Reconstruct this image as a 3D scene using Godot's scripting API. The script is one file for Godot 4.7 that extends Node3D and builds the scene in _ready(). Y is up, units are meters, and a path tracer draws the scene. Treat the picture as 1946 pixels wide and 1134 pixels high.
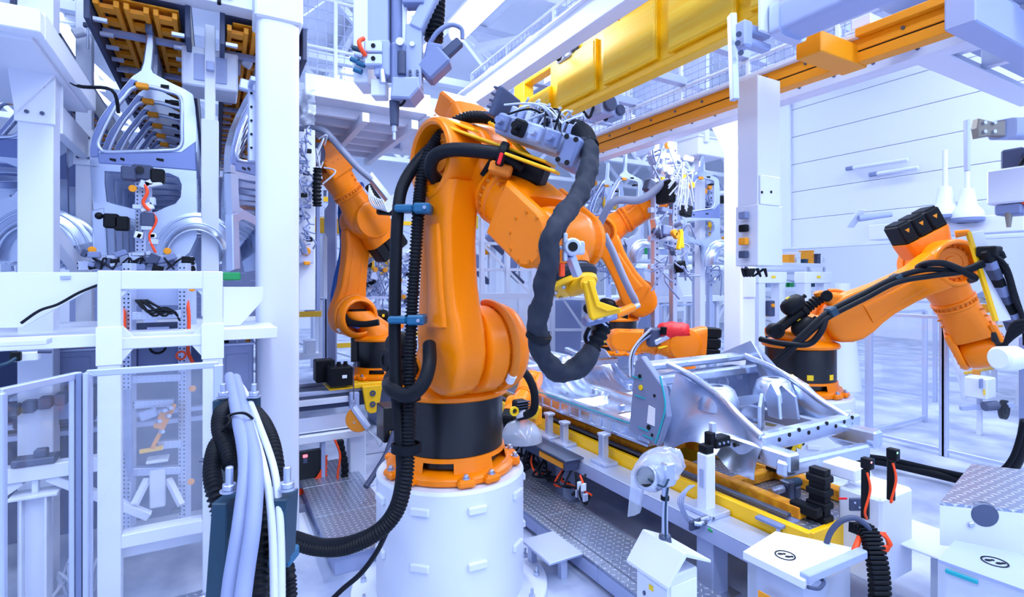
extends Node3D
# Robot body shop. World axes: x runs across the line, -z runs along the line, y is up, metres.
const EYE := 1.65
const CT := 0.8712
const ST := 0.4909
var FOCAL := 1000.0
var right_dir := Vector3(CT, 0, ST)
var fwd_dir := Vector3(ST, 0, -CT)
var rng := RandomNumberGenerator.new()
var mt := {}          # materials by name
var shared := {}      # meshes shared between alike pieces

# ---- sight lines: a pixel of the 1946 x 1134 photograph and a depth, or a plane of the hall, give a point of the hall
func W(px: float, py: float, z: float) -> Vector3:
	return right_dir * ((px - 973.0) / FOCAL * z) + fwd_dir * z + Vector3(0, EYE - (py - 532.0) / FOCAL * z, 0)
func RX(px: float, py: float, x: float) -> Vector3:
	return W(px, py, x / (CT * (px - 973.0) / FOCAL + ST))
func RD(px: float, py: float, d: float) -> Vector3:
	return W(px, py, d / (CT - ST * (px - 973.0) / FOCAL))
func RY(px: float, py: float, y: float) -> Vector3:
	return W(px, py, (EYE - y) * FOCAL / (py - 532.0))
func V(x: float, y: float, d: float) -> Vector3:
	return Vector3(x, y, -d)

# ---- mesh builder: collects shapes and commits them as one mesh
class MB:
	var v := PackedVector3Array()
	var n := PackedVector3Array()
	var ix := PackedInt32Array()
	var xf := Transform3D()
	func vert(p: Vector3, nn: Vector3) -> int:
		v.append(xf * p)
		n.append((xf.basis * nn).normalized())
		return v.size() - 1
	func tri(a: int, b: int, c: int) -> void:
		var g := (v[b] - v[a]).cross(v[c] - v[a])
		if g.dot(n[a] + n[b] + n[c]) > 0.0:
			ix.append(a); ix.append(c); ix.append(b)
		else:
			ix.append(a); ix.append(b); ix.append(c)
	func face(pts: Array, nn: Vector3) -> void:
		var f := v.size()
		for p in pts:
			vert(p, nn)
		for i in range(1, pts.size() - 1):
			tri(f, f + i, f + i + 1)
	func quad(a: Vector3, b: Vector3, c: Vector3, d: Vector3, outward := Vector3.ZERO) -> MB:
		var nn := (b - a).cross(c - a).normalized()
		if outward != Vector3.ZERO and nn.dot(outward) < 0.0:
			nn = -nn
		face([a, b, c, d], nn)
		return self
	# a box with chamfered edges
	func box(c: Vector3, s: Vector3, bev := 0.004, bs := Basis()) -> MB:
		var h := s * 0.5
		var e := minf(bev, minf(h.x, minf(h.y, h.z)) * 0.6)
		if e <= 0.0005:
			for ax in 3:
				for sg in [-1.0, 1.0]:
					var nn := Vector3.ZERO
					nn[ax] = sg
					var u := Vector3.ZERO
					var w := Vector3.ZERO
					u[(ax + 1) % 3] = h[(ax + 1) % 3]
					w[(ax + 2) % 3] = h[(ax + 2) % 3]
					var o: Vector3 = nn * h[ax]
					face([c + bs * (o - u - w), c + bs * (o + u - w), c + bs * (o + u + w), c + bs * (o - u + w)], bs * nn)
			return self
		for ax in 3:
			var b1 := (ax + 1) % 3
			var b2 := (ax + 2) % 3
			for sg in [-1.0, 1.0]:
				var nn := Vector3.ZERO
				nn[ax] = sg
				var o: Vector3 = nn * h[ax]
				var u := Vector3.ZERO
				var w := Vector3.ZERO
				u[b1] = h[b1] - e
				w[b2] = h[b2] - e
				face([c + bs * (o - u - w), c + bs * (o + u - w), c + bs * (o + u + w), c + bs * (o - u + w)], bs * nn)
			for s1 in [-1.0, 1.0]:
				for s2 in [-1.0, 1.0]:
					var p := Vector3.ZERO
					p[b1] = s1 * h[b1]
					p[b2] = s2 * (h[b2] - e)
					var q := Vector3.ZERO
					q[b1] = s1 * (h[b1] - e)
					q[b2] = s2 * h[b2]
					var l := Vector3.ZERO
					l[ax] = h[ax] - e
					var nn := Vector3.ZERO
					nn[b1] = s1
					nn[b2] = s2
					face([c + bs * (p - l), c + bs * (p + l), c + bs * (q + l), c + bs * (q - l)], bs * nn.normalized())
		for sx in [-1.0, 1.0]:
			for sy in [-1.0, 1.0]:
				for sz in [-1.0, 1.0]:
					var d := Vector3(sx, sy, sz)
					face([c + bs * (d * Vector3(h.x, h.y - e, h.z - e)), c + bs * (d * Vector3(h.x - e, h.y, h.z - e)), c + bs * (d * Vector3(h.x - e, h.y - e, h.z))], bs * d.normalized())
		return self
	# box given by two corners
	func bx(a: Vector3, b: Vector3, bev := 0.004) -> MB:
		return box((a + b) * 0.5, (b - a).abs(), bev)
	# a bar of rectangular section from a to b
	func beam(a: Vector3, b: Vector3, w: float, h: float, bev := 0.003, up := Vector3.UP) -> MB:
		var d := (b - a)
		var z := d.normalized()
		if absf(z.dot(up)) > 0.98:
			up = Vector3(0, 0, 1) if absf(z.z) < 0.9 else Vector3.RIGHT
		var x := up.cross(z).normalized()
		var y := z.cross(x)
		return box((a + b) * 0.5, Vector3(w, h, d.length()), bev, Basis(x, y, z))
	func frame_of(a: Vector3, b: Vector3) -> Basis:
		var y := (b - a).normalized()
		var r := Vector3.RIGHT if absf(y.x) < 0.9 else Vector3.BACK
		var x := r.cross(y).normalized()
		return Basis(x, y, x.cross(y))
	func cyl(a: Vector3, b: Vector3, r0: float, r1 := -1.0, seg := 16, bev := 0.0) -> MB:
		if r1 < 0.0:
			r1 = r0
		var l := (b - a).length()
		var e := minf(bev, minf(l * 0.4, minf(r0, r1) * 0.6))
		var prof := [Vector2(0, 0), Vector2(r0 - e, 0)]
		if e > 0.0:
			prof.append(Vector2(r0, e))
			prof.append(Vector2(r1, l - e))
		else:
			prof = [Vector2(0, 0), Vector2(r0, 0), Vector2(r1, l)]
		if e > 0.0:
			prof.append(Vector2(r1 - e, l))
		prof.append(Vector2(0, l))
		return lathe(prof, Transform3D(frame_of(a, b), a), seg)
	# profile of (radius, height) turned round y; edges sharper than 35 degrees stay sharp
	func lathe(prof: Array, t := Transform3D(), seg := 24, arc := TAU, from := 0.0) -> MB:
		var m := prof.size()
		var fn := []
		for i in m - 1:
			var d: Vector2 = prof[i + 1] - prof[i]
			fn.append(Vector2(d.y, -d.x).normalized())
		for i in m - 1:
			var p: Vector2 = prof[i]
			var q: Vector2 = prof[i + 1]
			if p.distance_to(q) < 1e-6 or (p.x < 1e-6 and q.x < 1e-6):
				continue
			var np: Vector2 = fn[i]
			var nq: Vector2 = fn[i]
			if i > 0 and (fn[i - 1] as Vector2).dot(fn[i]) > 0.8:
				np = (fn[i - 1] + fn[i]).normalized()
			if i < m - 2 and (fn[i + 1] as Vector2).dot(fn[i]) > 0.8:
				nq = (fn[i + 1] + fn[i]).normalized()
			var f := v.size()
			for s in seg + 1:
				var a := from + arc * s / seg
				var ca := cos(a)
				var sa := sin(a)
				vert(t * Vector3(p.x * ca, p.y, p.x * sa), t.basis * Vector3(np.x * ca, np.y, np.x * sa))
				vert(t * Vector3(q.x * ca, q.y, q.x * sa), t.basis * Vector3(nq.x * ca, nq.y, nq.x * sa))
			for s in seg:
				var k := f + s * 2
				if p.x > 1e-6:
					tri(k, k + 1, k + 2)
				if q.x > 1e-6:
					tri(k + 2, k + 1, k + 3)
		return self
	# rings of equal length, smooth; closed ends get caps
	func loft(rings: Array, caps := true, closed := true) -> MB:
		var m := rings.size()
		var c: int = rings[0].size()
		var f := v.size()
		var mids := []
		for r in rings:
			var s := Vector3.ZERO
			for p in r:
				s += p
			mids.append(s / c)
		for i in m:
			for j in c:
				var j0 := (j - 1 + c) % c if closed else maxi(j - 1, 0)
				var j1 := (j + 1) % c if closed else mini(j + 1, c - 1)
				var du: Vector3 = rings[i][j1] - rings[i][j0]
				var dv: Vector3 = rings[mini(i + 1, m - 1)][j] - rings[maxi(i - 1, 0)][j]
				var nn := du.cross(dv).normalized()
				if closed and nn.dot(rings[i][j] - mids[i]) < 0.0:
					nn = -nn
				vert(rings[i][j], nn)
		for i in m - 1:
			for j in (c if closed else c - 1):
				var a := f + i * c + j
				var b := f + i * c + (j + 1) % c
				tri(a, b, a + c)
				tri(b, b + c, a + c)
		if caps and closed:
			for e in [0, m - 1]:
				var o: Vector3 = mids[e] - mids[1 if e == 0 else m - 2]
				var nn: Vector3 = ((rings[e][1] - rings[e][0]) as Vector3).cross(rings[e][c / 3] - rings[e][0]).normalized()
				if nn.dot(o) < 0.0:
					nn = -nn
				face(Array(rings[e]), nn)
		return self
	# superellipse sections: [centre, half axis u, half axis v, exponent]
	func sloft(secs: Array, seg := 28) -> MB:
		var rings := []
		for s in secs:
			var ring := PackedVector3Array()
			var e: float = 2.0 / s[3]
			for j in seg:
				var a := TAU * j / seg
				var ca := cos(a)
				var sa := sin(a)
				ring.append(s[0] + s[1] * (signf(ca) * pow(absf(ca), e)) + s[2] * (signf(sa) * pow(absf(sa), e)))
			rings.append(ring)
		return loft(rings)
	# a round hose along a smooth path; rib > 0 makes it corrugated with that pitch
	func tube(pts: Array, r: float, seg := 8, rib := 0.0, step := 0.03, squash := 1.0, amp := 0.26) -> MB:
		var path := smooth(pts, rib * 0.25 if rib > 0.0 else step)
		return sweep(path, r, seg, rib > 0.0, squash, amp)
	func smooth(pts: Array, step: float) -> PackedVector3Array:
		var out := PackedVector3Array()
		for i in pts.size() - 1:
			var p0: Vector3 = pts[maxi(i - 1, 0)]
			var p1: Vector3 = pts[i]
			var p2: Vector3 = pts[i + 1]
			var p3: Vector3 = pts[mini(i + 2, pts.size() - 1)]
			var k := clampi(int(p1.distance_to(p2) / step), 5 if pts.size() > 2 else 1, 220)
			if pts.size() == 2:
				k = 1 if step >= 0.03 else k
			for s in k:
				out.append(p1.cubic_interpolate(p2, p0, p3, float(s) / k))
		out.append(pts[-1])
		return out
	func sweep(path: PackedVector3Array, r: float, seg: int, ribs := false, squash := 1.0, amp := 0.16) -> MB:
		var rings := []
		var t0 := (path[1] - path[0]).normalized()
		var x := t0.cross(Vector3.UP if absf(t0.y) < 0.9 else Vector3.RIGHT).normalized()
		for i in path.size():
			var t := (path[mini(i + 1, path.size() - 1)] - path[maxi(i - 1, 0)]).normalized()
			x = (x - t * x.dot(t)).normalized()
			var y := t.cross(x)
			var rr := r
			if ribs:
				rr = r * (1.0 + amp * 0.5) if i % 4 < 2 else r * (1.0 - amp * 0.5)
			var ring := PackedVector3Array()
			for j in seg:
				var a := TAU * j / seg
				ring.append(path[i] + x * (cos(a) * rr) + y * (sin(a) * rr * squash))
			rings.append(ring)
		return loft(rings)
	func ball(c: Vector3, r: Vector3, seg := 16) -> MB:
		var prof := []
		for i in 11:
			var a := -PI / 2 + PI * i / 10
			prof.append(Vector2(cos(a) if i > 0 and i < 10 else 0.0, sin(a)))
		return lathe(prof, Transform3D(Basis().scaled(r), c), seg)
	# polygon in the x y plane of t, thickness along z, with an optional chamfer
	func prism(poly: Array, depth: float, t := Transform3D(), bev := 0.0) -> MB:
		var p := PackedVector2Array(poly)
		if Geometry2D.is_polygon_clockwise(p):
			p.reverse()
		var m := p.size()
		var ins := PackedVector2Array()
		for i in m:
			var d0 := (p[i] - p[(i - 1 + m) % m]).normalized()
			var d1 := (p[(i + 1) % m] - p[i]).normalized()
			var nn := Vector2(-d0.y, d0.x) + Vector2(-d1.y, d1.x)
			nn = nn / maxf(nn.length_squared() * 0.5, 0.3)
			ins.append(p[i] + nn * bev)
		var tr := Geometry2D.triangulate_polygon(p)
		var h := depth * 0.5
		for sg in [-1.0, 1.0]:
			var f := v.size()
			for q in (ins if bev > 0.0 else p):
				vert(t * Vector3(q.x, q.y, h * sg), t.basis * Vector3(0, 0, sg))
			for i in tr.size() / 3:
				tri(f + tr[i * 3], f + tr[i * 3 + 1], f + tr[i * 3 + 2])
			if bev > 0.0:
				for i in m:
					var k := (i + 1) % m
					var o := Vector3(p[k].y - p[i].y, p[i].x - p[k].x, 0).normalized()
					face([t * Vector3(p[i].x, p[i].y, (h - bev) * sg), t * Vector3(p[k].x, p[k].y, (h - bev) * sg), t * Vector3(ins[k].x, ins[k].y, h * sg), t * Vector3(ins[i].x, ins[i].y, h * sg)], t.basis * (o + Vector3(0, 0, sg)).normalized())
		for i in m:
			var k := (i + 1) % m
			var o := Vector3(p[k].y - p[i].y, p[i].x - p[k].x, 0).normalized()
			var e := h - bev
			face([t * Vector3(p[i].x, p[i].y, -e), t * Vector3(p[k].x, p[k].y, -e), t * Vector3(p[k].x, p[k].y, e), t * Vector3(p[i].x, p[i].y, e)], t.basis * o)
		return self
	# a flat ring between two closed outlines of equal length
	func ring(outer: Array, inner: Array, depth: float, t := Transform3D()) -> MB:
		var m := outer.size()
		var h := depth * 0.5
		for i in m:
			var k := (i + 1) % m
			var a: Vector2 = outer[i]
			var b: Vector2 = outer[k]
			var c: Vector2 = inner[k]
			var d: Vector2 = inner[i]
			for sg in [-1.0, 1.0]:
				face([t * Vector3(a.x, a.y, h * sg), t * Vector3(b.x, b.y, h * sg), t * Vector3(c.x, c.y, h * sg), t * Vector3(d.x, d.y, h * sg)], t.basis * Vector3(0, 0, sg))
			var mid := (a + b - c - d)
			for e in [[a, b, 1.0], [d, c, -1.0]]:
				var o := Vector3(e[1].y - e[0].y, e[0].x - e[1].x, 0).normalized()
				if Vector2(o.x, o.y).dot(mid) * e[2] < 0.0:
					o = -o
				face([t * Vector3(e[0].x, e[0].y, -h), t * Vector3(e[1].x, e[1].y, -h), t * Vector3(e[1].x, e[1].y, h), t * Vector3(e[0].x, e[0].y, h)], t.basis * o)
		return self
	func add(o: MB, t: Transform3D) -> MB:
		var f := v.size()
		for i in o.v.size():
			vert(t * o.v[i], t.basis * o.n[i])
		for i in o.ix:
			ix.append(f + i)
		return self
	func lowest() -> Vector3:
		var b := AABB(v[0], Vector3.ZERO)
		for p in v:
			b = b.expand(p)
		return Vector3(b.get_center().x, b.position.y, b.get_center().z)
	func mesh(o := Vector3.ZERO) -> ArrayMesh:
		var arr := []
		arr.resize(Mesh.ARRAY_MAX)
		var w := v
		if o != Vector3.ZERO:
			w = PackedVector3Array()
			w.resize(v.size())
			for i in v.size():
				w[i] = v[i] - o
		arr[Mesh.ARRAY_VERTEX] = w
		arr[Mesh.ARRAY_NORMAL] = n
		arr[Mesh.ARRAY_INDEX] = ix
		var am := ArrayMesh.new()
		am.add_surface_from_arrays(Mesh.PRIMITIVE_TRIANGLES, arr)
		return am

func mb() -> MB:
	return MB.new()

# ---- naming
var used := {}
func numbered(s: String) -> String:
	if not used.has(s):
		used[s] = 0
		return s
	used[s] += 1
	return "%s_%03d" % [s, used[s]]
func tag(o: Node3D, label: String, cat: String, grp := "", kind := "") -> Node3D:
	if label: o.set_meta("label", label)
	if cat: o.set_meta("category", cat)
	if grp: o.set_meta("group", grp)
	if kind: o.set_meta("kind", kind)
	return o
# a thing made of parts: a Node3D at its base
func thing(called: String, label: String, cat: String, at: Vector3, grp := "", turn := 0.0) -> Node3D:
	var o := Node3D.new()
	o.name = numbered(called)
	add_child(o)
	o.position = at
	o.rotation.y = turn
	tag(o, label, cat, grp)
	return o
func inst(p: Node, called: String, m: Mesh, mat: String, t := Transform3D(), label := "") -> MeshInstance3D:
	var o := MeshInstance3D.new()
	o.name = called
	o.mesh = m
	o.material_override = mt[mat]
	o.transform = t
	if label: o.set_meta("label", label)
	p.add_child(o, true)
	return o
# a part whose shapes were given in hall coordinates
func part(t: Node3D, called: String, b: MB, mat: String, label := "", kind := "") -> MeshInstance3D:
	var g := t.position
	if t.get_parent() != self:
		g += (t.get_parent() as Node3D).position
	var o := inst(t, called, b.mesh(g), mat, Transform3D(), label)
	if kind: o.set_meta("kind", kind)
	return o
# a thing that is one mesh
func solo(called: String, label: String, cat: String, b: MB, mat: String, grp := "") -> MeshInstance3D:
	var at := b.lowest()
	var o := inst(self, numbered(called), b.mesh(at), mat)
	o.position = at
	tag(o, label, cat, grp)
	return o
func struct(called: String, b: MB, mat: String) -> MeshInstance3D:
	var at := b.lowest()
	var o := inst(self, numbered(called), b.mesh(at), mat)
	o.position = at
	o.set_meta("kind", "structure")
	return o
func copy(src: Node3D, called: String, label: String, at: Vector3, turn := 0.0) -> Node3D:
	var o: Node3D = src.duplicate()
	o.name = numbered(called)
	add_child(o)
	o.position = at
	o.rotation.y = turn
	o.set_meta("label", label)
	return o

# ---- materials
func C(h: String) -> Color:
	return Color.html(h)
func mat(called: String, col: Color, rough := 0.5, metal := 0.0) -> StandardMaterial3D:
	var m := StandardMaterial3D.new()
	m.resource_name = called
	m.albedo_color = col
	m.roughness = rough
	m.metallic = metal
	mt[called] = m
	return m
func noise_tex(freq: float, lo: Color, hi: Color, size := 512, oct := 4, sd := 1) -> NoiseTexture2D:
	var nz := FastNoiseLite.new()
	nz.seed = sd
	nz.frequency = freq
	nz.fractal_octaves = oct
	var t := NoiseTexture2D.new()
	t.width = size
	t.height = size
	t.seamless = true
	t.noise = nz
	var g := Gradient.new()
	g.set_color(0, lo)
	g.set_color(1, hi)
	g.set_offset(0, 0.25)
	g.set_offset(1, 0.75)
	t.color_ramp = g
	return t
func tri_map(m: StandardMaterial3D, tex: Texture2D, scale: float) -> void:
	m.albedo_texture = tex
	m.uv1_triplanar = true
	m.uv1_world_triplanar = true
	m.uv1_scale = Vector3.ONE * scale
func emit(called: String, col: Color, e: float) -> void:
	var m := mat(called, Color(0.9, 0.9, 0.9), 0.5)
	m.emission_enabled = true
	m.emission = col
	m.emission_energy_multiplier = e
func make_materials() -> void:
	var o := mat("orange_paint", C("ff8600"), 0.3)
	o.metallic_specular = 0.42
	mat("orange_dull", C("e27a08"), 0.6)
	mat("yellow_paint", C("ffc400"), 0.42)
	var py := mat("panel_yellow", C("ffffff"), 0.5)
	tri_map(py, noise_tex(0.02, C("ffc824"), C("ffd445"), 256, 3, 2), 0.8)
	py.uv1_scale = Vector3(0.8, 4.0, 0.25)
	mat("wall_panel", C("dfe4f4"), 0.45)
	mat("amber_bright", C("ff9a1e"), 0.45)
	mat("coat_belt", C("7988ba"), 0.35, 0.4)
	mat("plate_grey", C("8590b2"), 0.5, 0.1)  # side plates: darker, duller grey than the rest of the car sheet
	mat("bay_shade", C("4a5985"), 0.5)  # shade of the left machine bay, put into a flat dark colour
	mat("worn_metal", C("8f8a82"), 0.5, 0.6)
	mat("amber_paint", C("f39a00"), 0.5)
	var aw := mat("amber_worn", C("ffffff"), 0.6)
	tri_map(aw, noise_tex(0.012, C("dc8600"), C("ffb014"), 512, 5, 7), 1.5)
	var b := mat("black_gloss", C("0a0d13"), 0.32)
	b.metallic_specular = 0.5
	mat("black_plastic", C("0f1218"), 0.5).metallic_specular = 0.3
	mat("rubber", C("131820"), 0.6).metallic_specular = 0.25
	mat("hose_black", C("12161e"), 0.48).metallic_specular = 0.3
	var sl := mat("sleeve_fabric", C("151e30"), 0.75)
	sl.rim_enabled = true
	sl.rim = 0.15
	mat("hose_blue", C("1450a8"), 0.4)
	mat("hose_grey", C("8c95b0"), 0.5)
	mat("cable_grey", C("8894bd"), 0.55)
	mat("cable_white", C("c8cfe2"), 0.5)
	mat("teal_plastic", C("123a52"), 0.5)
	mat("clamp_blue", C("155f88"), 0.45)
	mat("white_paint", C("dfe5f6"), 0.45)
	mat("white_bright", C("e9eefb"), 0.5)
	mat("grey_paint", C("a3afd6"), 0.5)
	mat("grey_mid", C("7784ae"), 0.5)
	mat("grey_dark", C("3d4766"), 0.55)
	mat("steel", C("c3cbe0"), 0.32, 0.85)
	mat("alu", C("c5cfea"), 0.42, 0.55)
	mat("dark_steel", C("5b647c"), 0.4, 0.7)
	var sm := mat("sheet_metal", C("c9d4ea"), 0.24, 0.9)
	sm.uv1_triplanar = true
	sm.uv1_world_triplanar = true
	sm.uv1_scale = Vector3.ONE * 0.6
	sm.roughness_texture = noise_tex(0.01, Color(0.18, 0.18, 0.18), Color(0.42, 0.42, 0.42), 256, 3, 5)
	sm.roughness = 1.0
	mat("red", C("e8121c"), 0.5)
	mat("signal_orange", C("ff4d12"), 0.5)
	mat("green", C("1e9a55"), 0.5)
	mat("sealant", C("19a9b8"), 0.5)
	mat("dark_hole", C("05070c"), 0.9)
	mat("sticker_yellow", C("ffd60a"), 0.5)
	mat("paper_white", C("f2f4fa"), 0.6)
	mat("concrete_joint", C("5a6480"), 0.9)
	var fl := mat("concrete", C("ffffff"), 0.42)
	tri_map(fl, noise_tex(0.006, C("929ebf"), C("c8d0e6"), 1024, 6, 3), 0.22)
	var g := mat("glass_panel", Color(0.86, 0.9, 1.0, 0.03), 0.04)
	g.transparency = BaseMaterial3D.TRANSPARENCY_ALPHA
	var w := mat("plastic_wrap", Color(0.88, 0.92, 1.0, 0.38), 0.12)
	w.transparency = BaseMaterial3D.TRANSPARENCY_ALPHA
	var m2 := mat("mesh_haze", Color(0.8, 0.85, 1.0, 0.5), 0.5)
	m2.transparency = BaseMaterial3D.TRANSPARENCY_ALPHA
	# chequer plate: raised lozenges
	var im := Image.create(128, 128, false, Image.FORMAT_RGB8)
	for y in 128:
		for x in 128:
			var cx := (x % 64) - 32
			var cy := (y % 64) - 32
			var odd := (x / 64 + y / 64) % 2 == 0
			var u := (cx + cy) * 0.707 if odd else (cx - cy) * 0.707
			var q := (cx - cy) * 0.707 if odd else (cx + cy) * 0.707
			var d := 1.0 - sqrt(u * u / (26.0 * 26.0) + q * q / (9.0 * 9.0))
			var k := clampf(d * 3.0, 0.0, 1.0)
			im.set_pixel(x, y, Color(k, k, k))
	var ch := mat("chequer_plate", C("b4bccf"), 0.34, 0.75)
	ch.uv1_triplanar = true
	ch.uv1_world_triplanar = true
	ch.uv1_scale = Vector3.ONE * 14.0
	var im2 := Image.create(128, 128, false, Image.FORMAT_RGB8)
	for y in 128:
		for x in 128:
			var k := im.get_pixel(x, y).r
			im2.set_pixel(x, y, Color(.62, .66, .75).lerp(Color(.93, .95, 1.0), k))
	ch.albedo_texture = ImageTexture.create_from_image(im2)
	ch.albedo_color = Color.WHITE
	ch.heightmap_enabled = true
	ch.heightmap_texture = ImageTexture.create_from_image(im)
	ch.heightmap_scale = 0.5
	emit("tube_glow", Color(0.95, 0.97, 1.0), 5.0)
	emit("panel_glow", Color(0.93, 0.96, 1.0), 3.0)
	emit("red_glow", Color(1.0, 0.05, 0.02), 2.0)
	emit("green_glow", Color(0.2, 1.0, 0.3), 1.0)
# ---- jointed-arm robots. Local frame: x is the way the arm reaches, y is up, the link arm lies on the +z side.
const YX := Basis(Vector3(0, -1, 0), Vector3(1, 0, 0), Vector3(0, 0, 1))   # lathe axis along x
const YZ := Basis(Vector3(1, 0, 0), Vector3(0, 0, 1), Vector3(0, -1, 0))   # lathe axis along z
const YB := Basis(Vector3(1, 0, 0), Vector3(0, 0, -1), Vector3(0, 1, 0))   # lathe axis along -z
func vv(a: Array) -> Array:
	var o := []
	for i in a.size() / 2:
		o.append(Vector2(a[i * 2], a[i * 2 + 1]))
	return o
func bolt_ring(b: MB, r: float, k: int, at: Transform3D, size := 0.011, h := 0.014, a0 := 0.0, span := TAU) -> MB:
	for i in k:
		var a := a0 + span * i / k
		var c := Vector3(cos(a) * r, 0, sin(a) * r)
		b.cyl(at * c, at * (c + Vector3(0, h, 0)), size, size, 6)
	return b
func rmesh(key: String, make: Callable) -> Mesh:
	if not shared.has(key):
		shared[key] = (make.call() as MB).mesh()
	return shared[key]
func foot_shape() -> MB:
	var b := mb()
	b.lathe(vv([.2, 0, .335, 0, .342, .008, .342, .03, .335, .038, .306, .05, .2, .05]), Transform3D(), 48)
	b.lathe(vv([.2, .098, .292, .098, .288, .118, .2, .118]), Transform3D(), 48)
	for i in 5:
		var a := TAU * i / 5.0
		b.lathe(vv([.27, .045, .306, .045, .292, .1, .27, .1]), Transform3D(), 10, TAU / 5 * .58, a)
		var e := a + TAU / 5 * .29
		for k in [-1, 1]:
			var q: float = e + k * .2
			b.box(Vector3(cos(q) * .335, .02, sin(q) * .335), Vector3(.08, .04, .09), .012, Basis(Vector3.UP, -q))
	return b
func column_shape() -> MB:
	var b := mb()
	b.lathe(vv([0, .395, .298, .395, .308, .402, .31, .42, .298, .436, .26, .452, .22, .47, 0, .49]), Transform3D(), 48)
	var X := Vector3.RIGHT
	var Z := Vector3.BACK
	b.sloft([[Vector3(0, .43, 0), X * .255, Z * .25, 2.2], [Vector3(.03, .475, 0), X * .22, Z * .215, 2.4], [Vector3(.08, .53, 0), X * .205, Z * .19, 2.6], [Vector3(.16, .6, 0), X * .2, Z * .17, 2.8], [Vector3(.24, .66, 0), X * .19, Z * .16, 2.8], [Vector3(.28, .72, 0), X * .15, Z * .14, 2.6]])
	# tail that carries the balancer
	b.sloft([[Vector3(.05, .5, .02), Vector3(0, .07, 0), Z * .15, 3.0], [Vector3(-.14, .5, .05), Vector3(0, .055, 0), Z * .12, 3.0], [Vector3(-.31, .53, .08), Vector3(0, .04, 0), Z * .07, 3.0]])
	return b
func barrel_shape() -> MB:
	return mb().lathe(vv([0, -.1, .2, -.1, .214, -.09, .214, .0, .206, .008, .206, .02, .196, .022, .196, .034, .222, .038, .226, .05, .224, .09, .21, .125, .19, .142, .176, .146, .166, .14, .164, -.04, 0, -.04]), Transform3D(YB, Vector3.ZERO), 48)
func link_shape(l: float) -> MB:
	var b := mb()
	var X := Vector3.RIGHT
	var Z := Vector3.BACK
	var c := func(x: float, y: float) -> Vector3: return Vector3(x, y, .19)
	b.sloft([[c.call(0, -.205), X * .05, Z * .05, 3.0], [c.call(0, -.19), X * .1, Z * .07, 3.2], [c.call(0, -.15), X * .15, Z * .082, 3.6], [c.call(0, -.08), X * .185, Z * .088, 4.5], [c.call(0, 0), X * .198, Z * .088, 6.0],
		[c.call(-.005, .1), X * .19, Z * .088, 7.0], [c.call(-.01, .2), X * .165, Z * .086, 8.0], [c.call(-.01, .32), X * .145, Z * .085, 8.0], [c.call(-.005, l * .55), X * .135, Z * .085, 8.0], [c.call(0, l - .3), X * .14, Z * .088, 8.0], [c.call(0, l - .2), X * .16, Z * .09, 7.0], [c.call(0, l - .13), X * .172, Z * .09, 5.0]], 60)
	# raised flank along the arm and the lug of the balancer
	b.sloft([[c.call(.02, .12), X * .1, Z * .1, 5.0], [c.call(.015, .3), X * .075, Z * .098, 5.0], [c.call(.01, l - .32), X * .07, Z * .098, 5.0]], 24)
	b.sloft([[Vector3(-.1, .03, .2), Vector3(0, .1, 0), Z * .06, 3.0], [Vector3(-.2, -.03, .2), Vector3(0, .075, 0), Z * .055, 3.0], [Vector3(-.27, -.09, .2), Vector3(0, .06, 0), Z * .05, 2.6], [Vector3(-.315, -.115, .2), Vector3(0, .03, 0), Z * .04, 2.2]])
	b.lathe(vv([0, .1, .185, .1, .198, .112, .2, .2, .198, .268, .188, .284, .17, .288, .158, .278, .155, .2, 0, .2]), Transform3D(YZ, Vector3(0, l, 0)), 40)
	return b
func housing_shape() -> MB:
	var b := mb()
	var Y := Vector3.UP
	var Z := Vector3.BACK
	b.lathe(vv([0, -.1, .17, -.1, .19, -.088, .2, -.07, .203, .0, .203, .05, .195, .055, .195, .066, .208, .07, .208, .14, .195, .17, .16, .182, 0, .182]), Transform3D(YB, Vector3.ZERO), 40)
	b.sloft([[Vector3(-.02, 0, -.02), Y * .17, Z * .13, 3.5], [Vector3(-.14, .02, -.02), Y * .18, Z * .135, 4.0], [Vector3(-.24, .03, -.02), Y * .2, Z * .13, 5.0], [Vector3(-.27, .03, -.02), Y * .205, Z * .125, 5.0]])
	return b
func forearm_shape(cx: float) -> MB:
	var b := mb()
	var Y := Vector3.UP
	var Z := Vector3.BACK
	b.sloft([[Vector3(.0, -.01, -.01), Y * .195, Z * .15, 2.4], [Vector3(.1, -.012, 0), Y * .192, Z * .16, 2.4], [Vector3(.18, -.008, 0), Y * .175, Z * .16, 2.2], [Vector3(cx - .07, 0, 0), Y * .158, Z * .152, 2.0], [Vector3(cx - .01, 0, 0), Y * .15, Z * .15, 2.0]], 36)
	b.lathe(vv([0, -.03, .152, -.03, .166, -.024, .168, -.006, .15, 0, 0, 0]), Transform3D(YX, Vector3(cx, 0, 0)), 40)
	return b
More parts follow.
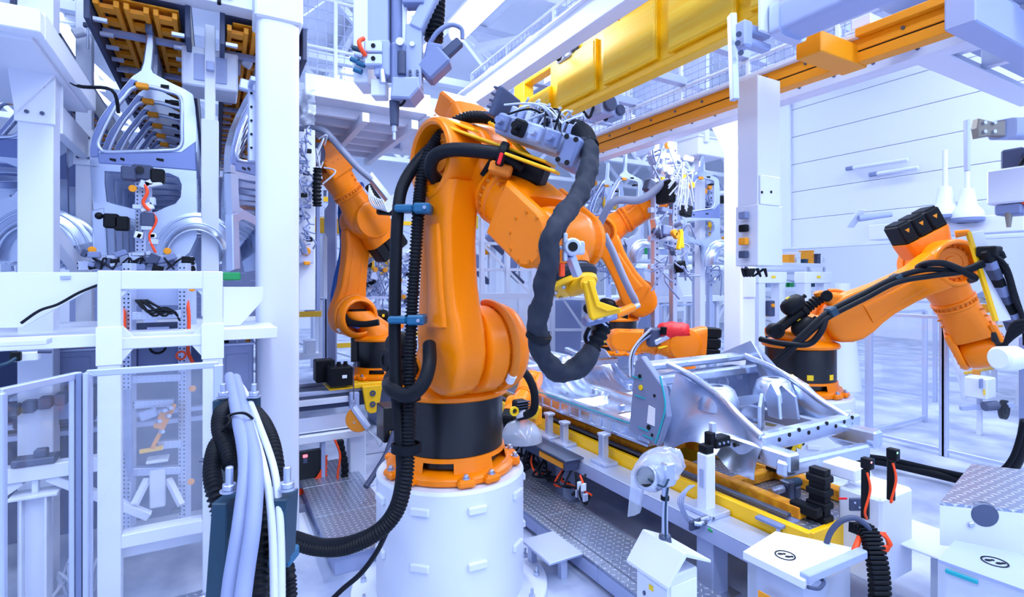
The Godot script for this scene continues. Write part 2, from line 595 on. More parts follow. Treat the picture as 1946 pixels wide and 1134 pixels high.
func wrist_shape(cx: float, l: float) -> MB:
	var b := mb()
	var Y := Vector3.UP
	var Z := Vector3.BACK
	b.lathe(vv([0, .002, .15, .002, .15, .022, .162, .026, .162, .045, .15, .055, 0, .06]), Transform3D(YX, Vector3(cx, 0, 0)), 40)
	var e := l - .17
	b.sloft([[Vector3(cx + .03, 0, 0), Y * .15, Z * .15, 2.0], [Vector3(lerpf(cx, e, .35), 0, 0), Y * .15, Z * .158, 2.4], [Vector3(lerpf(cx, e, .7), 0, 0), Y * .146, Z * .162, 3.2], [Vector3(e, 0, 0), Y * .14, Z * .162, 4.0], [Vector3(e + .025, 0, 0), Y * .12, Z * .15, 4.0]], 36)
	for s in [-1.0, 1.0]:
		var p := []
		p.append(Vector2(e - .08, -.13))
		for i in 13:
			var a := -PI / 2 + PI * i / 12
			p.append(Vector2(l + cos(a) * .125, sin(a) * .125))
		p.append(Vector2(e - .08, .13))
		b.prism(p, .055, Transform3D(Basis(), Vector3(0, 0, s * .152)), .016)
	return b
func ball_shape() -> MB:
	var b := mb()
	b.lathe(vv([0, -.122, .11, -.122, .124, -.108, .135, -.06, .138, 0, .135, .06, .124, .108, .11, .122, 0, .122]), Transform3D(YZ, Vector3.ZERO), 36)
	b.lathe(vv([0, .05, .105, .05, .1, .13, .095, .145, 0, .145]), Transform3D(YX, Vector3.ZERO), 32)
	return b
func balancer_shape(l: float) -> MB:
	var b := mb()
	b.cyl(Vector3.ZERO, Vector3(0, l, 0), .032, .032, 16, .006)
	b.cyl(Vector3(0, l * .42, 0), Vector3(0, l - .03, 0), .045, .045, 16)
	b.cyl(Vector3(0, l * .36, 0), Vector3(0, l * .46, 0), .055, .055, 20, .01)
	b.tube([Vector3(0, .02, 0), Vector3(0, l * .36, 0)], .042, 14, .026, .02)
	return b
func acc_shape() -> MB:
	var b := mb().lathe(vv([0, -.1, .03, -.097, .055, -.08, .068, -.05, .071, 0, .068, .05, .055, .08, .03, .097, 0, .1]), Transform3D(), 20)
	return b.cyl(Vector3(0, .09, 0), Vector3(0, .13, 0), .018, .018, 10)
func motor_shape() -> MB:
	var b := mb().box(Vector3(-.09, 0, 0), Vector3(.18, .125, .2), .012)
	b.box(Vector3(-.185, 0, 0), Vector3(.02, .1, .17), .006)
	b.box(Vector3(-.03, 0, .103), Vector3(.02, .1, .01), .002)
	return b
func sticker(p: Node, m: Mesh, t: Transform3D) -> void:
	inst(p, "sticker", m, "sticker_yellow", t, "yellow warning sticker")
# builds a robot and returns the frames of its links in the hall
func robot(called: String, label: String, at: Vector3, alpha: float, q: Dictionary, grp := "") -> Dictionary:
	var s: float = q.get("s", 1.0)
	var l2: float = q.get("l2", .92)
	var l3: float = q.get("l3", .8)
	var t := thing(called, label, "robot", at, grp, deg_to_rad(-29.4 - alpha))
	var root := t.transform
	t.scale = Vector3.ONE * s
	root = t.transform
	var fine: bool = q.get("fine", true)
	if q.get("base", true):
		var ft := Transform3D(Basis(Vector3.UP, deg_to_rad(q.get("foot", 0.0))), Vector3.ZERO)
		var fo := inst(t, "foot", rmesh("foot", foot_shape), "orange_paint", ft)
		var cov := inst(t, "base_cover", rmesh("cover", func() -> MB: return mb().lathe(vv([0, .06, .262, .06, .262, .1, .278, .104, .28, .12, .28, .38, .276, .394, .25, .4, 0, .4]), Transform3D(), 56)), "black_gloss")
		if fine:
			var bolts := inst(fo, "bolts", rmesh("footbolts", func() -> MB:
				var b := mb()
				for i in 5:
					var e := TAU * i / 5.0 + TAU / 5 * .29
					for k in [-1, 1]:
						var a: float = e + k * .2
						var c := Vector3(cos(a) * .347, .04, sin(a) * .347)
						b.cyl(c, c + Vector3(0, .006, 0), .02, .02, 16)
						b.cyl(c + Vector3(0, .006, 0), c + Vector3(0, .022, 0), .013, .013, 6, .003)
				return b), "steel")
			bolts.set_meta("kind", "stuff")
			var sq := rmesh("stickerplate", func() -> MB: return mb().box(Vector3.ZERO, Vector3(.004, .045, .05), .001))
			for a in q.get("stick", []):
				var r := deg_to_rad(a)
				sticker(cov, sq, Transform3D(Basis(Vector3.UP, -r), Vector3(cos(r) * .281, .165, sin(r) * .281)))
	var col := inst(t, "rotating_column", rmesh("column", column_shape), "orange_paint")
	var a2 := Vector3(.3, .66, 0)
	inst(t, "shoulder", rmesh("barrel", barrel_shape), "orange_paint", Transform3D(Basis(), a2))
	inst(t, "shoulder_motor", rmesh("shmotor", func() -> MB:
		var b := mb().box(Vector3(-.02, .03, -.03), Vector3(.17, .1, .1), .012)
		b.cyl(Vector3(.05, -.03, .02), Vector3(.05, -.03, -.1), .05, .05, 20, .006)
		return b.box(Vector3(-.03, -.08, -.05), Vector3(.06, .06, .06), .008)), "black_plastic", Transform3D(Basis(), a2))
	if fine:
		var gd := inst(t, "stop_guard", rmesh("guard", func() -> MB:
			var p := []
			for i in 12:
				var a: float = lerpf(-.5, 1.75, i / 11.0)
				p.append(Vector3(cos(a) * .225, sin(a) * .225, -.03))
			var b := mb().tube(p, .02, 8, 0.0, .03)
			return bolt_ring(b, .203, 26, Transform3D(YB, Vector3(0, 0, -.012)), .009, .016)), "orange_dull", Transform3D(Basis(), a2))
		inst(gd, "white_tip", rmesh("gtip", func() -> MB: return mb().cyl(Vector3(.197, -.108, -.03), Vector3(.17, -.15, -.03), .024, .022, 12, .005)), "white_paint", Transform3D(), "white end cap")
	# link arm
	var th := deg_to_rad(q.t2)
	var f2 := Transform3D(Basis(Vector3.BACK, -th), a2)
	var la := inst(t, "link_arm", rmesh("link%.2f" % l2, link_shape.bind(l2)), "orange_paint", f2)
	var a3: Vector3 = f2 * Vector3(0, l2, 0)
	if fine:
		inst(la, "elbow_disc", rmesh("ed%.2f" % l2, func() -> MB:
			var b := mb().lathe(vv([0, .2, .13, .2, .135, .206, .128, .216, .09, .216, .086, .21, .06, .21, .055, .222, .03, .222, 0, .218]), Transform3D(YZ, Vector3(0, l2, 0)), 32)
			return bolt_ring(b, .145, 20, Transform3D(YZ, Vector3(0, l2, .2)), .008, .012)), "orange_dull")
		inst(la, "pivot_cap", rmesh("pc", func() -> MB:
			var b := mb().cyl(Vector3(-.262, -.088, .246), Vector3(-.262, -.088, .262), .048, .048, 24, .004)
			return bolt_ring(b, .032, 8, Transform3D(YZ, Vector3(-.262, -.088, .262)), .006, .006)), "black_plastic", Transform3D(), "round dark pivot cap")
	# balancer between the lug of the link arm and the tail of the column
	var lug: Vector3 = f2 * Vector3(-.262, -.088, .2)
	var tail := Vector3(-.3, .55, .2)
	var bl := lug.distance_to(tail)
	var bb := mb().frame_of(lug, tail)
	var bal := inst(t, "balancer", rmesh("bal%.3f" % bl, balancer_shape.bind(bl)), "black_plastic", Transform3D(bb, lug))
	inst(bal, "end_cap", rmesh("balcap", func() -> MB: return mb().lathe(vv([0, -.05, .058, -.05, .064, -.04, .064, .04, .058, .05, .03, .05, .03, .045, 0, .045]), Transform3D(YZ), 24)), "black_plastic", Transform3D(bb.inverse(), Vector3(0, bl, 0)))
	if fine:
		var u := (tail - lug).normalized()
		var w := Vector3(u.y, -u.x, 0)
		if w.y < 0.0: w = -w
		for k in [[w * .1 + u * (bl * .52), 1.0], [-w * .1 + u * (bl * .6), 1.0]]:
			var ac := inst(t, "accumulator", rmesh("acc", acc_shape), "black_plastic", Transform3D(bb * Basis(Vector3.BACK, PI), lug + k[0] + Vector3(0, 0, .03)))
			sticker(ac, rmesh("stk", func() -> MB: return mb().box(Vector3.ZERO, Vector3(.03, .03, .01), .001)), Transform3D(Basis(), Vector3(.0, 0, .069)))
	# housing, forearm, wrist
	var f3 := Transform3D(Basis(Vector3.BACK, deg_to_rad(q.phi)), a3)
	var cx := l3 * .43
	inst(t, "elbow_housing", rmesh("housing", housing_shape), "orange_paint", f3)
	for k in 3:
		var mo := inst(t, "wrist_motor", rmesh("motor", motor_shape), q.get("motor", "black_plastic"), f3 * Transform3D(Basis(), Vector3(-.265, .03 + (k - 1) * .13, -.02)))
		if not q.has("motor"): inst(mo, "warning_triangle", rmesh("tri", func() -> MB: return mb().prism([Vector2(-.02, -.017), Vector2(.02, -.017), Vector2(0, .018)], .004, Transform3D(Basis(Vector3.BACK, -PI / 2), Vector3(-.11, 0, .101)))), "amber_paint", Transform3D(), "small amber warning triangle")
	var fa := inst(t, "forearm", rmesh("fore%.2f" % l3, forearm_shape.bind(cx)), "orange_paint", f3)
	if fine:
		inst(fa, "collar_bolts", rmesh("cb%.2f" % l3, func() -> MB:
			var b := bolt_ring(mb(), .154, 26, Transform3D(YX, Vector3(cx - .004, 0, 0)), .009, .028)
			return b.lathe(vv([.14, 0, .15, 0, .15, .004, .14, .004]), Transform3D(YX, Vector3(cx, 0, 0)), 30)), "orange_dull").set_meta("kind", "stuff")
	var f4 := f3 * Transform3D(Basis(Vector3.RIGHT, deg_to_rad(q.get("a4", 0.0))), Vector3.ZERO)
	var wr := inst(t, "wrist_body", rmesh("wrist%.2f" % l3, wrist_shape.bind(cx, l3)), "orange_paint", f4)
	if fine:
		inst(wr, "wrist_screws", rmesh("ws%.2f" % l3, func() -> MB:
			var b := mb()
			for sz in [-1.0, 1.0]:
				bolt_ring(b, .1, 9, Transform3D(YZ if sz > 0 else YB, Vector3(l3, 0, sz * .178)), .008, .007)
				for i in 5:
					var x: float = lerpf(cx + .1, l3 - .14, i / 4.0)
					b.cyl(Vector3(x, .085, sz * .12), Vector3(x, .085, sz * .164), .009, .009, 6)
			return b), "orange_dull").set_meta("kind", "stuff")
	var f5 := f4 * Transform3D(Basis(Vector3.BACK, deg_to_rad(q.psi)), Vector3(l3, 0, 0))
	inst(t, "wrist_ball", rmesh("ball", ball_shape), "orange_paint", f5)
	inst(t, "flange", rmesh("flange", func() -> MB: return bolt_ring(mb().lathe(vv([0, .14, .085, .14, .09, .144, .09, .155, .085, .16, 0, .16]), Transform3D(YX), 32), .07, 8, Transform3D(YX, Vector3(.16, 0, 0)), .007, .006)), "dark_steel", f5)
	return {"node": t, "root": root, "f2": root * f2, "f3": root * f3, "f4": root * f4, "f5": root * f5, "l2": l2, "l3": l3, "cx": cx}
var big := {}
var arm_r := {}
var arm_l := {}
var arm_k := {}
# a list of [px, py, depth] as points of the hall
func pp(a: Array) -> Array:
	var o := []
	for i in a.size() / 3:
		o.append(W(a[i * 3], a[i * 3 + 1], a[i * 3 + 2]))
	return o
func hose(called: String, label: String, a: Array, r: float, m: String, rib := 0.0, grp := "", seg := 10) -> MeshInstance3D:
	return solo(called, label, "cable" if called.contains("cable") else "hose", mb().tube(pp(a), r, seg, rib), m, grp)
# cloth sleeve: gathered and lumpy along its length
func sleeve(pts: Array, r: float) -> MB:
	var b := mb()
	var path := b.smooth(pts, .012)
	var nz := FastNoiseLite.new()
	nz.seed = 4
	nz.frequency = 15.0
	var rings := []
	var x := (path[1] - path[0]).cross(Vector3.UP).normalized()
	for i in path.size():
		var t := (path[mini(i + 1, path.size() - 1)] - path[maxi(i - 1, 0)]).normalized()
		x = (x - t * x.dot(t)).normalized()
		var y := t.cross(x)
		var ring := PackedVector3Array()
		for j in 20:
			var a := TAU * j / 20
			var d := x * cos(a) + y * sin(a)
			var q := path[i] + d * r
			ring.append(path[i] + d * r * (1.0 + .34 * nz.get_noise_3dv(q) + .1 * sin(i * .62 + 2.2 * cos(a + i * .05))))
		rings.append(ring)
	return b.loft(rings)
func clamp_pair(px: float, py: float, z: float, label: String) -> void:
	var c := W(px, py, z)
	var t := thing("hose_clamp", label, "clamp", c)
	var bs := Basis(right_dir, Vector3.UP, -fwd_dir)
	part(t, "saddle", mb().box(c - right_dir * .04, Vector3(.085, .034, .085), .008, bs), "clamp_blue")
	part(t, "saddle", mb().box(c + right_dir * .045, Vector3(.08, .046, .1), .008, bs), "clamp_blue")
	part(t, "bolt", mb().cyl(c + right_dir * .06 - fwd_dir * .05, c + right_dir * .06 - fwd_dir * .062, .009, .009, 6), "steel")
func text_mesh(s: String, h: float) -> Mesh:
	var tm := TextMesh.new()
	tm.text = s
	var f := SystemFont.new()
	f.font_names = ["Droid Sans"]
	tm.font = f
	tm.font_size = 32
	tm.pixel_size = h / 24.0
	tm.depth = .002
	return tm
func dress_big() -> void:
	hose("hose", "smooth black hose running straight down the left side of the link arm", [842, 262, 2.62, 800, 300, 2.55, 766, 352, 2.5, 756, 410, 2.46, 752, 500, 2.45, 750, 607, 2.44, 751, 700, 2.42, 757, 780, 2.38, 763, 850, 2.34, 764, 905, 2.32, 752, 962, 2.32, 722, 1003, 2.33, 672, 1028, 2.36, 615, 1035, 2.42, 560, 1020, 2.5], .029, "hose_black", 0, "", 14)
	hose("hose", "corrugated black hose arching over the elbow and down the link arm", [1000, 262, 2.42, 965, 238, 2.47, 925, 224, 2.52, 885, 224, 2.56, 852, 243, 2.58, 824, 275, 2.55, 806, 318, 2.52, 798, 365, 2.5, 794, 420, 2.46, 788, 510, 2.44, 782, 607, 2.42, 779, 700, 2.4, 778, 780, 2.35, 776, 850, 2.32, 772, 910, 2.3, 755, 972, 2.3, 715, 1015, 2.31, 655, 1042, 2.36, 600, 1043, 2.42, 556, 1030, 2.48], .027, "hose_black", .016, "", 12)
	hose("hose", "short thick black hose curving out of the hollow elbow of the foreground robot", [833, 345, 2.5, 818, 325, 2.42, 825, 298, 2.36, 855, 285, 2.32, 900, 286, 2.28, 950, 292, 2.25], .031, "hose_black", 0, "", 14)
	hose("hose", "black hose hooking out from under the link arm of the foreground robot", [816, 655, 2.42, 816, 690, 2.32, 806, 725, 2.28, 785, 748, 2.27, 764, 750, 2.29, 742, 738, 2.35, 738, 728, 2.45], .031, "hose_black", 0, "", 14)
	hose("cable", "pair of thin black cables looping to the floor beside the white pedestal", [735, 1010, 2.36, 715, 1050, 2.4, 685, 1090, 2.45, 650, 1120, 2.5, 620, 1150, 2.5], .012, "hose_black")
	clamp_pair(786, 397, 2.44, "blue hose clamp high on the link arm of the foreground robot")
	clamp_pair(774, 607, 2.42, "blue hose clamp low on the link arm of the foreground robot")
	for k in [[771, 752, "upper"], [772, 850, "lower"]]:
		var c := W(k[0], k[1], 2.34)
		solo("hose_tie", "black band holding the two hoses together, %s of the two beside the black base cover" % k[2], "band", mb().lathe(vv([.05, -.02, .058, -.018, .058, .018, .05, .02]), Transform3D(Basis(right_dir * 1.15, Vector3.UP, -fwd_dir), c), 24), "rubber")
	# clamp block where the short hose meets the forearm
	var cb := W(955, 294, 2.24)
	var bs := Basis(right_dir, Vector3.UP, -fwd_dir) * Basis(Vector3.BACK, -.3)
	var t := thing("hose_bracket", "black hose bracket with red catches on the foreground forearm", "bracket", cb)
	part(t, "body", mb().lathe(vv([.03, -.018, .05, -.018, .056, -.012, .056, .012, .05, .018, .03, .018]), Transform3D(bs * YX, cb), 20), "black_plastic")
	part(t, "catch", mb().box(cb + bs * Vector3(.0, -.03, .053), Vector3(.016, .05, .012), .003, bs), "red", "red catch")
	part(t, "foot", mb().box(cb + bs * Vector3(.01, -.06, -.02), Vector3(.1, .05, .07), .008, bs), "orange_dull")
	part(t, "fitting", mb().cyl(cb + bs * Vector3(.0, 0, 0), cb + bs * Vector3(.1, -.03, 0), .022, .02, 12).cyl(cb + bs * Vector3(.0, .02, 0), cb + bs * Vector3(.09, -.005, .02), .012, .012, 8), "black_plastic")
	valve_pack()
	gripper()
func valve_pack() -> void:
	# carried above the forearm: a slanted tray with valves, hoses and plugs
	var c := W(1020, 262, 2.3)
	var bs := Basis(right_dir, Vector3.UP, -fwd_dir) * Basis(Vector3.UP, -.42) * Basis(Vector3.BACK, -.40)
	var P := func(x: float, y: float, z: float) -> Vector3: return c + bs * (Vector3(x, y, z) * 1.18)
	var t := thing("valve_pack", "grey valve pack with tangled hoses on a yellow tray above the foreground forearm", "valve pack", c)
	part(t, "tray", mb().box(P.call(-.12, -.075, .02), Vector3(.52, .012, .12), .003, bs).box(P.call(.07, -.1, .11), Vector3(.24, .012, .07), .003, bs).box(P.call(-.3, -.05, .02), Vector3(.14, .012, .05), .003, bs), "yellow_paint", "yellow tray")
	part(t, "end_plate", mb().box(P.call(-.17, .07, .0), Vector3(.03, .13, .2), .006, bs), "grey_dark")
	for i in 5:
		part(t, "fin", mb().box(P.call(-.19, .07 + i * .024 - .05, 0), Vector3(.025, .01, .19), .002, bs), "grey_dark")
	part(t, "manifold", mb().box(P.call(0.0, 0.0, .0), Vector3(.32, .09, .2), .01, bs), "grey_paint")
	for i in 8:
		part(t, "valve", mb().box(P.call(-.12 + i * .034, .062, -.03), Vector3(.028, .045, .13), .005, bs).box(P.call(-.12 + i * .034, .09, -.06), Vector3(.022, .02, .05), .004, bs), ["alu", "grey_paint", "white_paint"][i % 3])
	for i in 4:
		part(t, "plug", mb().box(P.call(-.09 + i * .068, .0, .115), Vector3(.055, .07, .04), .008, bs).cyl(P.call(-.09 + i * .068, .0, .13), P.call(-.09 + i * .068, .0, .16), .016, .016, 10), ["grey_mid", "black_plastic", "grey_paint", "grey_mid"][i])
	part(t, "connector_block", mb().box(P.call(.18, -.02, .03), Vector3(.07, .13, .2), .012, bs), "grey_mid")
	for i in 4:
		part(t, "screw", mb().cyl(P.call(.2, -.06 + (i % 2) * .08, .132), P.call(.2, -.06 + (i % 2) * .08, .136), .011, .011, 8), "dark_hole") if i < 2 else part(t, "screw", mb().cyl(P.call(.165, -.06 + (i % 2) * .08, .132), P.call(.165, -.06 + (i % 2) * .08, .136), .011, .011, 8), "dark_hole")
	var b := mb()
	var d := mb()
	for i in 26:
		var a := Vector3(rng.randf_range(-.16, .16), .09, rng.randf_range(-.09, .05))
		var e := Vector3(rng.randf_range(-.16, .18), rng.randf_range(.0, .09), rng.randf_range(-.02, .13))
		var m := (a + e) * .5 + Vector3(rng.randf_range(-.05, .05), rng.randf_range(.03, .08), rng.randf_range(.0, .05))
		(b if i % 3 else d).tube([c + bs * a, c + bs * m, c + bs * e], .0045, 6, 0, .025)
	part(t, "air_hoses", b, "cable_white", "", "stuff")
	part(t, "black_hoses", d, "hose_black", "", "stuff")
	for i in 6:
		var a := -.13 + i * .045
		part(t, "pipe", mb().tube([P.call(a, .1, -.06), P.call(a + .03, .125, -.02), P.call(a + .06, .12, .04)], .006, 6, 0, .02), "cable_white")
	part(t, "stand", mb().cyl(P.call(-.12, -.08, .02), P.call(-.15, -.2, .02), .014, .014, 10).cyl(P.call(.06, -.08, .02), P.call(.02, -.22, .02), .014, .014, 10), "black_plastic")
	var k := W(1000, 322, 2.32)
	solo("junction_box", "flat black box under the yellow tray beside the foreground forearm", "box", mb().box(k, Vector3(.2, .1, .09), .012, bs), "black_plastic")
	hose("hose", "yellow cable curving under the corrugated hose on the foreground elbow", [930, 232, 2.5, 955, 250, 2.46, 985, 278, 2.4, 1010, 300, 2.34], .011, "yellow_paint")
	var s := thing("hose_sleeve", "thick black cloth hose sleeve hanging in a long loop past the yellow tool", "hose", W(1075, 715, 1.95))
	part(s, "cloth", sleeve(pp([1098, 246, 2.24, 1116, 270, 2.17, 1119, 310, 2.1, 1105, 360, 2.02, 1078, 400, 1.93, 1052, 440, 1.86, 1044, 480, 1.85, 1036, 540, 1.86, 1024, 600, 1.88, 1022, 650, 1.9, 1042, 692, 1.93, 1077, 708, 1.96, 1108, 690, 1.98, 1126, 662, 2.0]), .037), "sleeve_fabric")
	part(s, "cuff", mb().tube(pp([1090, 246, 2.26, 1108, 256, 2.21, 1118, 280, 2.16]), .045, 18), "rubber")
	part(s, "corrugated_end", mb().tube(pp([1122, 668, 2.0, 1136, 643, 2.01, 1149, 616, 2.03]), .029, 14, .022), "rubber")
	part(s, "band", mb().tube(pp([1025, 634, 1.89, 1022, 643, 1.895]), .047, 16), "hose_black")
func gripper() -> void:
	var f: Transform3D = big.f5
	var o := f * Vector3(.2, 0, 0)
	var t := thing("robot_tool", "yellow angled tool with a bolted round plate on the foreground robot's wrist", "robot tool", o)
	part(t, "pad", mb().lathe(vv([0, .16, .1, .16, .112, .168, .115, .182, .106, .2, 0, .2]), f * Transform3D(YX), 36), "sleeve_fabric", "dark blue round pad")
	part(t, "disc", mb().lathe(vv([0, .2, .1, .2, .104, .204, .104, .222, .1, .226, 0, .226]), f * Transform3D(YX), 40), "yellow_paint")
	for i in 10:
		var a := TAU * i / 10
		var p := Vector3(.226, cos(a) * .085, sin(a) * .085)
		part(t, "bolt", mb().cyl(f * p, f * (p + Vector3(.012, 0, 0)), .009, .009, 6, .002), "steel")
	var c := f * Vector3(.226, 0, 0)
	# neck and foot: one bent plate seen nearly edge on, hanging from the disc
	var oq := W(1118, 570, 1.92)
	var bq := Basis(right_dir, Vector3.UP, -fwd_dir)
	var pl := []
	for q in [[1096, 536], [1114, 532], [1126, 572], [1140, 580], [1167, 586], [1168, 593], [1140, 600], [1114, 608], [1109, 602]]:
		pl.append(Vector2((q[0] - 1118) * .00192 + .02, (570 - q[1]) * .00192))
	part(t, "bracket", mb().prism(pl, .055, Transform3D(bq, oq), .006), "yellow_paint")
	part(t, "bracket_rib", mb().prism([pl[1], pl[2], pl[4], pl[3] + Vector2(.0, -.02), pl[2] + Vector2(-.012, -.02), pl[1] + Vector2(-.02, 0)], .016, Transform3D(bq, oq + bq.z * .034), .003), "yellow_paint")
	part(t, "stem", mb().cyl(c, oq + Vector3(0, .06, 0), .034, .03, 16), "yellow_paint")
	# holder that clips the sleeve to the wrist
	var h := W(1073, 470, 1.88)
	var bs := Basis(right_dir, Vector3.UP, -fwd_dir)
	var k := thing("hose_holder", "grey metal holder clipping the black sleeve to the foreground wrist", "holder", h)
	part(k, "yoke", mb().box(h - right_dir * .06, Vector3(.014, .12, .05), .004, bs).box(h + right_dir * .0, Vector3(.016, .1, .06), .004, bs), "alu")
	part(k, "pin", mb().cyl(h - right_dir * .09, h + right_dir * .02, .008, .008, 8), "steel")
	part(k, "hub", mb().cyl(h + right_dir * .025 - fwd_dir * .04, h + right_dir * .025 + fwd_dir * .06, .032, .032, 20, .006), "alu")
	part(k, "bore", mb().cyl(h + right_dir * .025 - fwd_dir * .044, h + right_dir * .025 - fwd_dir * .038, .017, .017, 16), "dark_hole")
	part(k, "arm", mb().box(h + right_dir * .05 + fwd_dir * .03, Vector3(.05, .05, .03), .006, bs).beam(h + right_dir * .02 - Vector3(0, .03, 0), h + right_dir * .05 - Vector3(0, .1, 0) + fwd_dir * .03, .03, .03), "alu")
	part(k, "tab", mb().box(h - right_dir * .01 - Vector3(0, .08, 0), Vector3(.02, .05, .03), .004, bs), "signal_orange", "orange tab")
	# welding head carried on the foot of the tool
	var g := W(1140, 608, 1.99)
	var w := thing("glue_applicator", "grey applicator head with an orange cylinder under the yellow tool", "applicator", g)
	part(w, "block", mb().beam(W(1110, 612, 1.98), W(1168, 597, 2.02), .05, .035, .006), "grey_mid")
	for i in 3:
		part(w, "cap", mb().beam(W(1115 + i * 17, 606 - i * 4.4, 1.955), W(1127 + i * 17, 603 - i * 4.4, 1.96), .03, .028, .004), "alu")
	part(w, "cylinder", mb().cyl(W(1168, 598, 2.02), W(1205, 583, 2.06), .019, .017, 14, .004), "orange_paint", "orange cylinder")
	part(w, "fitting", mb().cyl(W(1203, 584, 2.06), W(1214, 579, 2.07), .011, .011, 10).cyl(W(1148, 612, 2.02), W(1150, 622, 2.02), .02, .017, 10), "steel")
	part(w, "lower_tube", mb().tube(pp([1120, 622, 2.0, 1112, 640, 2.02, 1118, 655, 2.05, 1130, 660, 2.05]), .008, 6), "hose_black")
func dress_right() -> void:
	hose("cable", "upper black cable along the side of the right-hand robot's link arm", [1448, 712, 4.2, 1490, 670, 4.15, 1540, 622, 4.12, 1578, 590, 4.12, 1640, 558, 4.12, 1700, 528, 4.1, 1760, 512, 4.08, 1820, 514, 4.02, 1860, 502, 3.95, 1895, 478, 3.9, 1906, 490, 3.9], .022, "hose_black", 0, "", 12)
	hose("cable", "lower black cable along the side of the right-hand robot's link arm", [1446, 716, 4.17, 1500, 668, 4.13, 1552, 620, 4.1, 1582, 598, 4.1, 1645, 566, 4.1, 1705, 536, 4.08, 1770, 524, 4.05, 1830, 516, 4.0, 1870, 502, 3.94, 1898, 490, 3.9, 1906, 520, 3.9], .022, "hose_black", 0, "", 12)
	hose("cable", "black cable looping round the shoulder of the right-hand robot", [1445, 644, 4.3, 1470, 650, 4.2, 1510, 655, 4.12, 1540, 652, 4.1, 1560, 630, 4.08, 1568, 608, 4.1], .024, "hose_black", 0, "", 12)
	hose("hose", "black hose coming out of the elbow hollow of the right-hand robot", [1745, 508, 4.15, 1760, 501, 4.06, 1790, 500, 4.02, 1815, 508, 4.0, 1840, 520, 3.98, 1852, 528, 3.98, 1845, 532, 4.05], .026, "hose_black", 0, "", 12)
	for k in [[1580, 592, "near the shoulder"], [1704, 530, "near the elbow"]]:
		var c := W(k[0], k[1], 4.12)
		solo("hose_clamp", "small dark blue hose clamp %s of the right-hand robot" % k[2], "clamp", mb().box(c, Vector3(.07, .075, .09), .012, Basis(right_dir, Vector3.UP, -fwd_dir) * Basis(Vector3.BACK, .5)), "teal_plastic")
	# valve rail beyond the elbow: a yellow edged plate hung with valves
	var a := W(1842, 440, 4.0)
	var e := W(1895, 610, 3.9)
	var t := thing("valve_rail", "yellow edged plate crowded with valves and cables right of the three black motors", "valve rail", e)
	part(t, "plate", mb().beam(a + right_dir * .05, e + right_dir * .05, .1, .02, .004, fwd_dir), "white_paint")
	part(t, "edge", mb().beam(a - right_dir * .01, e - right_dir * .01, .028, .03, .003, fwd_dir), "yellow_paint", "yellow edge")
	part(t, "mount", mb().cyl(W(1815, 445, 4.05), W(1842, 441, 4.0), .03, .022, 12), "orange_paint")
	for i in 9:
		var f := i / 8.0
		var c := W(1872 + 55 * f, 488 + 130 * f, 3.93)
		part(t, "valve", mb().box(c, Vector3(.1 - .02 * (i % 2), .055, .12), .01, Basis(right_dir, Vector3.UP, -fwd_dir) * Basis(Vector3.BACK, -1.2)), ["black_plastic", "grey_mid", "grey_dark"][i % 3])
		part(t, "fitting", mb().cyl(c + right_dir * .05, c + right_dir * .11 + Vector3(0, .02, 0), .014, .012, 8), ["alu", "signal_orange", "steel"][i % 3])
	part(t, "cap_box", mb().box(W(1880, 478, 3.93), Vector3(.13, .08, .12), .01), "black_plastic")
	for i in 5:
		hose("cable", "black cable tangled beside the valve plate, %s of five from the left" % ["first", "second", "third", "fourth", "fifth"][i], [1880 + i * 8, 478 + i * 6, 3.9, 1912 + i * 3, 505 + i * 14, 3.85, 1930 + i * 4, 560 + i * 12, 3.85, 1948, 620 + i * 9, 3.85], .014, "hose_black", 0, "tangled cables by the valve plate")
	for i in 4:
		hose("cable", "black cable coiled low at the right edge, %s of four from the bottom" % ["second", "third", "fourth", "first"][i], [1888, 645 - i * 4, 3.9, 1905, 655 + i * 3, 3.8, 1925, 640 - i * 8, 3.75, 1950, 622 - i * 4, 3.7], .016, "hose_black", 0, "coiled cables at the right wrist")
	hose("cable", "thick bundle of black cables lying across the floor to the lift table", [1612, 868, 4.7, 1680, 878, 4.55, 1760, 896, 4.35, 1850, 915, 4.1, 1905, 908, 3.95, 1935, 870, 3.8, 1950, 800, 3.7], .035, "hose_black", 0, "", 10)
	hose("cable", "thin black cable on top of the floor bundle", [1612, 862, 4.68, 1690, 872, 4.5, 1780, 892, 4.3, 1850, 905, 4.05, 1895, 898, 3.9, 1925, 868, 3.78, 1946, 800, 3.66], .018, "rubber")
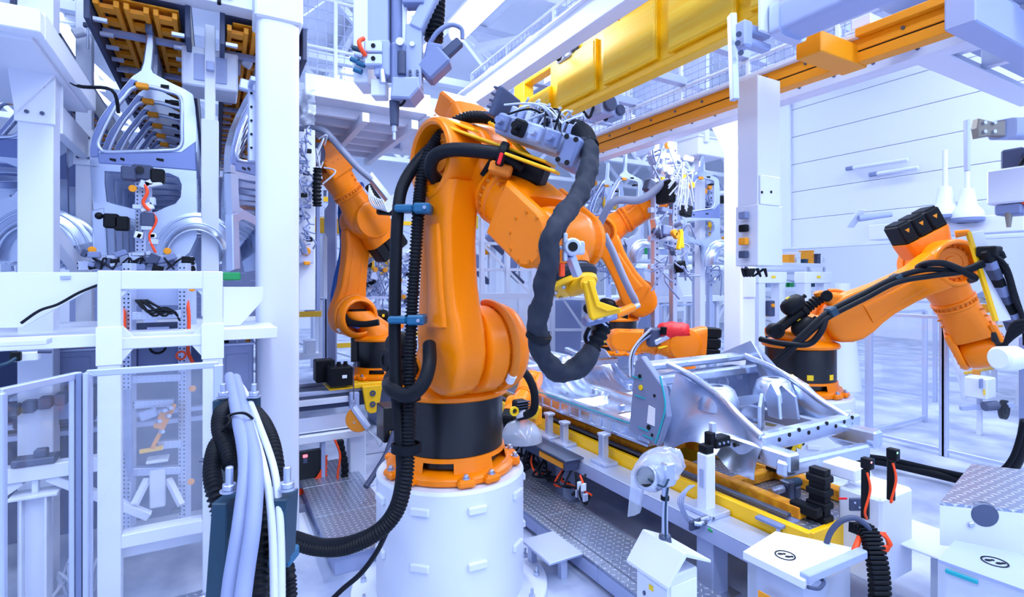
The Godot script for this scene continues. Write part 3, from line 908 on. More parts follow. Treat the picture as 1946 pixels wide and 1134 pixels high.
func dress_rear() -> void:
	# robot on the floor track
	hose("hose", "grey wrapped hose from the raised hand of the track robot", [592, 242, 5.3, 618, 250, 5.3, 650, 285, 5.4, 680, 318, 5.5, 706, 340, 5.6], .035, "hose_grey", 0, "", 12)
	hose("hose", "blue hose behind the link arm of the track robot", [688, 352, 6.2, 658, 362, 6.3, 648, 400, 6.35, 652, 470, 6.35, 640, 530, 6.3, 634, 575, 6.2, 645, 605, 6.0, 680, 618, 5.8], .04, "hose_blue", 0, "", 12)
	hose("hose", "black hose curling under the shoulder of the track robot", [650, 590, 5.9, 662, 610, 5.8, 690, 616, 5.75, 720, 612, 5.75], .035, "hose_black")
	var c := W(590, 290, 5.35)
	var t := thing("robot_hand_plate", "dark plate with tangled fittings on the raised hand of the track robot", "robot tool", c)
	part(t, "plate", mb().box(c, Vector3(.06, .32, .3), .01), "black_plastic")
	part(t, "coupling", mb().cyl(c + right_dir * .02, c + right_dir * .12, .1, .1, 20, .01), "grey_dark")
	part(t, "red_tag", mb().box(c + right_dir * .0 - fwd_dir * .17 + Vector3(0, .04, 0), Vector3(.06, .07, .03), .006), "red", "red tag")
	var b := mb()
	for i in 16:
		var p := c + Vector3(rng.randf_range(-.15, .1), rng.randf_range(-.25, .3), rng.randf_range(-.05, .25))
		b.tube([p, p + Vector3(rng.randf_range(-.15, .1), rng.randf_range(-.1, .15), .1), p + Vector3(rng.randf_range(-.1, .1), rng.randf_range(-.3, .1), .05)], .009, 6, 0, .05)
	part(t, "wires", b, "cable_white", "", "stuff")
	var d := W(716, 370, 5.7)
	var v := thing("hose_magazine", "black spring box and loose white wires on the forearm of the track robot", "hose guide", d)
	part(v, "guide", mb().beam(W(700, 330, 5.6), W(752, 395, 5.75), .1, .07, .01), "alu")
	part(v, "spring_box", mb().beam(W(698, 352, 5.5), W(722, 386, 5.55), .12, .06, .01), "black_plastic")
	part(v, "block", mb().box(W(742, 400, 5.6), Vector3(.28, .1, .12), .02), "black_plastic")
	var w := mb()
	for i in 7:
		w.tube(pp([702 + i * 2, 352 + i * 5, 5.45, 702 + i * 4, 380, 5.4, 718 + i * 3, 396 + i, 5.42, 745, 372 + i * 4, 5.5]), .008, 6)
	part(v, "wires", w, "cable_white", "", "stuff")
	# robot behind the car floor
	hose("hose", "blue grey hose down the link arm of the rear robot behind the car floor", [1148, 445, 5.75, 1165, 480, 5.75, 1182, 520, 5.75, 1197, 552, 5.75, 1208, 575, 5.8, 1200, 585, 5.9, 1178, 590, 6.0], .04, "hose_grey", 0, "", 12)
	hose("hose", "blue grey hose along the forearm of the rear robot behind the car floor", [1140, 425, 5.9, 1160, 388, 5.75, 1180, 380, 5.7, 1208, 381, 5.6, 1232, 372, 5.55, 1256, 352, 5.5, 1270, 345, 5.5], .042, "hose_grey", 0, "", 12)
	var g := W(1265, 365, 5.5)
	var u := thing("robot_hand_plate", "dark tool changer with wires on the raised hand of the rear robot", "robot tool", g)
	part(u, "plate", mb().box(g, Vector3(.1, .24, .22), .02), "black_plastic")
	part(u, "clamp", mb().box(g + Vector3(.08, .05, .1), Vector3(.1, .08, .1), .01), "alu")
	var x := mb()
	for i in 12:
		var p := g + Vector3(rng.randf_range(-.1, .1), rng.randf_range(-.1, .15), .1)
		x.tube([p, p + Vector3(.1, .1, .05), p + Vector3(rng.randf_range(0, .2), -.15, .05)], .009, 6, 0, .05)
	part(u, "wires", x, "cable_white", "", "stuff")
# ---- the line in the middle: walkway, rail, pallet, car floor
func build_line() -> void:
	# walkways of chequer plate
	for i in 7:
		var d0 := 1.0 + i * .62
		var t := thing("walkway_plate", "chequer plate walkway section, number %s counting away from us along the grey rail" % ["one", "two", "three", "four", "five", "six", "seven"][i], "walkway", V(1.96, 0, d0 + .3), "walkway sections")
		part(t, "plate", mb().bx(V(1.86, .105, d0), V(2.14, .12, d0 + .614), .002), "chequer_plate")
		part(t, "edge_strip", mb().bx(V(1.79, .103, d0), V(1.857, .118, d0 + .614), .002), "chequer_plate")
		part(t, "fascia", mb().bx(V(1.79, .02, d0), V(1.81, .1, d0 + .618), .002), "grey_paint")
		part(t, "bearer", mb().bx(V(1.82, 0, d0 + .28), V(2.1, .1, d0 + .33), .002), "grey_dark")
	for i in 3:
		var t := thing("walkway_plate", ["chequer plate section left of the round pedestal, nearest", "chequer plate section left of the round pedestal, in the middle", "chequer plate section left of the round pedestal, farthest"][i], "walkway", V(.78, 0, 3.3 + i * .55))
		part(t, "plate", mb().bx(V(.56, .105, 3.02 + i * .55), V(1.0, .12, 3.56 + i * .55), .002), "chequer_plate")
		part(t, "frame", mb().bx(V(.58, 0, 3.04 + i * .55), V(.98, .1, 3.54 + i * .55), .002), "grey_paint")
	var st := thing("step_plate", "small grey step plate on one leg beside the large white pedestal", "step", V(1.64, 0, 2.38))
	part(st, "plate", mb().bx(V(1.56, .115, 2.36), V(1.785, .13, 2.66), .003), "alu")
	part(st, "leg", mb().bx(V(1.66, 0, 2.39), V(1.7, .115, 2.43), .002), "alu")
	part(st, "leg", mb().bx(V(1.58, 0, 2.58), V(1.62, .115, 2.62), .002), "alu")
	# grey rail
	var r := thing("conveyor_rail", "long grey steel rail running beside the yellow pallet", "rail", V(2.32, 0, 3.0))
	part(r, "web", mb().bx(V(2.22, .30, 1.5), V(2.235, .375, 4.9), .002), "grey_paint")
	part(r, "top_plate", mb().bx(V(2.22, .375, 1.5), V(2.41, .385, 4.9), .003), "alu")
	part(r, "lower_flange", mb().bx(V(2.22, .295, 1.5), V(2.38, .305, 4.9), .002), "grey_paint")
	for d in [1.86, 3.2, 4.5]:
		part(r, "leg", mb().bx(V(2.24, 0, d), V(2.36, .3, d + .11), .006), "grey_paint")
		part(r, "foot_plate", mb().bx(V(2.2, 0, d - .05), V(2.4, .012, d + .16), .002), "steel")
	# stops standing on the rail
	var ups := [[1044, 845, .19, "farthest"], [1073, 852, .17, "second from the far end"], [1148, 902, .2, "in the middle"]]
	for u in ups:
		var c := RX(u[0], u[1] - 10, 2.34)
		c.y = .385
		var t := thing("rail_stop", "slim grey upright below the car floor, %s of three" % u[3], "stop", c, "rail stops")
		part(t, "base", mb().box(c + Vector3(0, .012, 0), Vector3(.12, .024, .16), .004), "alu")
		part(t, "post", mb().box(c + Vector3(0, u[2] * .5, -.02), Vector3(.016, u[2], .07), .003).box(c + Vector3(0, u[2] * .5, .012), Vector3(.05, u[2], .014), .003), "alu")
		part(t, "head", mb().box(c + Vector3(0, u[2], 0), Vector3(.07, .02, .07), .004), "alu")
	var pc := RX(1342, 968, 2.34)
	pc.y = .385
	var p := thing("clamp_pillar", "tall light grey pillar with a black clamp head on the rail", "clamp", pc)
	part(p, "base", mb().box(pc + Vector3(.0, .014, 0), Vector3(.15, .028, .2), .004), "alu")
	part(p, "pillar", mb().box(pc + Vector3(0, .17, 0), Vector3(.07, .3, .07), .006), "white_paint")
	part(p, "cover_plate", mb().box(pc + Vector3(-.037, .19, 0), Vector3(.006, .1, .03), .002), "grey_paint")
	part(p, "jaw", mb().box(pc + Vector3(.0, .345, 0), Vector3(.06, .045, .06), .005).box(pc + Vector3(.1, .37, 0), Vector3(.12, .06, .07), .006).box(pc + Vector3(.03, .39, 0), Vector3(.04, .08, .05), .005), "black_plastic")
	part(p, "rod", mb().box(pc + Vector3(.05, .43, 0), Vector3(.03, .1, .03), .004), "alu")
	for i in 3:
		part(p, "bolt", mb().cyl(pc + Vector3(.06 + i * .035, .37, .035), pc + Vector3(.06 + i * .035, .37, .042), .008, .008, 6), "steel")
	for i in 4:
		hose("cable", "thin grey hose at the pillar's foot, %s of four from the right" % ["first", "second", "third", "fourth"][i], [1320 - i * 3, 922, 2.85, 1304 - i * 4, 935 + i * 2, 2.82, 1299 - i * 3, 960, 2.8, 1310, 985 + i * 3, 2.8, 1325 + i * 4, 992, 2.78], .004, "cable_grey", 0, "hoses at the clamp pillar")
	var mf := W(1333, 990, 2.76)
	var m := thing("air_manifold", "cluster of small metal air fittings on the rail end below the pillar", "fittings", mf)
	for i in 6:
		part(m, "fitting", mb().cyl(mf + Vector3(i * .018 - .05, rng.randf_range(-.02, .02), 0), mf + Vector3(i * .018 - .03, rng.randf_range(0, .04), .03), .012, .009, 8), ["alu", "steel", "dark_steel"][i % 3])
	part(m, "plate", mb().box(mf + Vector3(-.005, -.02, -.02), Vector3(.12, .05, .02), .004), "grey_dark")
	hose("cable", "short green cable by the rail leg below the pillar", [1346, 1004, 2.72, 1358, 1010, 2.7, 1370, 1008, 2.7, 1378, 1014, 2.7], .009, "green")
	hose("cable", "short red cable by the rail leg below the pillar", [1350, 998, 2.74, 1366, 1000, 2.72, 1382, 1006, 2.7], .005, "red")
	# switch boxes and wiring under the rail
	var q := RX(1060, 870, 2.17)
	var e := thing("wiring_tray", "dark lidded wiring tray with hanging cables under the grey rail", "cable tray", Vector3(q.x, .12, q.z))
	part(e, "lid", mb().bx(V(2.08, .40, 2.95), V(2.24, .415, 3.75), .003), "dark_steel")
	part(e, "case", mb().bx(V(2.1, .33, 2.97), V(2.21, .4, 3.73), .004), "grey_dark")
	part(e, "label", mb().bx(V(2.09, .345, 3.0), V(2.1, .385, 3.3), .001), "amber_paint", "amber label strip")
	var b := mb()
	var ob := mb()
	for i in 24:
		var d := rng.randf_range(2.8, 3.7)
		var h := rng.randf_range(.02, .12)
		(ob if i % 7 == 0 else b).tube([V(2.14 + rng.randf_range(-.04, .04), .34, d), V(2.12 + rng.randf_range(-.05, .03), .24, d + rng.randf_range(-.05, .05)), V(2.13 + rng.randf_range(-.05, .05), .13 + h, d + rng.randf_range(-.15, .15)), V(2.18, .22, d + rng.randf_range(-.2, .1))], .008, 6, 0, .04)
	part(e, "cables", b, "hose_black", "", "stuff")
	part(e, "orange_cables", ob, "signal_orange", "", "stuff")
	for i in 5:
		part(e, "plug", mb().box(V(2.12, .22 + (i % 2) * .06, 2.86 - i * .02), Vector3(.04, .05, .014), .003), ["alu", "white_paint"][i % 2])
	var cbx := thing("connection_box", "dark grey box at the far end of the wiring tray beside the big pedestal", "box", V(2.0, .12, 3.95))
	part(cbx, "case", mb().bx(V(1.9, .12, 3.78), V(2.14, .42, 4.2), .008), "grey_dark")
	part(cbx, "lid", mb().bx(V(1.88, .42, 3.76), V(2.16, .435, 4.22), .004), "dark_steel")
	pallet()
	car_floor()
	line_front()
func pallet() -> void:
	var t := thing("transport_pallet", "yellow transport pallet with worn amber rails under the silver car floor", "pallet", V(2.78, 0, 3.1))
	part(t, "side_beam", mb().bx(V(2.42, .2, 1.47), V(2.46, .465, 4.9), .006), "yellow_paint")
	part(t, "side_beam", mb().bx(V(3.1, .2, 1.47), V(3.14, .465, 4.9), .006), "yellow_paint")
	part(t, "end_beam", mb().bx(V(2.46, .2, 1.47), V(3.1, .455, 1.5), .006), "yellow_paint")
	part(t, "deck", mb().bx(V(2.46, .435, 1.5), V(3.1, .45, 2.45), .002), "chequer_plate")
	part(t, "under_deck", mb().bx(V(2.46, .2, 2.45), V(3.1, .22, 4.9), .002), "grey_mid")
	part(t, "rail", mb().bx(V(2.535, .452, 1.58), V(2.6, .515, 4.85), .006), "amber_worn")
	part(t, "rail", mb().bx(V(2.93, .452, 1.58), V(2.995, .515, 4.85), .006), "amber_worn")
	for d in [1.98, 2.66, 3.5]:
		part(t, "cross_rail", mb().bx(V(2.6, .455, d), V(2.93, .51, d + .06), .005), "amber_worn")
	part(t, "bar", mb().bx(V(2.465, .47, 1.6), V(2.5, .49, 4.8), .003), "dark_steel")
	part(t, "skid", mb().bx(V(2.47, .39, 2.45), V(2.53, .45, 4.9), .004), "black_plastic")
	var l := V(2.57, .52, 1.62)
	part(t, "lock", mb().box(l + Vector3(0, -.01, .05), Vector3(.06, .05, .14), .006), "black_plastic")
	part(t, "lock_bar", mb().bx(V(2.38, .44, 1.58), V(2.54, .456, 1.72), .003), "grey_mid")
	for i in 3:
		part(t, "bracket_hole", mb().cyl(V(2.417, .35 - i * .03, 1.75), V(2.422, .35 - i * .03, 1.75), .008, .008, 8), "dark_hole")
	part(t, "bracket", mb().bx(V(2.412, .27, 1.72), V(2.418, .37, 1.78), .001), "black_plastic")
	part(t, "pipe", mb().bx(V(2.405, .28, 1.6), V(2.418, .43, 1.62), .002), "steel")
	part(t, "hinge", mb().cyl(V(2.5, .25, 1.46), V(2.5, .37, 1.46), .018, .018, 10).cyl(V(2.53, .3, 1.455), V(2.53, .36, 1.455), .012, .012, 8), "steel")
	var c := V(2.74, .5, 1.78)
	var k := thing("deck_lock", "dark locking cylinder on the chequer deck between the amber rails", "lock", Vector3(c.x, .45, c.z))
	part(k, "body", mb().box(c, Vector3(.05, .1, .06), .006).box(c + Vector3(.06, -.02, 0), Vector3(.05, .06, .06), .006), "dark_steel")
	part(k, "cylinder", mb().cyl(c + Vector3(-.01, .03, 0), c + Vector3(.11, .02, 0), .024, .024, 14, .004), "teal_plastic")
	part(k, "spring", mb().tube([c + Vector3(-.11, .0, -.02), c + Vector3(-.03, .01, 0)], .018, 10, .014, .03, 1.0, .4), "steel")
func car_floor() -> void:
	var t := thing("car_floor", "silver unpainted car floor with wheel arches lying on the yellow pallet", "car body", V(2.95, .52, 2.8))
	# floor pan pressed with a tunnel, seat bars and beads
	var rows := []
	for i in 61:
		var d: float = lerpf(2.5, 4.7, i / 60.0)
		var row := PackedVector3Array()
		for j in 41:
			var x: float = lerpf(2.46, 3.52, j / 40.0)
			var u := (x - 2.99) / .09
			var y := .60 + .1 * exp(-u * u * u * u)
			for bar in [3.0, 3.55]:
				var w: float = (d - bar) / .05
				y = maxf(y, .60 + .065 * exp(-w * w * w * w))
			if fposmod(x * 14.0, 1.0) < .35 and absf(x - 2.99) > .13 and (d < 2.9 or (d > 3.1 and d < 3.45) or d > 3.65):
				y += .006
			y += .22 * clampf((d - 3.85) / .35, 0, 1) * clampf((d - 3.85) / .35, 0, 1)
			row.append(V(x, y, d))
		rows.append(row)
	part(t, "floor_pan", mb().loft(rows, false, false), "sheet_metal")
	# sills with pressed ribs
	for s in [[2.4, 2.48, "sill"], [3.5, 3.58, "sill"]]:
		var b := mb()
		var sec := [Vector2(s[0], .585), Vector2(s[0], .6), Vector2(s[0] + .012, .605), Vector2(s[0] + .012, .665), Vector2(s[0] + .03, .70), Vector2(s[1], .70), Vector2(s[1], .585)]
		b.prism(sec, 1.5, Transform3D(Basis(), V(0, 0, 3.25)), .003)
		part(t, "sill", b, "sheet_metal")
		var k := mb()
		for i in 11:
			k.bx(V(s[0] + .004, .607, 2.58 + i * .13), V(s[0] + .012, .66, 2.59 + i * .13), .001)
		part(t, "sill_ribs", k, "sheet_metal")
		part(t, "sealant", mb().beam(V(s[0] + .02, .69, 2.56), V(s[0] + .02, .69, 3.9), .005, .008, .002), "sealant", "turquoise sealant line")
	# rear end curling up
	for x in [2.41, 3.5]:
		part(t, "rear_side", mb().prism([Vector2(-4.7, .6), Vector2(-3.95, .585), Vector2(-3.95, .70), Vector2(-4.1, .78), Vector2(-4.3, .93), Vector2(-4.7, .98)], .02, Transform3D(Basis(Vector3(0, 0, 1), Vector3.UP, Vector3(-1, 0, 0)), Vector3(x + .03, 0, 0)), .004), "sheet_metal")
	for x in [2.72, 3.28]:
		part(t, "rear_bar", mb().beam(V(x, .84, 4.1), V(x + .05, .9, 4.7), .05, .04), "sheet_metal")
	part(t, "rear_cross", mb().bx(V(2.45, .82, 4.05), V(3.5, .88, 4.12), .012), "sheet_metal")
	for i in 5:
		part(t, "bracket", mb().box(V(2.62 + i * .19, .705, 3.0 + (i % 2) * .55), Vector3(.04, .05, .04), .006), "sheet_metal")
	# the two upright side plates in front of the sills
	for s in [2.41, 3.53]:
		var o := [Vector2(-2.66, .66), Vector2(-2.60, 1.12), Vector2(-2.54, 1.16), Vector2(-2.36, 1.0), Vector2(-2.32, .82), Vector2(-2.40, .62)]
		part(t, "side_plate", mb().prism(o, .05, Transform3D(Basis(Vector3(0, 0, 1), Vector3.UP, Vector3(-1, 0, 0)), Vector3(s, 0, 0)), .006), "plate_grey")
	var hx := 2.383
	part(t, "hole", mb().prism([Vector2(-.035, -.055), Vector2(.03, -.06), Vector2(.035, .05), Vector2(-.02, .06)], .006, Transform3D(Basis(Vector3(0, 0, 1), Vector3.UP, Vector3(-1, 0, 0)), V(hx, .80, 2.45)), 0), "paper_white")
	for h in [[1.03, 2.55, .014], [.72, 2.47, .016], [.93, 2.42, .01], [.68, 2.44, .01]]:
		part(t, "hole", mb().cyl(V(hx, h[0], h[1]), V(hx - .004, h[0], h[1]), h[2], h[2], 12), "dark_hole")
	part(t, "plug", mb().cyl(V(hx, .96, 2.54), V(hx - .006, .96, 2.54), .018, .018, 12), "sticker_yellow", "yellow plug")
	for h in [[1.02, 2.56], [.9, 2.53], [.7, 2.5], [.66, 2.46]]:
		part(t, "sealant", mb().beam(V(hx - .002, h[0], h[1] + .06), V(hx - .002, h[0] - .005, h[1] - .03), .004, .01, .001), "sealant", "turquoise sealant line")
	part(t, "sealant", mb().tube([V(hx - .004, 1.06, 2.37), V(hx - .006, .9, 2.325), V(hx - .006, .76, 2.36), V(hx - .004, .64, 2.41)], .006, 6), "sealant", "turquoise sealant line")
	# wheel arches: curved sheets reaching forward from the plates
	for s in [[2.43, 1.0], [3.5, -1.0]]:
		var rings := []
		for i in 19:
			var f := i / 18.0
			var d := lerpf(2.42, 1.78, f)
			var ring := PackedVector3Array()
			for j in 13:
				var g := j / 12.0
				var top := lerpf(1.08, .80, pow(f, 1.3)) - .03 * sin(f * 9.0)
				var x: float = s[0] + s[1] * (.03 + .1 * sin(f * PI) * sin(g * PI) + .12 * g * g * (1.0 - f * .3))
				var low := .60 + .10 * sin(clampf((f - .1) * 1.5, 0, 1) * PI)
				ring.append(V(x, lerpf(low, top, g), d))
			rings.append(ring)
		part(t, "wheel_arch", mb().loft(rings, false, false), "sheet_metal")
		part(t, "arch_rim", mb().tube([V(s[0] + s[1] * .15, 1.1, 2.5), V(s[0] + s[1] * .15, 1.05, 2.3), V(s[0] + s[1] * .15, .97, 2.1), V(s[0] + s[1] * .14, .88, 1.95), V(s[0] + s[1] * .12, .81, 1.8)], .022, 8), "sheet_metal")
		part(t, "front_rail", mb().beam(V(s[0] + s[1] * .16, .72, 2.5), V(s[0] + s[1] * .13, .72, 1.62), .09, .1, .012), "sheet_metal")
		part(t, "strut_tower", mb().lathe(vv([.13, 0, .125, .05, .1, .12, .07, .14, .035, .14, .035, .12]), Transform3D(Basis(), V(s[0] + s[1] * .26, .86, 2.2)), 24), "sheet_metal")
		for i in 4:
			part(t, "hole", mb().cyl(V(s[0] + s[1] * .085, .735 - (i % 2) * .03, 2.2 - i * .13), V(s[0] + s[1] * .08, .735 - (i % 2) * .03, 2.2 - i * .13), .013, .013, 10), "dark_hole")
	# bulkhead between the plates
	var bk := [Vector2(2.45, .62), Vector2(2.85, .64), Vector2(2.9, .76), Vector2(3.08, .76), Vector2(3.13, .64), Vector2(3.5, .62), Vector2(3.52, 1.0), Vector2(3.3, 1.03), Vector2(2.7, 1.03), Vector2(2.43, 1.0)]
	part(t, "bulkhead", mb().prism(bk, .015, Transform3D(Basis(), V(0, 0, 2.58)), .003), "sheet_metal")
	part(t, "cowl", mb().beam(V(2.42, 1.08, 2.6), V(3.54, 1.08, 2.6), .13, .045, .012), "sheet_metal")
	part(t, "cowl_channel", mb().beam(V(2.5, 1.0, 2.5), V(3.5, 1.0, 2.5), .06, .06, .01), "sheet_metal")
	for h in [[2.62, .9, .07, .05], [2.82, .93, .05, .05], [3.2, .9, .08, .05], [3.38, .94, .04, .04], [2.72, .8, .05, .03], [3.0, .95, .06, .03]]:
		part(t, "opening", mb().lathe(vv([0, 0, h[2] * .7, 0, h[2] * .8, .012, h[2] * .65, .014, h[2] * .6, .004, 0, .004]), Transform3D(YZ, V(h[0], h[1], 2.572)), 20), "sheet_metal")
	part(t, "pillar_plate", mb().prism([Vector2(-2.85, 1.06), Vector2(-2.55, 1.2), Vector2(-2.45, 1.06)], .02, Transform3D(Basis(Vector3(0, 0, 1), Vector3.UP, Vector3(-1, 0, 0)), Vector3(3.5, 0, 0)), .003), "sheet_metal")
	# front cross members and the rounded ends
	part(t, "front_cross", mb().beam(V(2.55, .77, 1.82), V(3.5, .77, 1.82), .07, .1, .014), "sheet_metal")
	part(t, "lower_cross", mb().beam(V(2.5, .69, 1.66), V(3.3, .66, 1.66), .06, .08, .012), "sheet_metal")
	for i in 9:
		part(t, "hole", mb().cyl(V(2.68 + i * .09, .78 + (i % 3) * .014, 1.79), V(2.68 + i * .09, .78 + (i % 3) * .014, 1.782), .012, .012, 10), "dark_hole")
	for i in 4:
		part(t, "front_bracket", mb().prism([Vector2(-.1, -.08), Vector2(.06, -.1), Vector2(.1, .02), Vector2(.02, .12), Vector2(-.08, .06)], .02, Transform3D(Basis(Vector3.UP, .5 + i * .5), V(2.8 + i * .19, .86 + (i % 2) * .04, 1.98 + i * .05)), .004), ["sheet_metal", "sheet_metal"][i % 2])
	part(t, "tunnel_cap", mb().sloft([[V(2.99, .7, 2.55), Vector3(.12, 0, 0), Vector3(0, .07, 0), 2.4], [V(2.99, .8, 2.4), Vector3(.1, 0, 0), Vector3(0, .05, 0), 2.4], [V(2.99, .88, 2.2), Vector3(.13, 0, 0), Vector3(0, .03, 0), 2.4]], 20), "sheet_metal")
	# black and yellow clamps that hold the front of the floor
	for i in 3:
		var c := V(2.9 + i * .28, .52, 1.95 + i * .12)
		var k := thing("floor_clamp", "black and yellow toggle clamp under the front of the car floor, " + ["left", "middle", "right"][i] + " of three", "clamp", c, "toggle clamps")
		part(k, "body", mb().box(c + Vector3(0, .05, 0), Vector3(.09, .1, .09), .008).beam(c + Vector3(.02, .05, 0), c + Vector3(.1, .17, .03), .05, .05, .006), "black_plastic")
		part(k, "arm", mb().beam(c + Vector3(.05, .06, .05), c + Vector3(.11, .17, .05), .02, .025, .003), "sticker_yellow")
		part(k, "lever", mb().cyl(c + Vector3(-.02, .08, .05), c + Vector3(-.04, .15, .06), .012, .012, 8), "steel")
func line_front() -> void:
	# camera on a post with plastic wrapped round it, standing on a white cabinet
	var b := V(1.98, 0, 1.75)
	var t := thing("control_cabinet", "small white cabinet with a sloping metal hood in front of the walkway", "cabinet", b)
	part(t, "case", mb().bx(V(1.82, 0, 1.6), V(2.12, .62, 1.92), .01), "white_paint")
	part(t, "hood", mb().prism([Vector2(1.77, .585), Vector2(1.77, .6), Vector2(1.93, .735), Vector2(1.95, .735), Vector2(2.2, .655), Vector2(2.2, .64), Vector2(1.95, .715)], .42, Transform3D(Basis(), V(0, 0, 1.76)), .002), "white_paint")
	part(t, "door", mb().bx(V(1.84, .03, 1.592), V(2.1, .57, 1.6), .003), "white_bright")
	part(t, "sticker", mb().bx(V(1.812, .50, 1.74), V(1.82, .525, 1.78), .001), "sticker_yellow", "small yellow sticker")
	part(t, "lock", mb().cyl(V(1.82, .46, 1.83), V(1.81, .46, 1.83), .012, .012, 12), "dark_steel")
	var c := thing("camera_post", "camera on a slim steel post wrapped in clear plastic above the white cabinet", "camera", V(1.98, .7, 1.78))
	part(c, "socket", mb().cyl(V(1.98, .69, 1.78), V(1.98, .75, 1.78), .036, .03, 16, .004), "dark_steel")
	part(c, "post", mb().cyl(V(1.98, .73, 1.78), V(1.98, 1.06, 1.78), .0165, .0165, 16).box(V(1.98, 1.07, 1.76), Vector3(.055, .12, .05), .006), "steel")
	part(c, "collar", mb().cyl(V(1.98, .93, 1.78), V(1.98, .95, 1.78), .022, .022, 16), "black_plastic", "dark collar")
	part(c, "camera_body", mb().box(V(2.0, 1.06, 1.84), Vector3(.1, .12, .16), .01), "grey_paint")
	part(c, "tube", mb().lathe(vv([.05, -.09, .062, -.08, .062, .03, .055, .04, .05, .04]), Transform3D(Basis(Vector3.UP, .4) * Basis(Vector3.BACK, 1.15), V(1.9, 1.045, 1.82)), 24), "steel")
	part(c, "lens", mb().lathe(vv([0, .0, .052, .0, .052, .006, 0, .006]), Transform3D(Basis(Vector3.UP, .4) * Basis(Vector3.BACK, 1.15), V(1.905, 1.047, 1.82)), 20), "black_gloss")
	part(c, "cable", mb().tube([V(1.88, 1.05, 1.8), V(1.93, 1.02, 1.74), V(1.965, 1.05, 1.74), V(1.963, .9, 1.758), V(1.965, .72, 1.76)], .006, 8), "teal_plastic")
	t.position = V(1.634, 0, 1.58)
	t.scale = Vector3(.56, .78, .56)
	# the plastic: crumpled bag over the body and an apron hanging down
	var nz := FastNoiseLite.new()
	nz.seed = 9
	nz.frequency = 7.0
	var rings := []
	for i in 15:
		var f := i / 14.0
		var ring := PackedVector3Array()
		var cc := V(lerpf(1.88, 2.13, f), lerpf(1.05, 1.08, f), 1.83 + .05 * f)
		var rr := .062 + .035 * sin(f * PI) + .01 * f
		for j in 24:
			var a := TAU * j / 24
			var q := cc + Vector3(.1 * cos(a) * .3, sin(a) * rr, cos(a) * rr)
			ring.append(q + Vector3(1, 1, 1) * (.02 * nz.get_noise_3dv(q * 3.0)))
		rings.append(ring)
	part(c, "plastic_bag", mb().loft(rings), "plastic_wrap")
	var ap := []
	for i in 9:
		var row := PackedVector3Array()
		for j in 9:
			var q := V(1.84 + .2 * j / 8.0, lerpf(1.05, .82 + .1 * j / 8.0, i / 8.0), 1.88 - .04 * sin(j * .8) + .03 * i / 8.0)
			row.append(q)
		ap.append(row)
	part(c, "plastic_apron", mb().loft(ap, false, false), "plastic_wrap")
	c.position = V(1.634, .55, 1.6)
	c.scale = Vector3.ONE * .8
	# machine with bellows and two sensors behind the near end of the pallet
	var o := V(2.9, 0, 1.5)
	var m := thing("lift_machine", "white lift machine with black bellows at the near end of the pallet", "machine", o)
	part(m, "case", mb().bx(RX(1592, 1000, 2.72) * Vector3(1, 0, 1) + Vector3(0, .2, .0), V(3.02, .62, 1.3), .012), "white_paint")
	var f0 := W(1590, 960, 2.62)
	part(m, "bellows", bellows(Vector3(f0.x - .06, .25, f0.z - .05), .46), "black_plastic")
	part(m, "top_box", mb().box(W(1602, 900, 2.65) + Vector3(.03, .02, 0), Vector3(.15, .06, .16), .006), "white_paint")
	part(m, "plate", mb().box(W(1632, 958, 2.5), Vector3(.09, .06, .012), .003, Basis(right_dir, Vector3.UP, -fwd_dir)), "grey_dark")
	part(m, "red_mark", mb().box(W(1602, 947, 2.49), Vector3(.04, .01, .004), .001, Basis(right_dir, Vector3.UP, -fwd_dir)), "red", "small red mark")
	for i in 3:
		part(m, "screw", mb().cyl(W(1625 + i * 9, 955 + (i % 2) * 9, 2.49), W(1625 + i * 9, 955 + (i % 2) * 9, 2.485), .005, .005, 8), "steel")
	var sh := thing("side_shelf", "white steel shelf sticking out right of the lift machine", "shelf", W(1700, 1000, 2.7) * Vector3(1, 0, 1))
	part(sh, "top", mb().bx(V(2.9, .36, 1.1), V(3.25, .37, 1.5), .003), "white_paint")
	part(sh, "apron", mb().bx(V(3.23, .26, 1.1), V(3.25, .36, 1.5), .003).bx(V(2.9, .26, 1.08), V(3.25, .36, 1.1), .003), "white_paint")
	part(sh, "leg", mb().bx(V(3.1, 0, 1.2), V(3.16, .27, 1.26), .003), "white_paint")
	for k in [[1648, 880, 2.4, 985, "nearer"], [1697, 862, 2.45, 950, "farther"]]:
		var c2 := W(k[0], k[1], k[2])
		var s := thing("light_sensor", "small dark sensor with a blue side on a black stalk, %s of the two" % k[4], "sensor", W(k[0], k[3], k[2]))
		part(s, "stalk", mb().beam(W(k[0] - 4, k[3], k[2]), W(k[0] - 3, k[1] + 12, k[2]), .022, .03, .003), "black_plastic")
		part(s, "head", mb().box(c2, Vector3(.034, .05, .045), .004), "black_plastic")
		part(s, "side", mb().box(c2 + Vector3(.019, 0, 0), Vector3(.006, .046, .04), .001), "clamp_blue", "blue side")
		part(s, "lamp", mb().box(c2 + Vector3(-.01, .012, .023), Vector3(.01, .008, .003), .001), "red_glow" if k[4] == "nearer" else "green_glow")
		part(s, "wire", mb().tube(pp([k[0], k[1] + 18, k[2] - .02, k[0] + 6, k[1] + 50, k[2] - .03, k[0] - 4, k[1] + 90, k[2] - .03, k[0] - 1, k[3], k[2] - .02]), .0055, 6), "signal_orange", "orange wire")
	# cable chain
	var ch := thing("cable_chain", "black cable chain curving down from the lift machine to the floor", "cable chain", W(1665, 1134, 2.1) * Vector3(1, 0, 1))
	var cp := mb().smooth(pp([1628, 1000, 2.28, 1650, 1012, 2.24, 1662, 1045, 2.2, 1670, 1090, 2.18, 1672, 1140, 2.16, 1668, 1190, 2.16]), .03)
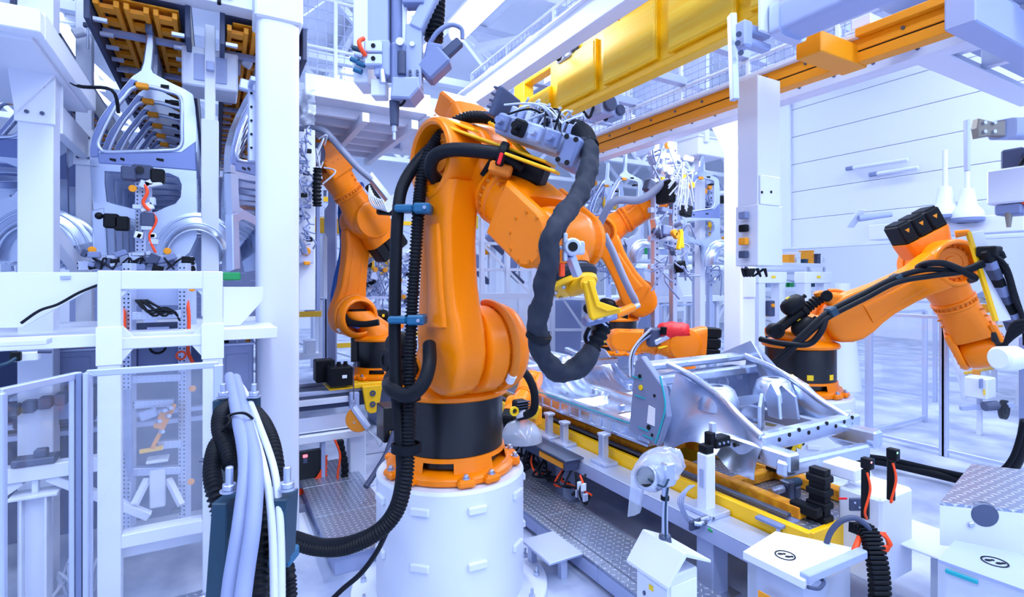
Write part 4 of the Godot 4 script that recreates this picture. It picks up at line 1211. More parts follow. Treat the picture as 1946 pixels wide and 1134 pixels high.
	for i in cp.size() - 1:
		var d := (cp[i + 1] - cp[i]).normalized()
		var xx := right_dir
		var zz := xx.cross(d).normalized()
		part(ch, "link", mb().box((cp[i] + cp[i + 1]) * .5, Vector3(.075, cp[i].distance_to(cp[i + 1]) * .86, .045), .004, Basis(xx, d, zz)), "black_plastic" if i % 2 == 0 else "rubber")
	hose("cable", "dark grey hose arching over the top of the cable chain", [1568, 1042, 2.3, 1578, 1012, 2.28, 1598, 990, 2.26, 1625, 984, 2.25, 1648, 1000, 2.24, 1652, 1014, 2.24], .012, "grey_dark")
	for i in 4:
		hose("cable", "orange cable looping beside the cable chain, %s of four from the left" % ["first", "second", "third", "fourth"][i], [1668 + i * 4, 1012, 2.26, 1684 + i * 3, 1022 + i * 4, 2.25, 1688 - i * 2, 1042 - i, 2.25, 1676, 1050 - i * 3, 2.25], .007, "signal_orange", 0, "orange cable loops")
	var oc := hose("cable", "short thick orange cable below the hose arch", [1634, 1020, 2.25, 1626, 1040, 2.22, 1620, 1056, 2.2], .012, "signal_orange")
	# table and see-through cover in the foreground
	var g := thing("covered_box", "white topped box with a clear front cover and an orange label beside the camera post", "box", W(1490, 1134, 2.1) * Vector3(1, 0, 1))
	var a := W(1412, 1050, 2.25)
	var top := [W(1412, 1052, 2.22), W(1474, 1027, 2.4), W(1624, 1062, 2.25), W(1528, 1098, 2.0)]
	for i in 4:
		top[i].y = .505
	slab(g, "top", top, .03, "white_paint")
	var lowq := []
	for q in top:
		lowq.append(q - Vector3(0, .03, 0))
	slab(g, "cover", [lowq[0].lerp(lowq[2], .04), lowq[1].lerp(lowq[3], .04), lowq[2].lerp(lowq[0], .04), lowq[3].lerp(lowq[1], .04)], .26, "plastic_wrap")
	slab(g, "inner_case", [lowq[0].lerp(lowq[2], .12), lowq[1].lerp(lowq[3], .12), lowq[2].lerp(lowq[0], .25), lowq[3].lerp(lowq[1], .12)], .3, "grey_paint")
	var md: Vector3 = (lowq[0] + lowq[3]) * .5 + Vector3(0, -.1, 0)
	var ux: Vector3 = (lowq[3] - lowq[0]).normalized()
	var bz := Basis(ux, Vector3.UP, ux.cross(Vector3.UP))
	part(g, "label", mb().box(md + bz.z * .016, Vector3(.1, .028, .004), .001, bz), "amber_paint", "orange label")
	emblem(g, (top[0] + top[1] + top[2] + top[3]) * .25 + Vector3(-.06, .001, 0) , .04)
	part(g, "arm", mb().beam(W(1528, 1098, 2.02), W(1640, 1050, 2.2), .04, .035, .004), "grey_paint")
	hose("cable", "thin grey cable under the white topped box", [1535, 1115, 1.98, 1556, 1118, 2.0, 1566, 1106, 2.05, 1560, 1100, 2.1], .007, "grey_dark")
	lift_table()
func slab(t: Node3D, called: String, q: Array, h: float, m: String) -> void:
	var b := mb()
	var lo := []
	for p in q:
		lo.append(p - Vector3(0, h, 0))
	var mid: Vector3 = (q[0] + q[2]) * .5
	b.quad(q[0], q[1], q[2], q[3], Vector3.UP)
	b.quad(lo[0], lo[1], lo[2], lo[3], Vector3.DOWN)
	for i in 4:
		var k := (i + 1) % 4
		b.quad(q[i], q[k], lo[k], lo[i], (q[i] + q[k]) * .5 - mid)
	part(t, called, b, m)
func bellows(o: Vector3, h: float) -> MB:
	var b := mb()
	var k := 7
	for i in k:
		var y := o.y + h * i / k
		b.bx(Vector3(o.x - .04, y, o.z - .05), Vector3(o.x + .04, y + h / k * .55, o.z + .05), .006)
		b.bx(Vector3(o.x - .025, y + h / k * .5, o.z - .04), Vector3(o.x + .025, y + h / k, o.z + .04), 0)
	return b
# round warning mark: two shoe soles in a ring
func emblem(t: Node3D, c: Vector3, r: float) -> void:
	var tr := Transform3D(Basis(Vector3.UP, -.5), c)
	var e := part(t, "emblem", mb().lathe(vv([r * .86, 0, r, 0, r, .0015, r * .86, .0015]), tr, 32), "black_plastic", "black round mark with two shoe soles")
	for s in [-1.0, 1.0]:
		var b := mb()
		b.lathe(vv([0, 0, r * .2, 0, r * .2, .0015, 0, .0015]), tr * Transform3D(Basis().scaled(Vector3(1.5, 1, .9)), Vector3(s * r * .25 - .1 * r, 0, s * r * .28)), 14)
		b.lathe(vv([0, 0, r * .15, 0, r * .15, .0015, 0, .0015]), tr * Transform3D(Basis(), Vector3(s * r * .25 + r * .32, 0, s * r * .28)), 12)
		part(e, "sole", b, "black_plastic")
func lift_table() -> void:
	var t := thing("lift_table", "white table topped with pale chequer plate and a dark wheel in the right corner", "table", W(1880, 1134, 2.1) * Vector3(1, 0, 1))
	var q := [W(1786, 954, 2.25), W(1846, 908, 2.72), W(1990, 935, 2.6), W(1990, 1010, 2.15)]
	var hy: float = W(1786, 954, 2.25).y
	for i in 4:
		q[i].y = hy
	slab(t, "top", q, .012, "chequer_plate")
	var low := []
	for p in q:
		low.append(p - Vector3(0, .0125, 0))
	slab(t, "body", low, .17, "white_paint")
	var d: Vector3 = (q[3] - q[0]).normalized()
	var nn := d.cross(Vector3.UP)
	if nn.dot(fwd_dir) > 0:
		nn = -nn
	var w: Vector3 = q[0] + d * .16 + Vector3(0, -.036, 0)
	part(t, "wheel", mb().cyl(w - nn * .03, w + nn * .003, .05, .05, 32, .004), "dark_steel", "dark wheel half sunk in the table edge")
	var bo: Vector3 = q[0] + d * .11 + Vector3(0, -.08, 0)
	part(t, "bolt", mb().cyl(bo, bo + nn * .012, .012, .012, 8, .003), "steel")
	# lower body
	var l2 := []
	for i in 4:
		l2.append(low[i].lerp(low[(i + 2) % 4], .1) - Vector3(0, .17, 0))
	slab(t, "column", l2, .2, "white_bright")
	for k in [[.16, "dark_steel"], [.22, "grey_mid"]]:
		var p: Vector3 = l2[0] + d * k[0] + nn * .01
		part(t, "guide", mb().box(p + Vector3(0, -.06, 0), Vector3(.025, .12, .025), .003), k[1])
	var b := thing("covered_box", "clear covered grey box with a round black mark under the lift table", "box", W(1900, 1134, 2.0) * Vector3(1, 0, 1))
	var y2: float = W(1782, 1062, 2.05).y
	var r := [W(1782, 1062, 2.05), W(1815, 1040, 2.2), W(1990, 1075, 2.05), W(1990, 1145, 1.8)]
	for i in 4:
		r[i].y = y2
	slab(b, "lid", r, .012, "grey_paint")
	var r2 := []
	for p in r:
		r2.append(p - Vector3(0, .0125, 0))
	slab(b, "cover", r2, .25, "plastic_wrap")
	slab(b, "inner_case", [r2[0].lerp(r2[2], .08), r2[1].lerp(r2[3], .08), r2[2].lerp(r2[0], .08), r2[3].lerp(r2[1], .08)], .3, "white_paint")
	part(b, "blue_strip", mb().beam(r2[0].lerp(r2[3], .08) + Vector3(0, -.02, 0), r2[0].lerp(r2[3], .4) + Vector3(0, -.02, 0), .012, .016, .002), "sealant", "light blue strip")
	emblem(b, r[0].lerp(r[2], .42) + Vector3(.01, .001, .03), .042)
# ---- steelwork overhead on the right, gripper arms, lamps, panelled wall, glass fence
func rod(b: MB, a: Vector3, e: Vector3, r: float) -> MB:
	return b.cyl(a, e, r, r, 8)
func railing(called: String, label: String, a: Vector3, e: Vector3, h: float, posts: int, mesh := true) -> Node3D:
	var t := thing(called, label, "railing", a)
	for i in posts:
		var p := a.lerp(e, i / float(posts - 1))
		part(t, "post", mb().beam(p, p + Vector3(0, h, 0), .035, .035), "white_paint")
	for y in [h, h * .5]:
		part(t, "rail", mb().cyl(a + Vector3(0, y, 0), e + Vector3(0, y, 0), .018, .018, 8), "white_paint")
	part(t, "kick_plate", mb().beam(a + Vector3(0, .06, 0), e + Vector3(0, .06, 0), .008, .1), "white_paint")
	if mesh:
		var b := mb()
		var n := int(a.distance_to(e) / .08)
		for i in n:
			var p := a.lerp(e, i / float(n))
			b.beam(p + Vector3(0, .1, 0), p + Vector3(0, h, 0), .006, .006, 0)
		for i in 8:
			b.beam(a + Vector3(0, h * (i + 1) / 9, 0), e + Vector3(0, h * (i + 1) / 9, 0), .006, .006, 0)
		part(t, "wire_mesh", b, "grey_paint", "", "stuff")
	return t
func tube_lamp(c: Vector3, l: float, r: float, label: String, e: float, along := Vector3(0, 0, 1)) -> void:
	var t := thing("tube_lamp", label, "lamp", c, "fluorescent tube lamps")
	part(t, "tray", mb().beam(c - along * (l * .5 + .04) + Vector3(0, r + .025, 0), c + along * (l * .5 + .04) + Vector3(0, r + .025, 0), r * 2.6, .03, .006), "white_paint")
	part(t, "tube", mb().cyl(c - along * l * .5, c + along * l * .5, r, r, 16, .01), "tube_glow")
	for s in [-1.0, 1.0]:
		part(t, "end_cap", mb().cyl(c + along * (s * l * .5), c + along * (s * (l * .5 + .03)), r * 1.08, r * 1.08, 16, .004), "white_paint")
	var li := AreaLight3D.new()
	li.name = "lamp_light"
	li.area_size = Vector2(r * 2.0, l) if along.z != 0.0 else Vector2(l, r * 2.0)
	li.light_color = Color(.9, .94, 1.0)
	li.light_energy = e
	li.shadow_enabled = true
	li.area_range = 40.0
	li.rotation = Vector3(-PI / 2, 0, 0)
	li.position = Vector3(0, -r - .02, 0)
	t.add_child(li)
func build_overhead() -> void:
	# upper yellow truss with panels hung in front of it
	var t := thing("yellow_truss", "bright yellow panelled truss beam running overhead, the upper of the two yellow beams", "beam", V(2.6, 3.06, 3.2))
	part(t, "bottom_chord", mb().bx(V(2.58, 3.06, 1.2), V(2.68, 3.15, 4.45), .006), "yellow_paint")
	part(t, "top_chord", mb().bx(V(2.58, 3.53, 1.2), V(2.68, 3.61, 4.45), .006), "yellow_paint")
	for d in [4.39, 3.74, 3.13, 2.49, 1.88, 1.3]:
		part(t, "post", mb().bx(V(2.575, 3.1, d - .05), V(2.685, 3.6, d + .14), .005), "yellow_paint")
	var pn := [[4.36, 3.86, 3.34], [3.72, 3.22, 3.5], [3.11, 2.58, 3.52], [2.46, 1.97, 3.5], [1.86, 1.4, 3.5]]
	for q in pn:
		var pl := part(t, "panel", mb().bx(V(2.535, 3.13, q[1]), V(2.565, q[2], q[0]), .008), "panel_yellow")
		part(pl, "rim", mb().bx(V(2.545, 3.12, q[1] - .012), V(2.575, q[2] + .01, q[0] + .012), .003), "yellow_paint")
	for d in [3.62, 3.3, 2.9]:
		part(t, "hanger", mb().prism([Vector2(-.05, 0), Vector2(.05, 0), Vector2(.05, .05), Vector2(.02, .05), Vector2(.02, .1), Vector2(-.02, .1), Vector2(-.05, .06)], .06, Transform3D(Basis(Vector3(0, 0, 1), Vector3.UP, Vector3(-1, 0, 0)), V(2.62, 3.6, d)), .004), "yellow_paint")
	# lower yellow beam with its dark slot
	var l := thing("yellow_beam", "long amber beam with a dark slot carrying the hanging white column, the lower yellow beam", "beam", V(3.6, 3.05, 3.0))
	part(l, "beam", mb().bx(V(3.6, 3.05, 1.35), V(3.7, 3.115, 5.2), .004), "amber_paint")
	part(l, "beam_top", mb().bx(V(3.6, 3.125, 1.35), V(3.7, 3.2, 5.2), .004), "amber_paint")
	part(l, "slot", mb().bx(V(3.61, 3.113, 1.35), V(3.69, 3.127, 5.2), 0), "dark_hole")
	part(l, "cap_strip", mb().bx(V(3.56, 3.2, 1.35), V(3.72, 3.23, 5.2), .004), "white_paint", "white strip")
	var bb := mb()
	for i in 12:
		bb.cyl(V(3.6, 3.165, 1.6 + i * .3), V(3.592, 3.165, 1.6 + i * .3), .012, .012, 6)
	part(l, "bolts", bb, "dark_steel", "", "stuff")
	part(l, "cross_box", mb().bx(V(3.2, 3.04, 1.86), V(3.72, 3.17, 2.02), .006), "amber_paint")
	part(l, "near_arm", mb().bx(V(3.55, 3.2, 1.36), V(3.66, 3.25, 1.85), .004), "amber_paint")
	part(l, "wedge", mb().prism([Vector2(-1.36, 3.13), Vector2(-1.36, 3.24), Vector2(-1.72, 3.16), Vector2(-1.72, 3.13)], .08, Transform3D(Basis(Vector3(0, 0, 1), Vector3.UP, Vector3(-1, 0, 0)), Vector3(3.72, 0, 0)), .003), "clamp_blue", "teal wedge")
	# beams that carry them, in white
	var g := thing("white_edge_beam", "white edge beam of the upper deck, sloping up above the upper yellow truss", "beam", V(2.2, 3.36, 4.0))
	part(g, "web", mb().bx(V(2.2, 3.36, 1.0), V(2.215, 3.56, 5.6), .003), "white_bright")
	part(g, "lower_flange", mb().bx(V(2.17, 3.35, 1.0), V(2.3, 3.37, 5.6), .004), "white_bright")
	part(g, "top_flange", mb().bx(V(2.17, 3.55, 1.0), V(2.3, 3.57, 5.6), .004), "white_bright")
	for i in 6:
		solo("cross_joist", "grey joist above the yellow beams, number %s from the near end" % ["one", "two", "three", "four", "five", "six"][i], "joist", mb().bx(V(2.3, 3.62, 1.6 + i * .72), V(4.4, 3.7, 1.68 + i * .72), .004), "grey_paint", "cross joists")
	railing("deck_railing", "white mesh railing above the lower yellow beam", V(4.15, 3.3, 1.5), V(4.15, 3.3, 5.4), .62, 6)
	railing("deck_railing", "white mesh railing behind the upper yellow truss", V(2.9, 3.62, 2.4), V(2.9, 3.62, 6.2), .7, 5)
	var db := thing("deck_beam", "pale steel channel with bolts under the mesh railing above the lower yellow beam", "beam", V(4.2, 3.18, 3.4))
	part(db, "channel", mb().bx(V(4.2, 3.18, 1.3), V(4.24, 3.36, 5.6), .003).bx(V(4.24, 3.18, 1.3), V(4.36, 3.2, 5.6), .003).bx(V(4.24, 3.34, 1.3), V(4.36, 3.36, 5.6), .003), "white_paint")
	var b2 := mb()
	for i in 14:
		b2.cyl(V(4.2, 3.24, 1.5 + i * .28), V(4.19, 3.24, 1.5 + i * .28), .014, .014, 6)
	part(db, "bolts", b2, "dark_steel", "", "stuff")
	# grey devices hanging between the yellow beams
	for k in [[1140, 205, 5.2, .16], [1165, 215, 5.4, .12], [1080, 100, 4.4, .12]]:
		var c := W(k[0], k[1], k[2])
		var s := thing("drive_unit", ["grey drive unit with a dark pulley under the deck behind the yellow truss", "small grey drive unit beside the dark pulley", "grey drive unit with a loop of hose above the yellow truss"][[1140, 1165, 1080].find(k[0])], "drive", c)
		part(s, "case", mb().box(c, Vector3(k[3], k[3] * 1.2, k[3] * 1.6), .01), "grey_paint")
		part(s, "pulley", mb().cyl(c + Vector3(0, 0, k[3] * .8), c + Vector3(0, 0, k[3] * 1.1), k[3] * .45, k[3] * .45, 20, .006), "grey_dark")
		part(s, "bracket", mb().box(c + Vector3(0, k[3] * .8, 0), Vector3(k[3] * .5, k[3] * .9, k[3]), .006), "alu")
		part(s, "hose", mb().tube([c + Vector3(-k[3] * .5, 0, 0), c + Vector3(-k[3], -k[3] * .8, .03), c + Vector3(-k[3] * 1.4, -k[3] * .2, 0)], .014, 8), "hose_black")
	solo("red_flag", "small red plate high above the yellow truss", "plate", mb().prism([Vector2(-.09, -.1), Vector2(.06, -.1), Vector2(.09, .12), Vector2(.02, .12)], .02, Transform3D(Basis(), W(1192, 18, 3.9)), .003), "red")
	# hanging white column
	var hc := thing("hanging_column", "white box column hanging from the lower yellow beam, its end at eye height", "column", RD(1475, 505, 2.3))
	var a := RD(1440, 505, 2.3)
	var e := RD(1483, 505, 2.3)
	part(hc, "shaft", mb().bx(Vector3(a.x, a.y, a.z - .16), Vector3(e.x, 3.05, e.z), .004), "white_paint")
	part(hc, "cover", mb().bx(Vector3(a.x + .01, a.y + .42, a.z + .0), Vector3(e.x - .02, a.y + .62, a.z + .016), .004), "white_bright")
	part(hc, "lower_box", mb().bx(Vector3(a.x - .01, a.y, a.z - .17), Vector3(e.x + .01, a.y + .42, e.z + .012), .006), "white_paint")
	for k in [[.02, .5], [.12, .51]]:
		part(hc, "screw", mb().cyl(Vector3(a.x + k[0], a.y + k[1], a.z + .016), Vector3(a.x + k[0], a.y + k[1], a.z + .02), .01, .01, 8), "dark_hole")
	for i in 4:
		part(hc, "sensor", mb().box(Vector3(a.x - .04, a.y + .08 + i * .09, a.z - .08), Vector3(.04, .05, .06), .006), ["grey_dark", "amber_paint", "black_plastic", "grey_mid"][i])
	var cc := mb()
	for i in 8:
		var p := Vector3(a.x + rng.randf_range(-.06, .1), a.y - .02, a.z - rng.randf_range(0, .1))
		cc.tube([p, p + Vector3(rng.randf_range(-.05, .05), -.05, 0), p + Vector3(rng.randf_range(-.08, .08), .0, .02)], .008, 6)
	part(hc, "cables", cc, "hose_black", "", "stuff")
	# gripper boom: rounded square beam pointing along the line
	var bo := W(1500, 42, 2.6)
	var bm := thing("gripper_boom", "grey rounded square boom with a forked claw reaching in from the top right", "gripper", bo)
	var dz := Vector3(0, 0, 1)
	part(bm, "beam", mb().sloft([[bo, Vector3(.1, 0, 0), Vector3(0, .075, 0), 6.0], [bo + dz * 1.4, Vector3(.1, 0, 0), Vector3(0, .075, 0), 6.0]], 28), "grey_paint")
	part(bm, "flange", mb().sloft([[bo - dz * .03, Vector3(.115, 0, 0), Vector3(0, .09, 0), 5.0], [bo + dz * .02, Vector3(.115, 0, 0), Vector3(0, .09, 0), 5.0]], 28), "alu")
	part(bm, "flange_plate", mb().box(bo + Vector3(-.06, .04, -.05), Vector3(.2, .2, .02), .004), "white_paint")
	var f := W(1425, 72, 2.62)
	part(bm, "fork", mb().box(f + Vector3(.03, .035, 0), Vector3(.2, .04, .06), .008).box(f + Vector3(.03, -.03, 0), Vector3(.2, .035, .06), .008).box(f + Vector3(-.05, 0, 0), Vector3(.06, .13, .07), .01), "grey_paint")
	part(bm, "finger", mb().beam(W(1391, 28, 2.62), W(1396, 190, 2.62), .045, .032, .003, right_dir), "alu")
	for k in [[1404, 65], [1408, 100], [1402, 82]]:
		part(bm, "bolt", mb().cyl(W(k[0], k[1], 2.56), W(k[0], k[1], 2.545), .014, .014, 8), "dark_steel")
	# second claw at the right edge
	var r2 := W(1905, 245, 3.3)
	var b3 := thing("gripper_boom", "grey boom with a worn claw entering at the right edge above the valve plate", "gripper", r2)
	part(b3, "beam", mb().sloft([[r2, Vector3(0, 0, .07), Vector3(0, .06, 0), 6.0], [r2 + right_dir * .6, Vector3(0, 0, .07), Vector3(0, .06, 0), 6.0]], 24), "grey_paint")
	part(b3, "claw", mb().prism([Vector2(0, .05), Vector2(-.08, .04), Vector2(-.17, .06), Vector2(-.18, 0), Vector2(-.17, -.06), Vector2(-.08, -.045), Vector2(0, -.05)], .05, Transform3D(Basis(right_dir, Vector3.UP, -fwd_dir), r2), .006), "worn_metal")
	part(b3, "finger", mb().beam(W(1837, 228, 3.3), W(1838, 325, 3.3), .03, .022, .003, right_dir), "alu")
	for i in 4:
		part(b3, "bolt", mb().cyl(r2 + right_dir * (-.14 + (i % 2) * .06) + Vector3(0, .03 - (i / 2) * .055, 0) - fwd_dir * .025, r2 + right_dir * (-.14 + (i % 2) * .06) + Vector3(0, .03 - (i / 2) * .055, 0) - fwd_dir * .04, .012, .012, 6), "steel")
	# white tool head at the right edge
	var th := W(1926, 355, 3.6)
	var h := thing("nozzle_machine", "white machine head with a dark motor and hanging nozzle at the right edge", "machine", th)
	part(h, "case", mb().box(th, Vector3(.22, .24, .22), .012), "white_paint")
	part(h, "motor", mb().box(th + Vector3(.02, .19, 0), Vector3(.1, .14, .12), .012), "grey_dark")
	part(h, "lever", mb().tube([th + Vector3(-.08, .13, .06), th + Vector3(-.02, .2, .08), th + Vector3(.1, .2, .08)], .014, 8), "hose_black")
	part(h, "knob", mb().cyl(th + Vector3(.0, -.06, .11), th + Vector3(.0, -.06, .125), .02, .02, 14, .003), "alu")
	part(h, "clamp", mb().box(th + Vector3(.0, -.16, 0), Vector3(.2, .07, .14), .01), "grey_mid")
	part(h, "nozzle", mb().cyl(th + Vector3(-.08, -.18, 0), th + Vector3(-.08, -.28, 0), .024, .012, 10), "worn_metal")
	part(h, "tube", mb().tube([th + Vector3(-.09, -.12, .08), th + Vector3(0, -.15, .1), th + Vector3(.08, -.1, .09)], .014, 8), "signal_orange", "orange hose loop")
	# rod end at the right edge, close to the camera
	var ro := W(1896, 681, 1.35)
	var rd := thing("rod_end", "pale metal cylinder close to us at the right edge", "rod", ro)
	part(rd, "cap", mb().cyl(ro, ro + right_dir * .06 + fwd_dir * .01, .031, .031, 24, .006), "white_bright")
	part(rd, "shaft", mb().cyl(ro + right_dir * .06 + fwd_dir * .01, ro + right_dir * .4 + fwd_dir * .05, .021, .021, 20), "alu")
	# fluorescent tubes under the white beam
	var lt := thing("lamp_beam", "white beam along which the two bright tube lamps hang", "beam", V(4.6, 3.42, 3.5))
	part(lt, "beam", mb().bx(V(4.56, 3.44, 1.8), V(4.72, 3.52, 6.4), .005), "white_paint")
	part(lt, "lip", mb().bx(V(4.53, 3.42, 1.8), V(4.75, 3.44, 6.4), .003), "white_paint")
	tube_lamp(V(4.62, 3.33, 2.55), .75, .045, "bright tube lamp right of the hanging white column", 3.0)
	tube_lamp(V(4.62, 3.33, 4.25), 1.25, .05, "bright tube lamp above the rear robot left of the white post", 3.0)
	tube_lamp(V(4.9, 3.45, 3.75), .6, .03, "short tube lamp tucked behind the hanging white column", 1.5, Vector3.RIGHT)
	# white post with a knee brace
	var po := W(1405, 532, 6.3)
	var pt := thing("white_post", "tall white post with a knee brace behind the car floor", "post", po * Vector3(1, 0, 1))
	part(pt, "post", mb().bx(Vector3(po.x - .13, 0, po.z - .13), Vector3(po.x + .13, 3.6, po.z + .13), .02), "white_bright")
	part(pt, "brace", mb().beam(Vector3(po.x, 3.0, po.z), Vector3(po.x - .55, 3.5, po.z + .1), .14, .1, .01), "white_bright")
	part(pt, "plate", mb().box(Vector3(po.x, 1.6, po.z + .14), Vector3(.2, .3, .02), .004), "white_paint")
	part(pt, "hook", mb().tube([po + Vector3(-.14, .22, .14), po + Vector3(-.12, .16, .18), po + Vector3(-.1, .1, .15)], .018, 8), "grey_dark")
	# frame at the top right corner
	var tr := thing("top_frame", "heavy pale steel frame crossing the top right corner", "frame", V(3.9, 3.1, 1.3))
	part(tr, "front_beam", mb().bx(V(3.45, 3.0, 1.2), V(6.5, 3.22, 1.34), .008), "grey_paint")
	part(tr, "low_beam", mb().bx(V(3.6, 3.27, 1.78), V(6.5, 3.34, 1.9), .006), "white_paint")
	part(tr, "low_lip", mb().bx(V(3.6, 3.255, 1.74), V(6.5, 3.27, 1.94), .003), "white_paint")
	part(tr, "deck", mb().bx(V(3.9, 3.5, .6), V(6.5, 3.53, 1.9), .002), "grey_paint")
	for i in 3:
		part(tr, "rib", mb().bx(V(4.2 + i * .5, 3.3, 1.34), V(4.27 + i * .5, 3.5, 1.78), .005), "white_paint")
	part(tr, "hanger", mb().bx(V(3.95, 3.22, 1.36), V(4.1, 3.5, 1.5), .005), "white_paint")
	# panelled wall that hangs in front of the next hall
	for i in 9:
		struct("wall_panel", mb().bx(V(8.98, 2.24 + i * .49, -3), V(9.05, 2.722 + i * .49, 5.75), .006), "wall_panel")
	struct("wall_right_trim", mb().bx(V(8.95, 2.2, -3), V(9.08, 2.24, 5.75), .004), "white_paint")
	struct("wall_right_trim", mb().bx(V(8.93, 2.2, 5.75), V(9.1, 6.6, 5.95), .01), "white_paint")
	for k in [[1615, 320, 1725, 303], [1660, 331, 1745, 318]]:
		var p := RX(k[0], k[1], 8.9)
		var q := RX(k[2], k[3], 8.9)
		var s := thing("wall_rod", "thin white rod fixed flat along the panelled wall, " + ("upper" if k[0] == 1615 else "lower") + " of two", "rod", p)
		part(s, "rod", mb().cyl(p, q, .03, .03, 8), "white_paint")
		part(s, "end", mb().box(p, Vector3(.06, .06, .12), .01), "grey_mid")
	for k in [[1796, 285, 400], [1838, 320, 405]]:
		var p := RX(k[0], k[2], 8.2)
		var tp := RX(k[0], k[1], 8.2)
		var s := thing("pendant_lamp", "white bell shaped pendant on a thin pole before the panelled wall, " + ("left" if k[0] == 1796 else "right") + " of two", "lamp", p)
		part(s, "pole", mb().cyl(p, tp, .03, .03, 8), "white_paint")
		part(s, "bell", mb().lathe(vv([.17, -.06, .16, .02, .1, .1, .07, .3, 0, .32]), Transform3D(Basis(), p), 20), "white_paint")
		part(s, "ring", mb().lathe(vv([.1, -.12, .17, -.1, .17, -.06, .1, -.06]), Transform3D(Basis(), p), 20), "grey_mid")
	solo("wall_shelf_board", "long pale board under the white pendants before the panelled wall", "board", mb().bx(RX(1650, 428, 8.3), RX(1946, 398, 8.3) + Vector3(.3, -.25, 0), .01), "white_paint")
	var sp := RX(1632, 415, 8.4)
	var bk := thing("wall_bracket", "small tilted white bracket with a plate on the panelled wall", "bracket", sp)
	part(bk, "plate", mb().beam(RX(1614, 432, 8.4), RX(1638, 398, 8.4), .2, .03, .004), "white_paint")
	part(bk, "arm", mb().cyl(sp, sp + Vector3(.3, .05, .3), .05, .04, 10), "grey_paint")
	glass_fence()
func fence_panel(label: String, a: Vector3, e: Vector3, h: float, w := .045, glass := "glass_panel") -> Node3D:
	var t := thing("safety_fence", label, "fence", a, "clear safety fence panels")
	for p in [a, e]:
		part(t, "post", mb().beam(p, p + Vector3(0, h, 0), w, w, .004), "alu")
	part(t, "top_rail", mb().beam(a + Vector3(0, h, 0), e + Vector3(0, h, 0), w * .7, w * .7, .003), "alu")
	part(t, "bottom_rail", mb().beam(a + Vector3(0, .06, 0), e + Vector3(0, .06, 0), w * .7, w * .7, .003), "alu")
	# near panes have their 5 mm; far ones, where that is far under a pixel, are single sheets
	if a.distance_to(Vector3(0, 1, 0)) < 3.5:
		part(t, "pane", mb().beam(a + Vector3(0, h * .5 + .03, 0), e + Vector3(0, h * .5 + .03, 0), .005, h - .08, 0), glass)
	else:
		part(t, "pane", mb().quad(a + Vector3(0, .07, 0), e + Vector3(0, .07, 0), e + Vector3(0, h - .01, 0), a + Vector3(0, h - .01, 0)), glass)
	return t
func glass_fence() -> void:
	fence_panel("clear fence panel right of the big orange robot's reach, ending at the right edge", V(5.95, 0, 1.6), V(5.95, 0, 2.3), 1.3)
	fence_panel("clear fence panel under the right-hand robot's wrist", V(5.95, 0, 2.32), V(5.95, 0, 2.95), 1.3)
	fence_panel("clear fence panel behind the right-hand pedestal, running off across", V(5.97, 0, 2.98), V(7.2, 0, 2.98), 1.3)
	fence_panel("clear fence panel far back under the right-hand robot's elbow", V(8.5, 0, 3.4), V(8.5, 0, 5.0), 1.35)
# ---- left: fenced door, hanging body-side frames, measuring fixture, cable trough, white column
func plane2(px: float, py: float, d: float) -> Vector2:
	var p := RD(px, py, d)
	return Vector2(p.x, p.y)
func poly(a: Array, d: float, off := Vector2.ZERO) -> Array:
	var o := []
	for i in a.size() / 2:
		o.append(plane2(a[i * 2], a[i * 2 + 1], d) - off)
	return o
var side_frame: Node3D
func build_left() -> void:
	var t := thing("white_column", "thick rounded white column just left of the large orange robot", "column", V(.35, 0, 3.73))
	part(t, "shaft", mb().sloft([[V(.35, 0, 3.73), Vector3(.125, 0, 0), Vector3(0, 0, .125), 5.0], [V(.35, 3.3, 3.73), Vector3(.125, 0, 0), Vector3(0, 0, .125), 5.0]], 40), "white_paint")
	part(t, "head", mb().bx(V(.21, 3.28, 3.59), V(.49, 4.4, 3.87), .012), "white_paint")
	part(t, "base_plate", mb().bx(V(.15, 0, 3.53), V(.55, .025, 3.93), .004), "white_paint")
	door_frame()
	hanging_frames()
	fixture()
	trough()
	overhead_left()
